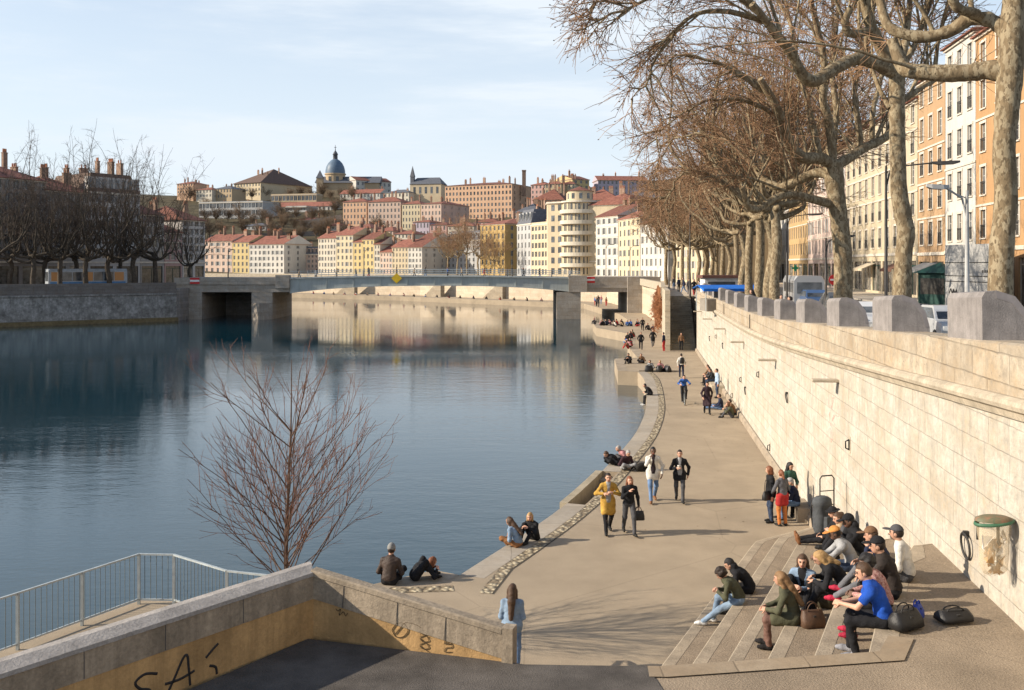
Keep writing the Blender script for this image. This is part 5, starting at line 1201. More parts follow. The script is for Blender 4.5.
# ------------------------------------------------------------------ side stair, far parapet, far quay details
def side_stair():
    t = thing('side_stair', 'shaded stone stair climbing from the quay to the street', 'stairs')
    P = lambda d, o: wp(d, o)[:2]
    MB().prism([P(86.2, 2.75), P(86.2, 2.3), P(96.6, 2.3), P(96.6, 2.75)], .5, 6.35).build('cheek_wall', ashlar('cheek_stone', (.5, .44, .34), 1.2, .5, .015, 'yz', .6, .5, .6), t)
    MB().prism([P(96.4, 2.3), P(96.4, -.3), P(96.7, -.3), P(96.7, 2.3)][::-1], .5, 5.5).build('landing', m_kerb, t)
    for i in range(27):
        d0 = 87 + .348 * i; MB().prism([P(d0, 2.295), P(d0, .02), P(d0 + (.346 if i < 26 else .4), .02), P(d0 + (.346 if i < 26 else .4), 2.295)][::-1], .6, 1 + .168 * (i + 1)).build('step', m_bstone2, t)
side_stair()
def far_parapet():
    t = thing('far_parapet', 'low white parapet along the street edge running to the bridge', 'parapet wall')
    pts = [Vector(wp(96.6, 2.75)[:2]), Vector((Wx(108) - 2.55, 108)), Vector((Wx(120) - 2.3, 120)), Vector((19.6, 140)), Vector((20.3, 154))]
    secs = []
    for i, p in enumerate(pts):
        tt = (pts[min(i + 1, 4)] - pts[max(0, i - 1)]).normalized(); n = Vector((-tt.y, tt.x)); secs.append([(*(p + n * o), z) for o, z in ((.1, 5.45), (.1, 6.45), (-.35, 6.45), (-.35, 5.45))])
    MB().loft(secs).build('wall_body', m_cope, t)
    t = thing('far_quay_parapet', 'low sunlit parapet on top of the far embankment wall', 'parapet wall'); pts = [Vector(q) for q in HB[5:9]]; secs = []
    pts = [Vector((19.6, 185))] + pts
    pts = [Vector((20.4, 170)), Vector((19.5, 200)), Vector((-6, 223)), Vector((-23, 244)), Vector((-55, 266)), Vector((-112, 297)), Vector((-200, 341))]
    for i, p in enumerate(pts):
        tt = (pts[min(i + 1, len(pts) - 1)] - pts[max(0, i - 1)]).normalized(); n = Vector((-tt.y, tt.x)); secs.append([(*(p + n * -o), z) for o, z in ((-.06, 5.4), (-.06, 6.2), (.3, 6.2), (.3, 5.4))])
    MB().loft(secs).build('wall_body', m_cope, t)
far_parapet()
def arch_gate():
    d = 132.; t = thing('underpass_gate', 'dark arched passage opening in the wall near the bridge', 'gateway', (Wx(126) - 2.25, 127, 1.0), 0)
    pr = [(-1.6, 0), (1.6, 0)] + [(1.6 * math.cos(R(a)), 2.4 + 1.3 * math.sin(R(a))) for a in range(0, 181, 20)]
    MB().loft([[(0 + x * .18 - o, x, z) for x, z in pr] for o in (0, .12)]).build('opening', M('dark_passage', (.03, .026, .022)), t)
    MB().loft([[(0 + x * .18 - .13, x * 1.18, z * 1.08) for x, z in pr], [(x * .18 - .02, x * 1.18, z * 1.08) for x, z in pr]]).build('surround', m_bstone, t)
for k, (x, y, a, l) in enumerate(((-1.2, 219, -.80, 'dark stair ramp descending the far quay wall nearest the bridge pier'), (-16, 232.5, -.85, 'sloping stair ramp on the far quay wall under mid span'), (-40, 253, -.62, 'sloping stair ramp on the far quay wall at the left'))):
    t = thing('quay_stair', l, 'stairs', (x, y, 1.0), a)
    MB().loft([[(0, o, 0), (0, o, 4.45), (-.1, o, 4.45), (-6.5, o, .1), (-6.5, o, 0)] for o in (-.1, -1.3)]).build('stair_flight', ashlar('stair_flank', (.34, .29, .22), 1, .4), t)
# people-free pontoon clutter stays out; boats are not in the picture

# ------------------------------------------------------------------ street things
def stall():
    d = 65; x, y, _ = up(730, 265, d)
    t = thing('market_stall', 'market stall under a bright blue awning behind the parapet', 'market stall', (x, y, 5.55), R(4))
    MB().loft([[(sx, -1.2, 1.50), (sx, .4, 1.72), (sx, 1.6, 1.5), (sx, 1.6, 1.46), (sx, .4, 1.68), (sx, -1.2, 1.32)] for sx in (-2.1, -.8, .6, 2.2)]).build('awning', M('blue_awning', (.01, .13, .52), .7, .2, 2, .2, 6), t)
    for sx in (-1.9, 2.0):
        for sy in (-1., 1.4): MB().tube([(sx, sy, 0), (sx, sy, 1.5)], .03, 6).build('post', m_rail, t)
    MB().box((-1.8, -.9, 0), (1.9, .9, .8)).build('counter', M('stall_counter', (.25, .22, .18)), t)
    d = 80; x, y, _ = up(719, 265, d)
    t = thing('street_kiosk', 'white street kiosk with flat brown roof behind the blue awning', 'kiosk', (x, y, 5.55))
    MB().box((-1.35, -1, -.1), (1.35, 1, 2.0)).build('cabin', M('kiosk_white', (.6, .6, .58), .5), t); MB().box((-1.6, -1.3, 2.0), (1.6, 1.3, 2.22)).build('roof', M('kiosk_roof', (.13, .06, .045), .6), t)
    MB().box((-1.1, -1.03, .9), (1.1, -1.002, 1.7)).build('hatch', m_glass, t)
stall()
def car(label, loc, rz, paint, L_=4.2, h=1.46, name='parked_car', group='cars along the street'):
    t = thing(name, label, 'car', loc, rz, group); W_ = .86
    prof = [(-L_ / 2, .35), (-L_ / 2 - .03, .62), (-L_ / 2 + .12, .86), (-L_ / 2 + 1.05, .95), (L_ / 2 - .55, .98), (L_ / 2 - .03, .86), (L_ / 2, .4), (L_ / 2 - .1, .22), (-L_ / 2 + .1, .22)]
    MB().loft([[(x, y * (1 if z < .8 else .94), z) for x, z in prof] for y in (-W_, -W_ * .96, W_ * .96, W_)]).build('body', paint, t)
    cab = [(-L_ / 2 + .85, .94), (-L_ / 2 + 1.75, h), (L_ / 2 - 1.0, h - .03), (L_ / 2 - .35, .96)]
    MB().loft([[(x, s * W_ * (.92 if z < 1 else .74), z) for x, z in cab] for s in (-1, 1)]).build('cabin', paint, t)
    g = [(-L_ / 2 + 1.15, 1.0), (-L_ / 2 + 1.78, h - .09), (L_ / 2 - 1.1, h - .11), (L_ / 2 - .6, 1.0)]
    for s in (-1, 1): MB().add([(x, s * (W_ * (.912 if z < 1.1 else .765) + .012), z) for x, z in g], [(0, 1, 2, 3)]).build('side_window', m_glass, t)
    MB().add([(-L_ / 2 + .93, -.7, 1.0), (-L_ / 2 + .93, .7, 1.0), (-L_ / 2 + 1.66, .6, h - .06), (-L_ / 2 + 1.66, -.6, h - .06)], [(0, 1, 2, 3)]).build('windscreen', m_glass, t)
    MB().add([(L_ / 2 - .385, -.68, 1.02), (L_ / 2 - .385, .68, 1.02), (L_ / 2 - .93, .58, h - .08), (L_ / 2 - .93, -.58, h - .08)], [(0, 1, 2, 3)]).build('rear_window', m_glass, t)
    for sx in (-L_ / 2 + .78, L_ / 2 - .78):
        for s in (-1, 1):
            wh = MB().tube([(0, -.1, 0), (0, .1, 0)], .31, 16).build('wheel', m_black, t, (sx, s * (W_ - .09), .31)); MB().tube([(0, -.103, 0), (0, .103, 0)], .19, 12).build('rim', m_zinc, wh)
    for s in (-1, 1):
        MB().box((-L_ / 2 - .035, s * .62 - .16, .62), (-L_ / 2 + .1, s * .62 + .16, .78)).build('headlight', M('headlight_glass', (.75, .75, .72), .15), t)
        MB().box((L_ / 2 - .1, s * .68 - .12, .66), (L_ / 2 + .02, s * .68 + .12, .84)).build('tail_light', M('tail_light_red', (.4, .01, .01), .3), t)
    MB().box((-L_ / 2 - .045, -.26, .42), (-L_ / 2 - .0, .26, .53)).build('number_plate', M('plate_white', (.7, .7, .68)), t)
    return t
def paint(n, c): return M('car_paint_' + n, c, .3, .05, 2, 0, spec=.5, coat=.6)
def st(px, d): return ((px - CX) / F * d, d, Zc(d) - .13)
car('white car facing the viewer between the two nearest trunks', st(866, 45), WR + .0 + math.pi + math.pi, paint('white', (.6, .61, .62)))
car('black car parked between the third guard block and the green kiosk', st(910, 41), WR, paint('black', (.02, .02, .022)))
car('silver car half hidden behind the nearest guard block', st(948, 37), WR, paint('silver', (.42, .43, .44)))
car('dark grey car down the street behind the forked tree', st(838, 62), WR, paint('grey', (.09, .095, .1)))
car('blue car far down the street near the white van', st(815, 68), WR, paint('blue', (.05, .1, .22)))
def van(label, loc, rz, L_, W_, H_, body, name, cat, stripe=None, lit=False):
    t = thing(name, label, cat, loc, rz); w2 = W_ / 2
    sec = lambda e: [(-w2 + e, .35), (-w2, .5), (-w2, H_ - .35), (-w2 + .14 + e, H_), (w2 - .14 - e, H_), (w2, H_ - .35), (w2, .5), (w2 - e, .35)]
    MB().loft([[(x, y, z) for y, z in sec(e)] for x, e in ((-L_ / 2, .12), (-L_ / 2 + .2, 0), (L_ / 2 - .2, 0), (L_ / 2, .12))]).build('body', body, t)
    n = max(2, int(L_ / 1.6))
    for s in (-1, 1):
        for i in range(n):
            x0 = -L_ / 2 + .4 + (L_ - .8) * i / n; x1 = x0 + (L_ - .8) / n - .12
            MB().box((x0, s * (w2 + .004) - .006, 1.2), (x1, s * (w2 + .004) + .006, H_ - .5)).build('window', m_glass if not lit or i % 3 else m_litw, t)
    MB().box((-L_ / 2 - .012, -w2 + .2, 1.15), (-L_ / 2 + .01, w2 - .2, H_ - .45)).build('windscreen', m_glass, t)
    if stripe: MB().box((-L_ / 2 + .25, -w2 - .014, .75), (L_ / 2 - .25, -w2 - .002, 1.05)).build('stripe', stripe, t)
    for sx in (-L_ / 2 + 1.1, L_ / 2 - 1.1):
        for s in (-1, 1):
            wh = MB().tube([(0, -.13, 0), (0, .13, 0)], .42, 16).build('wheel', m_black, t, (sx, s * (w2 - .13), .42)); MB().tube([(0, -.135, 0), (0, .135, 0)], .24, 12).build('rim', m_zinc, wh)
    for s in (-1, 1): MB().box((-L_ / 2 - .03, s * (w2 - .4) - .15, .6), (-L_ / 2 + .03, s * (w2 - .4) + .15, .78)).build('headlight', M('headlight_glass', (.75, .75, .72), .15), t)
m_litw = bpy.data.materials.new('lit_bus_window'); m_litw.use_nodes = True; _b = m_litw.node_tree.nodes['Principled BSDF']; _b.inputs['Base Color'].default_value = (.16, .09, .04, 1); _b.inputs['Emission Color'].default_value = (1, .45, .12, 1); _b.inputs['Emission Strength'].default_value = .05
van('white delivery van driving down the street behind the trunks', st(803, 72), WR, 5.4, 2.1, 2.4, paint('dull_white', (.33, .34, .35)), 'delivery_van', 'van')
van('white and blue city bus behind the left bank parapet with lit windows', (-66.5, 152.5, 4.95), .62, 11.5, 2.55, 3.05, M('bus_white', (.34, .37, .4), .4), 'city_bus', 'bus', M('bus_blue', (.08, .2, .38), .4), True)
def hoarding():
    d = 68; x0 = (945 - CX) / F * 71.5; x1 = (1004 - CX) / F * 64.5; t = thing('grey_hoarding', 'tall grey panelled site hoarding with black tags before the white house', 'hoarding', (x0, 71.5, 5.45), math.atan2(64.5 - 71.5, x1 - x0))
    Lx = math.hypot(x1 - x0, 7.); MB().box((0, 0, 0), (Lx, .4, 4.6)).build('panel', M('hoarding_grey', (.36, .355, .34), .8, .1, .6, streak=.3), t)
    for z in (1.95, 2.35, 3.3): MB().box((0, -.03, z), (Lx, -.002, z + .05)).build('rail', m_ind, t)
    mb = MB()
    for s0, z0 in ((.6, 1.1), (4.4, 1.0), (5.6, 1.05)):
        sp = smooth_path([(0, 0), (.2, .35), (.4, -.05), (.55, .3), (.7, .05), (.95, .3), (.8, .0), (.3, .12), (1.1, .1)], 4); mb.tube([(s0 + a, -.02, z0 + b_) for a, b_ in sp], .035, 5)
    mb.build('tag_lettering', M('graffiti_paint', (.025, .022, .022), .6), t)
    mb = MB()
    for i in range(9): mb.box((4.6 + i * .18, -.012, 2.62), (4.71 + i * .18, -.002, 2.8))
    mb.build('lettering', m_ind, t)
    d = 74; x, y, z = st(914, d); t = thing('green_kiosk', 'dark green news kiosk on the pavement beside the black car', 'kiosk', (x + 2, y, 5.5), -1.0)
    MB().box((-1.2, -1, 0), (1.2, 1, 2.5)).build('cabin', m_shopf[0], t); MB().add([(-1.5, -1.3, 2.5), (1.5, -1.3, 2.5), (1.5, 1.3, 2.5), (-1.5, 1.3, 2.5), (0, 0, 3.3)], [(0, 1, 4), (1, 2, 4), (2, 3, 4), (3, 0, 4), (3, 2, 1, 0)]).build('roof', m_shopf[0], t); MB().box((-1.0, -1.03, .9), (1.0, -1.002, 2.1)).build('hatch', m_glass2, t)
hoarding()
def noentry():
    d = 66; x, y, z = st(834, d); t = thing('no_entry_sign', 'round red no entry sign with white bar on a thin pole', 'road sign', (x, y, 5.45))
    MB().tube([(0, 0, 0), (0, 0, 2.5)], .035, 6).build('pole', m_rail, t); MB().tube([(0, -.02, 2.15), (0, -.05, 2.15)], .36, 20).build('disc', M('sign_red', (.55, .03, .03), .5), t); MB().box((-.26, -.065, 2.09), (.26, -.052, 2.21)).build('white_bar', M('sign_white', (.75, .74, .72), .5), t)
    x, y = fac(799); t = thing('pharmacy_sign', 'small green cross sign over the shopfronts left of the forked tree', 'sign', (x - .6, y, 8.1))
    MB().box((-.5, -.05, -.16), (.5, .05, .16)).box((-.16, -.06, -.5), (.16, .06, .5)).build('cross', M('cross_green', (.02, .3, .16), .4), t)
noentry()
for i, (px, c, l) in enumerate(((900, 0, 'striped brown shop awning below the narrow orange house'), (870, 1, 'cream shop awning below the long cream building'), (930, 2, 'grey shop awning beside the green kiosk'))):
    x, y = fac(px); t = thing('shop_awning', l, 'awning', (x, y, 8.3), math.atan2(-1, -.13))
    MB().loft([[(sx, -.02, .5), (sx, -1.4, -.1), (sx, -1.4, -.35), (sx, -1.36, -.35), (sx, -1.36, -.14), (sx, -.02, .42)] for sx in (-2.2, 2.2)]).build('canopy', [M('awning_brown', (.12, .06, .04)), M('awning_cream', (.5, .42, .3)), M('awning_grey', (.3, .29, .27))][c], t)
# ------------------------------------------------------------------ people: smooth bodies and garments from blended solids
def surface_net(prims, h, k=.03, cut=None, nz=0., seed=0):
    """prims: ('c', a, b, ra, rb) tapered capsules or ('e', centre, radii, 3x3 axes); returns (verts, quads)"""
    lo = np.full(3, 1e9); hi = -lo
    for p in prims:
        if p[0] == 'c':
            for q, r in ((p[1], p[3]), (p[2], p[4])): lo = np.minimum(lo, q - r); hi = np.maximum(hi, q + r)
        else: r = max(p[2]); lo = np.minimum(lo, p[1] - r); hi = np.maximum(hi, p[1] + r)
    lo = lo - 3 * h; n = np.ceil((hi + 3 * h - lo) / h).astype(int) + 1
    ax = [lo[i] + h * np.arange(n[i]) for i in range(3)]; val = np.full(n, .5)
    for p in prims:
        if p[0] == 'c': a, b = np.minimum(p[1] - p[3], p[2] - p[4]), np.maximum(p[1] + p[3], p[2] + p[4])
        else: r = max(p[2]); a, b = p[1] - r, p[1] + r
        m = k + 3 * h; i0 = np.maximum(((a - m - lo) / h).astype(int), 0); i1 = np.minimum(((b + m - lo) / h).astype(int) + 2, n)
        s = tuple(slice(i0[i], i1[i]) for i in range(3)); X, Y, Z = np.meshgrid(*[ax[i][s[i]] for i in range(3)], indexing='ij'); Pq = np.stack([X, Y, Z], -1)
        if p[0] == 'c':
            ba = p[2] - p[1]; t = np.clip(((Pq - p[1]) @ ba) / max(ba @ ba, 1e-9), 0, 1); d = np.linalg.norm(Pq - p[1] - t[..., None] * ba, axis=-1) - (p[3] + (p[4] - p[3]) * t)
        else:
            q = (Pq - p[1]) @ p[3].T; r = np.array(p[2]); k0 = np.linalg.norm(q / r, axis=-1); k1 = np.linalg.norm(q / (r * r), axis=-1) + 1e-9; d = k0 * (k0 - 1) / k1
        v = val[s]; hh = np.maximum(k - np.abs(v - d), 0) / k; val[s] = np.minimum(v, d) - hh * hh * k * .25
    if nz or cut is not None:
        X, Y, Z = np.meshgrid(*ax, indexing='ij')
        if nz: val = val + nz * (np.sin(X * 41 + seed + 3 * np.sin(Z * 19)) * np.sin(Z * 37 + Y * 23 + seed * 2) + .6 * np.sin(Y * 53 + Z * 29 - seed))
        if cut is not None: val = np.maximum(val, cut(np.stack([X, Y, Z], -1)))
    neg = val < 0
    c = [(i, j, l) for i in (0, 1) for j in (0, 1) for l in (0, 1)]
    sl = lambda A, o: A[o[0]:o[0] + n[0] - 1, o[1]:o[1] + n[1] - 1, o[2]:o[2] + n[2] - 1]
    cnt = sum(sl(neg, o).astype(np.int8) for o in c); act = (cnt > 0) & (cnt < 8); idx = np.argwhere(act)
    if not len(idx): return np.zeros((0, 3)), np.zeros((0, 4), int)
    pos = np.zeros((len(idx), 3)); w_ = np.zeros(len(idx))
    for a_ in range(8):
        for b_ in range(a_ + 1, 8):
            A, B = np.array(c[a_]), np.array(c[b_])
            if np.abs(A - B).sum() != 1: continue
            va = val[tuple((idx + A).T)]; vb = val[tuple((idx + B).T)]; m = (va < 0) != (vb < 0); t = np.where(m, va / np.where(m, va - vb, 1), 0)
            pos += np.where(m[:, None], A + (B - A) * t[:, None], 0); w_ += m
    V = lo + h * (idx + pos / w_[:, None]); lut = np.full(act.shape, -1); lut[act] = np.arange(len(idx)); Q = []
    for axn in range(3):
        e = [0, 0, 0]; e[axn] = 1; u, v = [(1, 2), (2, 0), (0, 1)][axn]
        A = neg[tuple(slice(0, n[i] - e[i]) for i in range(3))]; B = neg[tuple(slice(e[i], n[i]) for i in range(3))]
        ch = np.argwhere(A != B); ch = ch[(ch[:, u] > 0) & (ch[:, v] > 0)]; ch = ch[(ch[:, 0] < n[0] - 1) & (ch[:, 1] < n[1] - 1) & (ch[:, 2] < n[2] - 1)]
        du = np.zeros(3, int); du[u] = 1; dv = np.zeros(3, int); dv[v] = 1
        q = np.stack([lut[tuple((ch - o).T)] for o in (0 * du, du, du + dv, dv)], 1); fl = ~A[tuple(ch.T)]; q[fl] = q[fl][:, ::-1]; Q.append(q)
    Q = np.concatenate(Q); return V, Q[(Q >= 0).all(1)]
def ik(a, t, l1, l2, pole):
    d = t - a; L_ = np.linalg.norm(d); 
    if L_ > (l1 + l2) * .995: t = a + d / L_ * (l1 + l2) * .995; d = t - a; L_ = np.linalg.norm(d)
    u = d / max(L_, 1e-6); x = (l1 * l1 - l2 * l2 + L_ * L_) / (2 * max(L_, 1e-6)); hgt = math.sqrt(max(l1 * l1 - x * x, 0)); p = pole - u * (pole @ u); p = p / (np.linalg.norm(p) + 1e-9)
    return a + u * x + p * hgt, t
V3 = lambda *a: np.array(a, float)
def frame(yaw, pitch, roll=0.):
    """rows: right, forward, up of a head turned left by yaw and nodding down by pitch (degrees)"""
    cy, sy, cp, sp = math.cos(R(yaw)), math.sin(R(yaw)), math.cos(R(pitch)), math.sin(R(pitch))
    return np.array([[cy, sy, 0], [-sy * cp, cy * cp, -sp], [-sy * sp, cy * sp, cp]])
POSE = dict(
    stand=dict(pel=(0, 0, .92), lean=2, hunch=5, feet=((-.10, .02, 0), (.10, -.02, 0)), hands=((-.25, .06, .80), (.25, .06, .80))),
    walk=dict(pel=(0, 0, .90), lean=4, hunch=6, feet=((-.08, .30, 0), (.08, -.30, .06)), hands=((-.25, -.12, .84), (.25, .22, .88))),
    walk2=dict(pel=(0, 0, .90), lean=4, hunch=6, feet=((-.08, -.27, .05), (.08, .27, 0)), hands=((-.25, .20, .88), (.25, -.12, .84))),
    sit=dict(pel=(0, -.08, .10), lean=10, hunch=22, feet=((-.12, .36, -.44), (.12, .40, -.44)), hands=((-.10, .34, .20), (.08, .36, .20))),
    edge=dict(pel=(0, -.08, .10), lean=14, hunch=26, feet=((-.10, .30, -.60), (.10, .34, -.60)), hands=((-.14, .30, .17), (.14, .30, .17))),
    knees=dict(pel=(0, 0, .10), lean=6, hunch=28, feet=((-.12, .50, 0), (.12, .46, 0)), hands=((-.10, .40, .42), (.10, .38, .40))),
    cross=dict(pel=(0, 0, .10), lean=12, hunch=30, feet=((.16, .30, .03), (-.16, .26, .05)), hands=((-.10, .26, .16), (.10, .26, .16)), kp=((-1, .5, .35), (1, .5, .35))),
    long=dict(pel=(0, 0, .10), lean=-4, hunch=22, feet=((-.10, .84, .0), (.12, .80, .0)), hands=((-.14, .35, .2), (.14, .35, .2))),
)
m_skin = M('skin', (.50, .28, .19), .55, .08, 9, 0, spec=.35, rvar=.12); m_skin2 = M('dark_skin', (.13, .07, .045), .5, .08, 9, 0, spec=.35)
m_lip = M('lips', (.34, .11, .09), .5, .05); m_eye = M('eyes', (.035, .025, .02), .3, .05, spec=.5)
def cloth(n, c, **k): return M('cloth_' + n, c, k.pop('rough', .88), .28, 5, .6, 60, .2, **k)
m_shoe = cloth('black_leather', (.018, .017, .016), rough=.5)
HAIRC = dict(dark=(.028, .018, .013), brown=(.07, .038, .02), chest=(.11, .05, .025), red=(.17, .06, .025), blond=(.36, .22, .09), dblond=(.22, .125, .055), grey=(.30, .29, .28), black=(.014, .012, .012))
def np_mesh(name, V, Q, mats, mi=None):
    me = bpy.data.meshes.new(name); me.vertices.add(len(V)); me.vertices.foreach_set('co', V.astype(np.float32).ravel()); me.loops.add(len(Q) * 4); me.loops.foreach_set('vertex_index', Q.astype(np.int32).ravel())
    me.polygons.add(len(Q)); me.polygons.foreach_set('loop_start', np.arange(0, len(Q) * 4, 4, dtype=np.int32)); me.polygons.foreach_set('use_smooth', np.ones(len(Q), bool))
    if mi is not None: me.polygons.foreach_set('material_index', mi.astype(np.int32))
    for m in mats: me.materials.append(m)
    me.update(calc_edges=True); return me
def hand_prims(W, hd, side, pn, curl):
    lat = np.cross(hd, pn); lat = lat / np.linalg.norm(lat) * side; ax = np.array([lat, hd, pn])
    out = [('e', W + hd * .048, (.040, .052, .017), ax), ('c', W - hd * .03, W + hd * .02, .027, .028)]
    for i, (o, l) in enumerate(((-.029, .060), (-.010, .072), (.010, .078), (.029, .068))):
        b = W + hd * .09 + lat * o; d1 = hd * math.cos(curl) + pn * math.sin(curl) + lat * o * 2; m = b + d1 * l * .52; c2 = curl * 2.1; d2 = hd * math.cos(c2) + pn * math.sin(c2); e = m + d2 * l * .5
        out += [('c', b - hd * .015, m, .0095, .0088), ('c', m, e, .0088, .0072)]
    b = W + hd * .025 + lat * .034; m = b + (hd * .62 + lat * .62 + pn * .35) * .042; e = m + (hd * .85 + lat * .2 + pn * .45) * .034
    return out + [('c', b - lat * .012, m, .0125, .0105), ('c', m, e, .0105, .0085)]
NP = [0]
def person(label, loc, face, pose='stand', top=None, legs=None, shoe=None, hair=('short', 'dark'), Ht=1.72, head=(0, 0), hem=0., skirt=0., bare=(False, False), det=1, skin=None, group=None, hat=None, hood=False, open_=None, fat=1.0, scarf=None, jbag=None, flare=1., **ov):
    NP[0] += 1; ps = dict(POSE[pose]); ps.update(ov); h = {0: .030, 1: .019, 2: .0125}[det]; skin = skin or m_skin
    pel = V3(*ps['pel']); ln = R(ps['lean']); hn = R(ps['lean'] + ps['hunch']); tw = ps.get('twist', 0); tilt = R(ps.get('tilt', 0))
    d1 = V3(math.sin(tilt), math.sin(ln), math.cos(ln)); d1 /= np.linalg.norm(d1); d2 = V3(math.sin(tilt), math.sin(hn), math.cos(hn)); d2 /= np.linalg.norm(d2)
    mid = pel + d1 * .23; N = mid + d2 * .25; rt = V3(math.cos(R(tw)), math.sin(R(tw)), 0); fw = np.cross(d2, rt) * 1.0; fw = -np.cross(rt, d2); 
    hf = frame(head[0], head[1]); Hd = N + d2 * .055 + V3(0, 0, 1) * .095 + hf[1] * .02; Hc = Hd
    SL, SR_ = N - d2 * .075 - rt * .160, N - d2 * .075 + rt * .160; hips = [pel + V3(-.092, 0, -.01), pel + V3(.092, 0, -.01)]
    kp = ps.get('kp', ((-.15, 1, .45), (.15, 1, .45))); ep = ps.get('ep', ((-.9, -.7, -.45), (.9, -.7, -.45)))
    K, A, E, W = [], [], [], []
    for i in (0, 1):
        k_, a_ = ik(hips[i], V3(*ps['feet'][i]) + V3(0, 0, .085), .42, .41, V3(*kp[i])); K.append(k_); A.append(a_)
        e_, w_ = ik((SL, SR_)[i], V3(*ps['hands'][i]), .275, .245, V3(*ep[i])); E.append(e_); W.append(w_)
    th = thing('person', label, 'person', loc, R(face), group); s = Ht / 1.72; th.scale = (s * fat, s * fat, s)
    I3 = np.eye(3); chest_ax = np.array([rt, fw, d2]); pel_ax = np.array([V3(1, 0, 0), -np.cross(V3(1, 0, 0), d1), d1]); S = (SL, SR_)
    # body: head with nose, ears, brow; neck; torso core; limbs
    f_, u_, r_ = hf[1], hf[2], hf[0]
    pr = [('e', Hc + u_ * .012, (.074, .094, .105), hf), ('e', Hc + f_ * .030 - u_ * .052, (.053, .060, .056), hf), ('c', Hc - f_ * .02 - u_ * .05, N - d2 * .03, .050, .058), ('c', N - d2 * .05, mid, .065, .07), ('c', mid, pel, .07, .075)]
    if det: pr += [('c', Hc + f_ * .088 - u_ * .002, Hc + f_ * .108 - u_ * .028, .009, .014), ('e', Hc + r_ * .077 - u_ * .01, (.010, .022, .032), hf), ('e', Hc - r_ * .077 - u_ * .01, (.010, .022, .032), hf), ('e', Hc + f_ * .082 + u_ * .024, (.05, .018, .012), hf)]
    for i in (0, 1):
        pr += [('c', S[i], E[i], .042, .036), ('c', E[i], W[i], .036, .026), ('c', hips[i], K[i], .07 if not bare[1] else .082, .048), ('c', K[i], K[i] * .7 + A[i] * .3, .05, .052), ('c', K[i] * .7 + A[i] * .3, A[i], .052, .035), ('c', A[i], A[i] + (V3(0, .04, -.03) if pose != 'long' else V3(0, 0, .02)), .03, .026), ('c', S[i], N - d2 * .04, .045, .05)]
    Vb, Qb = surface_net(pr, min(h, .0125 if det == 2 else h), .02)
    groups = [(Vb, Qb)]
    if det == 2 or (det == 1 and h < .025):
        for i in (0, 1):
            hd = W[i] - E[i]; hd = hd / np.linalg.norm(hd); pn = ps.get('palm', (None, None))[i]; pn = V3(*pn) if pn is not None else V3((.6, -.6)[i], .0, -.5); pn = pn - hd * (pn @ hd); pn /= np.linalg.norm(pn)
            groups.append(surface_net(hand_prims(W[i], hd, (1, -1)[i], pn, .45), .0062 if det == 2 else .008, .008))
    V = np.concatenate([g[0] for g in groups]); o_ = np.cumsum([0] + [len(g[0]) for g in groups]); Q = np.concatenate([g[1] + o_[i] for i, g in enumerate(groups)]); mi = np.zeros(len(Q))
    if det:
        ct = (V[Q].mean(1) - Hc) @ hf.T; fr = ct[:, 1] > .055
        mi[fr & (np.abs(ct[:, 2] + .058) < .009) & (np.abs(ct[:, 0]) < .026)] = 1; mi[fr & (np.abs(ct[:, 2] - .008) < .0085) & (np.abs(np.abs(ct[:, 0]) - .031) < .014)] = 2
        mi[fr & (np.abs(ct[:, 2] - .030) < .006) & (np.abs(np.abs(ct[:, 0]) - .032) < .020)] = 2
    link('body', np_mesh('body', V, Q, [skin, m_lip, m_eye], mi), th)
    # trousers / bare legs
    if legs is not None:
        pr = [('e', pel + d1 * .02, (.158, .118, .125), pel_ax)]
        for i in (0, 1): pr += [('c', hips[i] + V3(0, 0, -.02), K[i], .088, .066), ('c', K[i], A[i] + (A[i] - K[i]) * .03, .064, .050)]
        Vq, Qq = surface_net(pr, h, .035, None, .0035 if det == 2 else .002, NP[0]); link('trousers', np_mesh('trousers', Vq, Qq, [legs]), th)
    # shoes
    if det:
        for i in (0, 1):
            fd = A[i] - K[i]; fd[2] = 0; fwd = V3(0, 1, 0); up_ = V3(0, 0, 1)
            sh = unit(A[i] - K[i]); ft = np.cross(sh, V3(1, 0, 0)); ft = fwd if abs(ps['feet'][i][2] + 0) > 2 else ft; ft = ft if ft[1] > 0 else -ft
            if pose in ('long',): ft = V3(0, .25, 1.)
            elif sh[2] < -.55: ft = fwd * 1.0 + up_ * (-.25 if ps['feet'][i][2] > .03 and pose.startswith('walk') else 0)
            else: ft = fwd * .8 + up_ * .5
            ft = unit(ft + V3((-.12, .12)[i], 0, 0)); base = A[i] - up_ * .045 if pose != 'long' else A[i] + sh * .04
            Vq, Qq = surface_net([('c', A[i] - sh * .03, base, .045, .044), ('c', base - ft * .035, base + ft * .10, .043, .041), ('c', base + ft * .10, base + ft * .165 - up_ * .006, .040, .030)], min(h, .014), .02)
            link('shoe', np_mesh('shoe', Vq, Qq, [shoe or m_shoe]), th)
    # upper garment
    pr = [('e', mid + d2 * .10, (.172, .118, .185), chest_ax), ('e', pel + d1 * .13, (.152, .112, .15), pel_ax), ('e', pel + d1 * .03, (.165, .125, .11), pel_ax), ('c', N - d2 * .03, N + d2 * .015, .07, .06)]
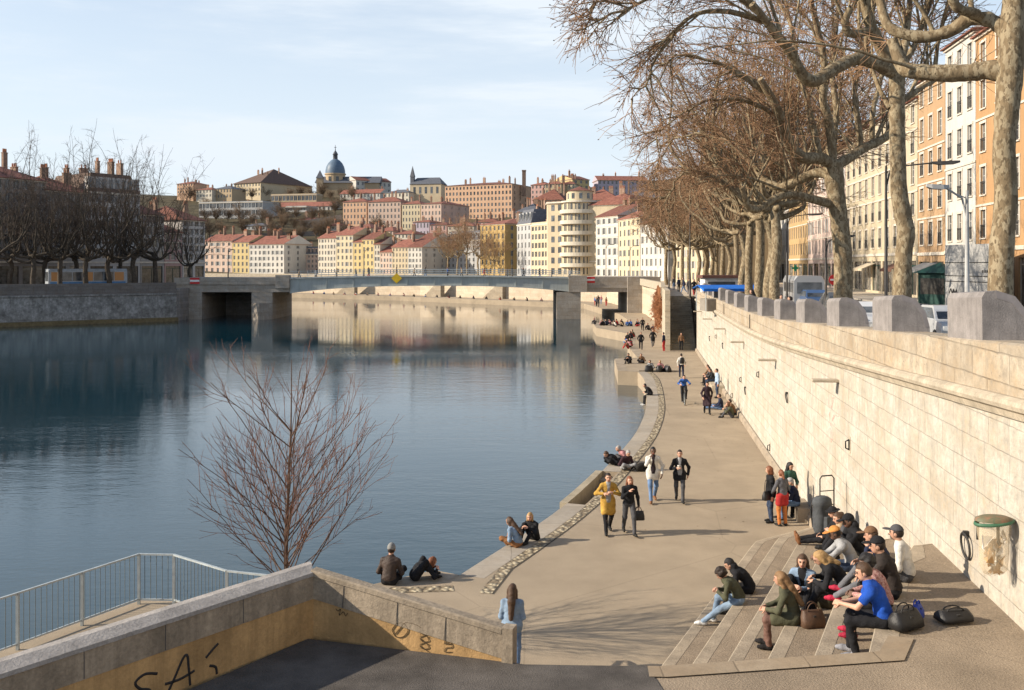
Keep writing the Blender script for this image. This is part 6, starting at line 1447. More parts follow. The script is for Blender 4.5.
    for i in (0, 1):
        pr += [('c', S[i], N - d2 * .03, .056, .062), ('c', S[i], E[i], .058, .048)]
        if not bare[0]: pr += [('c', E[i], W[i] - (W[i] - E[i]) * .06, .050, .038)]
        else: pr[-1] = ('c', S[i], S[i] * .45 + E[i] * .55, .065, .060)
        if hem > 0:
            t = min(hem / .42, 1.); pr += [('c', hips[i], hips[i] * (1 - t) + K[i] * t, .115, .105 * flare)]
            if hem > .42: t2 = (hem - .42) / .4; pr += [('c', K[i], K[i] * (1 - t2) + A[i] * t2, .105 * flare, .095 * flare)]
    if hem > 0:
        q = (K[0] + K[1]) / 2; t = min(hem / .42, 1.); pr += [('c', pel, pel * (1 - t) + q * t, .12, .105 * flare)]
    if hood: pr += [('e', N - fw * .085 + d2 * .03, (.11, .065, .09), chest_ax)]
    Vq, Qq = surface_net(pr, h, .04, None, .0034 if det == 2 else .002, NP[0]); mats = [top]; mi = None
    if open_ is not None:                         # open jacket: a strip of the shirt shows down the front
        mats = [top, open_]; ct = Vq[Qq].mean(1); rel = ct - mid; x = rel @ rt; y = rel @ fw; mi = ((np.abs(x) < .055 + .02 * np.sin(ct[:, 2] * 14)) & (y > .02) & (ct[:, 2] > pel[2] - .04)).astype(int)
    link('jacket' if not bare[0] else 'shirt', np_mesh('jacket', Vq, Qq, mats, mi), th)
    if skirt:
        pr = [('e', pel, (.165, .125, .1), pel_ax)] + [('c', hips[i], hips[i] * (1 - skirt / .42) + K[i] * skirt / .42, .11, .115) for i in (0, 1)]
        Vq, Qq = surface_net(pr, h, .06); link('skirt', np_mesh('skirt', Vq, Qq, [ps['skm']]), th)
    if scarf is not None:
        Vq, Qq = surface_net([('c', N + rt * .05 + fw * .03, N - rt * .05 + fw * .03, .06, .06), ('c', N - fw * .04, N + fw * .06, .062, .055), ('c', N + fw * .09, N + fw * .10 - d2 * .22, .04, .035)], h, .03); link('scarf', np_mesh('scarf', Vq, Qq, [scarf]), th)
    # hair and hats
    hs, hc = hair; hm = M('hair_' + hc, HAIRC[hc], .55, .25, 18, .5, 70, .35)
    if hs != 'bald':
        pr = [('e', Hc + u_ * .016 - f_ * .010, (.083, .103, .113), hf)]
        if hs in ('long', 'vlong'):
            Lg = .30 if hs == 'long' else .46
            pr += [('c', Hc - f_ * .055 + u_ * .02, N - fw * .105 - d2 * .04, .078, .07), ('c', N - fw * .105 - d2 * .04, N - fw * .135 - d2 * (Lg - .12), .072, .045)]
            for sg in (-1, 1): pr += [('c', Hc + r_ * sg * .066 - f_ * .02, N + rt * sg * .085 - fw * .02 - d2 * .08, .036, .034)]
        elif hs == 'bob': pr += [('c', Hc - f_ * .04, Hc - f_ * .055 - u_ * .10, .085, .07)] + [('c', Hc + r_ * sg * .062 - f_ * .015, Hc + r_ * sg * .066 - u_ * .11, .034, .03) for sg in (-1, 1)]
        elif hs == 'bun': pr += [('e', Hc - f_ * .09 + u_ * .075, (.045, .045, .04), hf)]
        elif hs == 'pony': pr += [('c', Hc - f_ * .10 + u_ * .04, Hc - f_ * .14 - u_ * .14, .035, .028)]
        elif hs == 'curly': pr += [('e', Hc + u_ * .02 - f_ * .015, (.105, .118, .122), hf)]
        lowb = -.055 if hs == 'short' else -.12
        def cut(P):
            q = (P - Hc) @ hf.T; x, y, z = q[..., 0], q[..., 1], q[..., 2]
            face = np.minimum(np.minimum(y - .035, .055 - z), .078 - np.abs(x)); near = np.linalg.norm(q, axis=-1) - .14
            c_ = np.maximum(face, -1); c_ = np.where(near < 0, c_, -1)
            if hs in ('short', 'bun', 'pony', 'curly'): c_ = np.maximum(c_, np.where(near < .0, np.minimum(lowb - z if hs != 'curly' else -.07 - z, .02 + 0 * z + (.12 - y)), -1)); 
            if hat: c_ = np.maximum(c_, np.where(near < 0, np.minimum(z - .05, 1), -1))
            return c_
        Vq, Qq = surface_net(pr, min(h, .013) if det else h, .03, cut, .003 if hs != 'curly' else .009, NP[0])
        if len(Qq): link('hair', np_mesh('hair', Vq, Qq, [hm]), th)
    if hat:
        kind, hmat = hat
        if kind == 'cap': pr = [('e', Hc + u_ * .028 - f_ * .008, (.090, .108, .112), hf)]; vis = [('e', Hc + f_ * .135 + u_ * .052, (.068, .075, .010), hf)]
        elif kind == 'beanie': pr = [('e', Hc + u_ * .030 - f_ * .008, (.090, .108, .122), hf)]; vis = []
        else: pr = [('e', Hc + u_ * .04, (.088, .105, .115), hf)]; vis = [('e', Hc + u_ * .055, (.15, .165, .014), hf)]
        lim = .045 if kind != 'beanie' else .02
        Vq, Qq = surface_net(pr, min(h, .013), .02, lambda P: lim - (P - Hc) @ u_); 
        if vis: V2, Q2 = surface_net(vis, min(h, .007), .01); Qq = np.concatenate([Qq, Q2 + len(Vq)]); Vq = np.concatenate([Vq, V2])
        link('hat', np_mesh('hat', Vq, Qq, [hmat]), th)
    return th
# ------------------------------------------------------------------ who is where
BLK = cloth('black', (.016, .016, .018)); NAVY = cloth('navy', (.02, .025, .05)); JEAN = cloth('blue_denim', (.12, .19, .32)); LJEAN = cloth('light_denim', (.20, .275, .37)); DJEAN = cloth('dark_denim', (.035, .05, .085))
MUST = cloth('mustard', (.46, .27, .055)); WHT = cloth('off_white', (.62, .59, .53)); GREY = cloth('grey', (.30, .30, .30)); DGREY = cloth('charcoal', (.07, .07, .075)); OLIVE = cloth('olive', (.075, .075, .045)); ROYAL = cloth('royal_blue', (.015, .07, .36))
DBRN = cloth('dark_brown_leather', (.055, .038, .03), rough=.5); BRN = cloth('brown', (.16, .09, .05)); ORNG = cloth('rust_orange', (.48, .17, .05)); REDC = cloth('red', (.35, .03, .03)); LBLUE = cloth('pale_blue', (.35, .45, .58)); GRN = cloth('dark_green', (.04, .10, .075))
REDP = M('cloth_red_pattern', (.42, .05, .05), .88, .6, 30, .3, 60, .2, c2=(.6, .4, .35)); SKY = cloth('blue', (.04, .11, .34)); TAN = cloth('tan', (.36, .26, .16)); ROSE = cloth('rose', (.42, .2, .2)); TIGHT = cloth('sheer_tights', (.16, .09, .07))
SWHT = cloth('white_sneaker', (.62, .62, .60), rough=.6); SRED = cloth('red_shoe', (.38, .02, .05), rough=.6); SBRN = cloth('brown_shoe', (.20, .09, .04), rough=.6); SGREY = cloth('grey_sneaker', (.25, .25, .27))
S_ = SZ
# the seating steps
person('young person in olive jacket and light jeans at the foot of the seating steps', (4.42, 19.3, S_[1]), 78, 'sit', OLIVE, LJEAN, SWHT, ('curly', 'dark'), det=2, head=(0, 38), lean=20, hunch=38, feet=((-.10, .62, -.46), (.12, .42, -.45)), hands=((-.05, .34, .22), (.08, .34, .22)))
person('man in black hoodie seated behind the person with light jeans', (4.78, 19.95, S_[1]), 75, 'sit', BLK, BLK, None, ('short', 'black'), det=2, head=(5, 30), lean=24, hunch=42, hood=True, Ht=1.78)
person('woman with long fair hair in dark coat seated with her back to the viewer', (4.47, 15.75, S_[3]), 70, 'sit', OLIVE, TIGHT, cloth('black_boot', (.02, .018, .018)), ('vlong', 'dblond'), det=2, head=(-10, 8), hem=.28, lean=10, hunch=20, feet=((-.10, .30, -.45), (.12, .36, -.45)))
person('smiling woman with long dark hair and denim jacket facing the viewer on the steps', (5.02, 16.75, S_[3]), 150, 'knees', LJEAN, BLK, None, ('long', 'brown'), det=2, head=(8, 4), lean=4, hunch=14, open_=BLK, hands=((-.06, .42, .34), (.08, .42, .36)))
person('blond woman in black seated on the step above, looking down', (5.32, 15.85, S_[4]), 78, 'sit', BLK, BLK, SRED, ('long', 'blond'), det=2, head=(4, 34), lean=24, hunch=40, feet=((-.12, .52, -.40), (.12, .40, -.45)), hands=((-.04, .40, .16), (.1, .38, .2)))
person('man in orange cap and grey shirt holding his hands out over the step', (5.86, 17.0, S_[4]), 80, 'sit', GREY, DJEAN, None, ('short', 'black'), det=2, hat=('cap', cloth('orange_cap', (.50, .22, .06))), head=(0, 18), lean=16, hunch=30, skin=m_skin2, hands=((-.08, .52, .22), (.08, .50, .2)), feet=((-.12, .34, -.44), (.12, .40, -.44)))
person('man in brown cap and navy top resting his chin on his hand, red shoes', (5.70, 15.05, S_[5]), 66, 'sit', NAVY, cloth('grey_jeans', (.14, .14, .15)), SRED, ('short', 'brown'), det=2, hat=('cap', BRN), head=(0, 10), lean=10, hunch=24, feet=((-.1, .66, -.40), (.12, .60, -.30)), hands=((-.02, .20, .48), (.12, .34, .22)))
person('man in black cap and dark brown jacket seated on the terrace edge', (5.50, 14.3, S_[5]), 66, 'sit', cloth('dark_jacket', (.035, .028, .025)), BLK, None, ('short', 'dark'), det=2, hat=('cap', BLK), head=(8, 8), lean=8, hunch=22, Ht=1.82, hands=((-.02, .22, .46), (.12, .32, .2)))
person('man in pale grey shirt half hidden behind the two capped men', (6.08, 15.0, S_[5]), 60, 'cross', WHT, DGREY, None, ('short', 'dark'), det=2, hat=('cap', DGREY), lean=6, hunch=16)
person('person with dark curls and red patterned top behind the man in blue polo shirt', (5.18, 13.75, S_[5]), 66, 'sit', REDP, BLK, SRED, ('curly', 'black'), det=2, head=(12, 14), lean=12, hunch=26, skin=m_skin2, Ht=1.68)
person('man in royal blue polo shirt seated at the near end of the terrace edge', (4.93, 13.15, S_[5]), 68, 'sit', ROYAL, BLK, SGREY, ('short', 'brown'), det=2, bare=(True, False), head=(6, 16), lean=12, hunch=24, Ht=1.80, hands=((-.06, .44, .24), (.08, .42, .22)), feet=((-.12, .26, -.44), (.12, .34, -.44)))
person('man in black cap and black hooded jacket seated near the wall end of the steps', (6.36, 17.6, S_[4]), 82, 'knees', BLK, BLK, None, ('short', 'black'), det=2, hat=('cap', BLK), hood=True, head=(6, 16), skin=m_skin2, Ht=1.8, lean=12)
person('person with a hair bun and pale strap seated between two dark clad friends', (6.78, 19.6, S_[3]), 85, 'knees', DGREY, BLK, None, ('bun', 'brown'), det=2, scarf=TAN, head=(0, 14))
person('person in dark clothes and brimmed hat stretching legs beside the backpack', (7.25, 21.7, S_[2]), 85, 'long', BLK, BLK, SBRN, ('short', 'dark'), det=2, hat=('hat', BLK), head=(0, 12), feet=((-.1, .86, 0), (.12, .82, 0)))
# standing by the wall
person('red haired woman in dark jacket standing with a black bag by the wall', (7.66, 28.8, 1), 95, 'stand', BLK, DJEAN, None, ('bob', 'red'), det=2, head=(-40, 8), hem=.1)
person('girl in orange trousers and red skirt with white shoulder straps', (7.88, 28.4, 1), 25, 'stand', cloth('grey_sweater', (.10, .10, .11)), ORNG, None, ('pony', 'red'), det=2, head=(-12, 10), scarf=None, skirt=.22, skm=REDC, hands=((-.18, .25, .95), (.18, .25, .95)), Ht=1.68)
person('girl in dark green hoodie standing closest to the wall', (8.35, 29.4, 1), 200, 'stand', GRN, BLK, None, ('long', 'black'), det=2, head=(10, 12), hands=((-.1, .25, 1.0), (.1, .25, 1.0)))
o = MB().prism([wp(28.7, .02)[:2], wp(30.0, .02)[:2], wp(30.0, .42)[:2], wp(28.7, .42)[:2]], .95, 1.42).build('stone_bench', m_kerb); tag(o, 'low stone block against the wall where the capped man sits', 'bench')
person('man in grey cap and navy hoodie seated on the low block against the wall', (8.42, 29.15, 1.42), 85, 'sit', NAVY, JEAN, None, ('short', 'grey'), det=2, hat=('cap', GREY), head=(0, 20), lean=6, hunch=20)
# along the water's edge
person('woman with very long dark hair and denim jacket sitting on the kerb', (.16, 26.3, 1.01), 60, 'cross', LJEAN, cloth('rust_trousers', (.30, .14, .06)), SBRN, ('vlong', 'brown'), det=2, head=(-14, 6))
person('blond woman with sunglasses and black coat sitting on the kerb', (.62, 26.95, 1.01), 140, 'knees', BLK, BLK, None, ('bob', 'blond'), det=2, head=(25, 6))
person('man in grey beanie and brown leather jacket seated with his back to the viewer', (-2.92, 23.15, 1.02), -10, 'cross', DBRN, BLK, None, ('short', 'dark'), det=2, hat=('beanie', cloth('grey_beanie', (.22, .22, .21))), lean=8, hunch=18, Ht=1.9)
person('red haired person in black coat curled up beside the man in the beanie', (-2.35, 23.55, 1.02), -70, 'knees', BLK, BLK, None, ('bob', 'red'), det=2, hem=.2, lean=34, hunch=58, head=(20, 30), hands=((-.12, .52, .2), (.12, .52, .2)))
person('woman in pale denim jacket with long brown hair standing beyond the parapet end', (.0, 18.15, 1), -8, 'stand', LJEAN, JEAN, SWHT, ('vlong', 'brown'), det=2, head=(0, 14), hem=.05, hands=((-.12, .24, 1.05), (.12, .26, 1.05)), Ht=1.7, ep=((-.35, -.5, -.9), (.35, -.5, -.9)))
# walkers
person('man in mustard parka and sunglasses walking towards the viewer', (2.72, 27.65, 1), 182, 'walk2', MUST, BLK, None, ('short', 'dark'), det=2, hem=.30, flare=1.1, hands=((-.10, .24, 1.15), (.14, .22, 1.12)), Ht=1.80, open_=GREY, ep=((-.9, -.3, -.6), (.9, -.3, -.6)))
person('woman in black jacket and grey trousers carrying a black handbag', (3.3, 27.5, 1), 188, 'walk', BLK, DGREY, None, ('long', 'red'), det=2, hands=((-.27, .02, .80), (.06, .24, 1.25)), Ht=1.74)
person('man in long white cardigan, dark top and blue jeans walking', (4.52, 31.3, 1), 178, 'walk2', WHT, JEAN, SBRN, ('short', 'black'), det=2, open_=cloth('plum_top', (.035, .025, .03)), skin=m_skin2, hem=.16, Ht=1.86, hands=((-.26, .1, .85), (.10, .22, 1.36)), ep=((-.9, -.7, -.45), (.6, -.1, -1)))
person('man in black coat holding a cup, walking beside the man in the white cardigan', (5.38, 31.3, 1), 174, 'walk', BLK, DGREY, None, ('short', 'dark'), det=2, hem=.14, Ht=1.76, open_=GREY, hands=((-.26, .0, .84), (.10, .28, 1.12)))
# by the water stair
person('person in dark coat bending forward at the top of the water stairs', (3.98, 37.1, 1), 110, 'cross', BLK, BLK, None, ('short', 'brown'), det=1, lean=30, hunch=52, head=(0, 30))
person('person in pink top leaning against the bending person by the water', (4.45, 37.5, 1), 100, 'cross', ROSE, DGREY, None, ('short', 'grey'), det=1, lean=22, hunch=40)
person('grey haired person in dark plum jacket seated with a dog', (4.2, 36.3, 1), 200, 'cross', cloth('plum_jacket', (.05, .025, .03)), GREY, None, ('short', 'grey'), det=1, head=(10, 25))
# further along the quay
person('cyclist in bright blue jacket riding towards the viewer', (9.4, 53.3, 1.0), 175, 'sit', SKY, BLK, None, ('short', 'dark'), det=1, pel=(0, -.25, .98), lean=22, hunch=30, feet=((-.11, .0, .28), (.11, .16, .12)), hands=((-.24, .36, 1.12), (.24, .36, 1.12)), kp=((-.1, 1, .3), (.1, 1, .3)))
person('person in long dark coat walking away past the wall group', (9.94, 49.7, 1), 178, 'walk', cloth('dark_plum_coat', (.035, .022, .028)), BLK, None, ('short', 'black'), det=1, hem=.42, Ht=1.74)
person('person in pale blue shirt standing against the sunny wall', (11.75, 55.7, 1), 95, 'stand', LBLUE, DJEAN, None, ('short', 'dark'), det=1, Ht=1.74)
person('person in navy sweater and jeans lounging by the wall', (11.0, 51.3, 1), 80, 'long', NAVY, JEAN, SWHT, ('short', 'brown'), det=1)
person('person in olive jacket sitting at the wall foot nearest the viewer', (10.95, 48.5, 1), 80, 'knees', OLIVE, DGREY, None, ('bob', 'chest'), det=1)
person('person in brown jacket sitting at the wall foot behind the olive jacket', (11.25, 49.4, 1), 70, 'knees', BRN, BLK, None, ('short', 'dark'), det=1)
o = MB().prism([wp(58, .05)[:2], wp(63, .05)[:2], wp(63, .75)[:2], wp(58, .75)[:2]], .95, 1.40).build('stone_bench', m_cope); tag(o, 'pale low stone bench against the far part of the wall', 'bench')
for i, (dx, d, c, po, l) in enumerate(((-.55, 60.3, BLK, 'sit', 'nearest of three people in dark clothes on the pale stone bench'), (-.55, 61.6, DGREY, 'sit', 'middle of three people on the pale stone bench'), (-.55, 62.7, BRN, 'sit', 'farthest of three people on the pale stone bench, in brown'))):
    person(l, (Wx(d) + dx, d, 1.40), 95, po, c, BLK if i else DJEAN, None, ('short', ('dark', 'black', 'brown')[i]), det=1)
person('person in white jacket with black backpack walking away', (11.4, 65.6, 1), -4, 'walk', WHT, NAVY, None, ('short', 'dark'), det=1)
person('person in dark clothes sitting alone with legs over the quay edge', (8.05, 57, 1), 92, 'edge', BLK, BLK, SWHT, ('short', 'black'), det=1, lean=22, hunch=40)
for x, d, c, po, hr, l in ((9.1, 75.5, BLK, 'knees', 'dark', 'person in black sitting on the stone platform over the water'), (10.1, 75.5, BRN, 'cross', 'chest', 'person in brown sitting on the stone platform beside the one in black'), (10.05, 70.4, GREY, 'cross', 'brown', 'person in grey sitting behind dark bags on the quay step'), (10.75, 70.2, ROSE, 'cross', 'blond', 'person with pink top sitting behind dark bags on the quay step')):
    person(l, (x, d, 1), 150, po, c, BLK, None, ('short', hr), det=1)
# ---- small far figures: a few modelled individuals, copied and re-dressed
def far_kind(pose, hair, **k):
    p = person('', (0, 0, -50), 0, pose, BLK, DJEAN, None, (hair, 'dark'), det=0, **k)
    return p
FK = {}
for nm, po, hr, kw in (('walk', 'walk', 'short', dict(hem=.1)), ('walk2', 'walk2', 'long', dict(hem=.25)), ('stand', 'stand', 'short', {}), ('knees', 'knees', 'short', {}), ('cross', 'cross', 'long', {})):
    FK[nm] = far_kind(po, hr, **kw)
used = set(); TOPS = [BLK, NAVY, DGREY, BLK, BRN, OLIVE, REDC, SKY, WHT, GREY, BLK, ROSE, TAN]; LEGS = [BLK, DJEAN, JEAN, DGREY, BLK, REDC]
fr_ = random.Random(12)
def far(label, group, loc, face, kind, top=None, legs=None):
    src = FK[kind]
    if kind in used: o = copy_tree(src)
    else: o = src; used.add(kind)
    o.location = loc; o.rotation_euler = (0, 0, R(face)); o['label'] = label
    if group: o['group'] = group
    s = fr_.uniform(.95, 1.06); o.scale = (s, s, s)
    for ch in o.children:
        n = ch.name.split('.')[0]
        if n in ('jacket', 'trousers'):
            sl_ = ch.material_slots[0]; sl_.link = 'OBJECT'; sl_.material = (top or fr_.choice(TOPS)) if n == 'jacket' else (legs or fr_.choice(LEGS))
far('dark clad walker on the quay just before the side stair', None, (11.5, 87, 1), 175, 'walk', BLK, BLK)
far('walker in black coat following on the quay beside the side stair', None, (13.0, 90, 1), 178, 'walk2', BLK, DGREY)
far('person in red trousers leaning at the end of the cheek wall', None, (13.35, 85.6, 1), 60, 'stand', NAVY, REDC)
far('person standing in the shade at the foot of the side stair', None, (15.0, 86.4, 1), 170, 'stand', BRN, BLK)
far('lone dark walker farther along the quay near the creeper', None, (15.0, 112, 1), 175, 'walk', BLK, BLK)
for i, (x, d) in enumerate(((10.55, 88.5), (10.9, 90), (11.2, 91.5), (11.1, 93.2), (11.9, 99), (12.4, 101), (12.9, 103))): far('tiny person seated in the group along the quay edge past the platform', 'people seated along the far quay edge', (x, d, 1), 95 + 20 * (i % 3), ('knees', 'cross')[i % 2])
for x, d in ((16.3, 112), (16.0, 114)): far('tiny person seated against the wall under the creeper', 'people seated under the creeper', (x, d, 1), 130, 'knees')
for i in range(13): far('tiny person seated on the lower platform by the bridge', 'people seated on the lower platform', (10.7 + .42 * i + fr_.uniform(-.1, .1), 122 + fr_.uniform(-2.2, 3), 1), fr_.uniform(60, 220), ('knees', 'cross')[i % 2])
for i in range(9): far('tiny person standing on the quay beyond the bridge', 'people standing beyond the bridge', (15.9 + fr_.uniform(0, 2.2) if i > 5 else 14.6 + fr_.uniform(.6, 3.), 176 + 2.2 * i, 1), fr_.uniform(0, 360), 'stand')
for i in range(22):
    t_ = .03 + .93 * i / 21; pa, pb, pc = Vector((13.2, 194)), Vector((-27, 235.6)), Vector((-56, 256.4)); p = pa.lerp(pb, t_ / .6) if t_ < .6 else pb.lerp(pc, (t_ - .6) / .4)
    far('tiny person seated on the sunlit far quay under the bridge', 'people seated on the far quay', (p.x + .9 + fr_.uniform(-.2, .4), p.y + 1.2, 1), 120 + fr_.uniform(-40, 40), ('knees', 'cross')[i % 2])
for i in range(16):
    x = -34 + 2.95 * i + fr_.uniform(-1, 1); far('tiny pedestrian crossing the bridge behind the railing', 'pedestrians on the bridge', (x, 156.4 + fr_.uniform(0, 1.2), btz(x) - .3 if x < 10.8 else 6.0), fr_.choice((88, -92)), ('walk', 'walk2', 'stand')[i % 3])
for i, (px, d) in enumerate(((770, 42), (783, 39), (745, 52), (850, 33), (689, 100), (694, 96), (684, 105), (679, 110), (700, 90), (706, 84), (674, 118))):
    x = (px - CX) / F * d; z_ = Zc(d); far('pedestrian on the street seen over the parapet', 'pedestrians on the street', (max(x, Wx(d) + 1.0) if d < 86 else x, d, z_ if d < 96 else 5.56), fr_.choice((0, 180, 90, 30)), ('walk', 'stand', 'walk2')[i % 3], fr_.choice([BLK, NAVY, DGREY]))
for k in FK:
    if k not in used: raise RuntimeError(k)

# ------------------------------------------------------------------ things people have with them
m_bagk = M('black_bag_leather', (.014, .013, .013), .5, .2, 9, .3, 40, .4); m_bagb = M('brown_bag_leather', (.085, .045, .025), .55, .3, 9, .4, 40, .4); m_bagn = M('grey_pack_cloth', (.065, .07, .075), .85, .25, 9, .5, 40)
def handbag(label, loc, rz, w_, d_, h, m, handle=.14, cat='handbag', name='handbag'):
    t = thing(name, label, cat, loc, rz)
    secs = [[(sx * w_ / 2 * s, sy * d_ / 2 * s2, z) for sx, sy in ((-1, -.6), (-.8, -1), (.8, -1), (1, -.6), (1, .6), (.8, 1), (-.8, 1), (-1, .6))] for z, s, s2 in ((0, .92, .9), (.02, 1, 1), (h * .5, .97, .92), (h * .85, .86, .5), (h, .82, .22))]
    MB().loft(secs, smooth=True).build('bag_body', m, t)
    for s in (-1, 1): MB().tube([(w_ * .25 * math.cos(R(a)) * 1.0, s * d_ * .14, h * .93 + handle * math.sin(R(a))) for a in range(0, 181, 20)], .009, 6).build('handle', m, t)
    MB().box((-w_ * .05, -d_ * .40, h * .66), (w_ * .05, -d_ * .30, h * .76)).build('clasp', m_ind, t)
b1 = at(812, 626, S_[3]); handbag('brown leather handbag standing on the step between the seated women', b1, .2, .40, .26, .26, m_bagb)
b2 = at(816, 606, S_[3]); handbag('olive brown handbag behind the woman in the denim jacket', (b2[0] + .1, b2[1], b2[2]), -.5, .36, .24, .28, M('olive_bag', (.06, .05, .03), .6))
handbag('large black duffel bag on the terrace beside the man in blue', (5.24, 13.0, ZL), .5, .5, .3, .22, m_bagk, .1, 'duffel bag', 'duffel_bag')
handbag('small bright blue bag on the terrace behind the patterned top', (5.52, 13.3, ZL), .9, .24, .16, .2, M('blue_bag', (.02, .05, .33), .6), .06, 'bag', 'cloth_bag')
handbag('black flat bag on the terrace behind the blue bag', (6.0, 13.25, ZL), .2, .5, .3, .14, m_bagk, .05, 'bag', 'shoulder_bag')
handbag('black handbag carried by the woman in the black jacket', (3.56, 27.45, 1.42), .05, .34, .14, .26, m_bagk, .14)
handbag('black shoulder bag hanging beside the red haired woman at the wall', (7.46, 28.55, 1.72), .6, .3, .16, .26, m_bagk, .34)
for i, (x, d, l) in enumerate(((9.75, 69.4, 'dark rucksack lying left on the quay step by the platform'), (10.5, 69.35, 'dark rucksack lying in the middle of the quay step by the platform'), (11.05, 69.3, 'dark rucksack lying right on the quay step by the platform'))): handbag(l, (x, d, 1.0), i, .6, .4, .45, m_bagk, .1, 'rucksack', 'rucksack')
def backpack():
    t = thing('hiking_backpack', 'tall grey hiking backpack leaning among the people by the wall', 'backpack', (7.22, 22.7, S_[2]), .5)
    MB().loft([[(sx * .21 * s, sy * .16 * s2, z) for sx, sy in ((-1, -.5), (-.6, -1), (.6, -1), (1, -.5), (1, .5), (.6, 1), (-.6, 1), (-1, .5))] for z, s, s2 in ((0, .8, .8), (.1, 1, 1), (.4, 1.05, 1.1), (.62, 1, .95), (.66, 1.1, 1.15), (.78, 1.0, 1.0), (.84, .6, .6))], smooth=True).build('pack_body', m_bagn, t)
    MB().loft([[(x, y - .17, z) for x, y in ((-.13, 0), (-.1, -.08), (.1, -.08), (.13, 0))] for z in (.1, .42)]).build('front_pocket', m_bagn, t)
    for s in (-1, 1): MB().tube([(s * .1, .17, .7), (s * .12, .24, .5), (s * .12, .2, .25), (s * .14, .15, .1)], .018, 6).build('strap', m_bagk, t)
    t = thing('luggage_trolley', 'upright black metal trolley frame behind the hiking backpack', 'trolley', (7.72, 23.9, S_[1]), .3)
    mb = MB(); mb.tube([(-.2, 0, .08), (-.2, 0, 1.45), (-.14, 0, 1.52), (.14, 0, 1.52), (.2, 0, 1.45), (.2, 0, .08)], .018, 6)
    for z in (.4, .8, 1.15): mb.tube([(-.2, 0, z), (.2, 0, z)], .012, 6)
    mb.build('frame', m_ind, t); MB().box((-.2, -.3, .05), (.2, .0, .07)).build('plate', m_ind, t)
    for s in (-1, 1): MB().tube([(s * .2, .06, .08), (s * .26, .06, .08)], .08, 14).build('wheel', m_black, t)
backpack()
def dog():
    t = thing('dog', 'black and white dog lying beside the grey haired person at the water stairs', 'dog', (4.85, 36.0, 1.0), R(-75))
    I3 = np.eye(3); pr = [('e', V3(0, 0, .17), (.12, .30, .14), I3), ('e', V3(0, .22, .19), (.11, .14, .14), I3), ('c', V3(0, .28, .24), V3(0, .40, .38), .075, .065), ('e', V3(0, .45, .42), (.062, .09, .065), I3), ('c', V3(0, .50, .41), V3(0, .60, .38), .038, .028), ('c', V3(.045, .42, .47), V3(.06, .39, .53), .022, .010), ('c', V3(-.045, .42, .47), V3(-.06, .39, .53), .022, .010)]
    for s in (-1, 1): pr += [('c', V3(s * .09, .24, .12), V3(s * .11, .30, .045), .045, .035), ('c', V3(s * .11, .30, .045), V3(s * .10, .56, .035), .034, .028), ('e', V3(s * .11, -.2, .13), (.06, .13, .11), I3), ('c', V3(s * .13, -.16, .05), V3(s * .14, .08, .035), .04, .03)]
    pr += [('c', V3(0, -.28, .14), V3(.12, -.5, .05), .03, .018)]
    Vq, Qq = surface_net(pr, .014, .03); c = Vq[Qq].mean(1); mi = ((c[:, 1] > .22) & (c[:, 2] < .26) | (c[:, 1] > .54)).astype(int)
    link('body', np_mesh('body', Vq, Qq, [M('dog_black_fur', (.02, .018, .016), .9, .3, 20, .5, 60), M('dog_white_fur', (.5, .48, .44), .9, .2, 20, .5, 60)], mi), t)
dog()
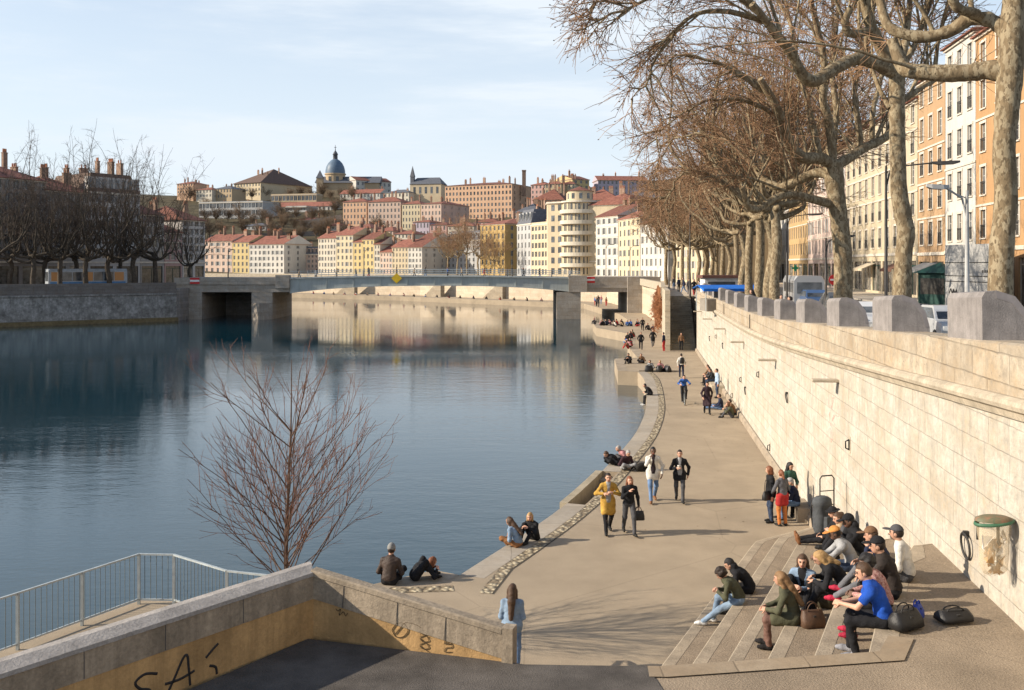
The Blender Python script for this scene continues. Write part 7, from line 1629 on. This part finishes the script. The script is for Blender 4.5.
def bicycle():
    t = thing('bicycle', 'dark bicycle ridden by the cyclist in the blue jacket', 'bicycle', (9.4, 53.3, 1.0), R(175))
    fm = M('bicycle_frame', (.03, .03, .035), .4, spec=.5)
    for y in (-.52, .52):
        ring = [(0, .335 * math.cos(a), .335 * math.sin(a)) for a in [2 * math.pi * k / 28 for k in range(28)]]
        wh = MB().tube([(0, q[1] * .95, q[2] * .95) for q in ring], .012, 6, closed=True).build('wheel', m_rail, t, (0, y, .35)); MB().tube(ring, .02, 8, closed=True).build('tyre', m_black, wh)
        sp_ = MB()
        for k in range(14): a = 2 * math.pi * k / 14; sp_.tube([(.02 * (-1) ** k, 0, 0), (0, .32 * math.cos(a), .32 * math.sin(a))], .003, 3)
        sp_.tube([(-.04, 0, 0), (.04, 0, 0)], .025, 8).build('spokes', m_rail, wh)
    f = MB()
    for a, b_ in (((0, -.14, .86), (0, -.02, .31)), ((0, -.13, .80), (0, .40, .86)), ((0, -.02, .31), (0, .42, .78)), ((0, .38, .98), (0, .52, .35)), ((.02, -.52, .35), (.02, -.02, .31)), ((.02, -.52, .35), (0, -.12, .76)), ((-.02, -.52, .35), (-.02, -.02, .31))): f.tube([a, b_], .018, 6)
    f.build('frame', fm, t); MB().tube([(-.27, .30, 1.08), (-.2, .40, 1.06), (0, .40, 1.0), (.2, .40, 1.06), (.27, .30, 1.08)], .014, 6).build('handlebar', fm, t)
    MB().loft([[(x * w_, y, z) for x, z in ((-1, .86), (-.6, .90), (.6, .90), (1, .86))] for y, w_ in ((-.30, .08), (-.2, .08), (-.05, .03), (.0, .02))]).build('saddle', m_black, t)
    MB().tube([(-.14, .02, .17), (-.05, .02, .17), (-.05, -.02, .31), (.05, -.02, .31), (.05, -.06, .45), (.14, -.06, .45)], .012, 5).build('crank', m_ind, t)
bicycle()
def small_backpack():
    o = MB().loft([[(sx * .15 * s, sy * .08 * s2, z) for sx, sy in ((-1, -.5), (-.7, -1), (.7, -1), (1, -.5), (1, .5), (-1, .5))] for z, s, s2 in ((0, .9, .8), (.08, 1, 1.1), (.3, 1, 1), (.42, .7, .6))], smooth=True).build('rucksack', m_bagk, None, (11.41, 65.42, 1.98), 0); tag(o, 'black backpack worn by the walker in the white jacket', 'rucksack')
    o = MB().lathe([(.03, 0), (.042, .10), (.044, .102), (.044, .115), (.0, .118)], n=12).build('paper_cup', M('paper_cup_white', (.7, .66, .6)), None, (5.30, 30.98, 2.12)); tag(o, 'white paper cup held by the man in the black coat', 'cup')
small_backpack()

# ------------------------------------------------------------------ leaf scraps and litter on the paving
def scraps():
    rr = random.Random(9); mb = MB()
    for i in range(260):
        d = rr.uniform(15, 75); x = Wx(d) - abs(rr.gauss(0, 2.6)) - .15
        if x < -1 + (d - 24) * .2 or (d < 27 and x > 1.5): continue
        a = rr.uniform(0, 6.28); s = rr.uniform(.02, .05); c, q = math.cos(a) * s, math.sin(a) * s
        mb.add([(x - c, d - q, 1.006), (x + q * .6, d - c * .6, 1.012), (x + c, d + q, 1.008), (x - q * .6, d + c * .6, 1.016)], [(0, 1, 2, 3)])
    o = mb.build('leaf_scraps', M('dry_leaf', (.14, .08, .04), .9, .4, 3)); tag(o, 'dry leaf scraps scattered over the quay paving', 'leaves', None, 'stuff')
scraps()
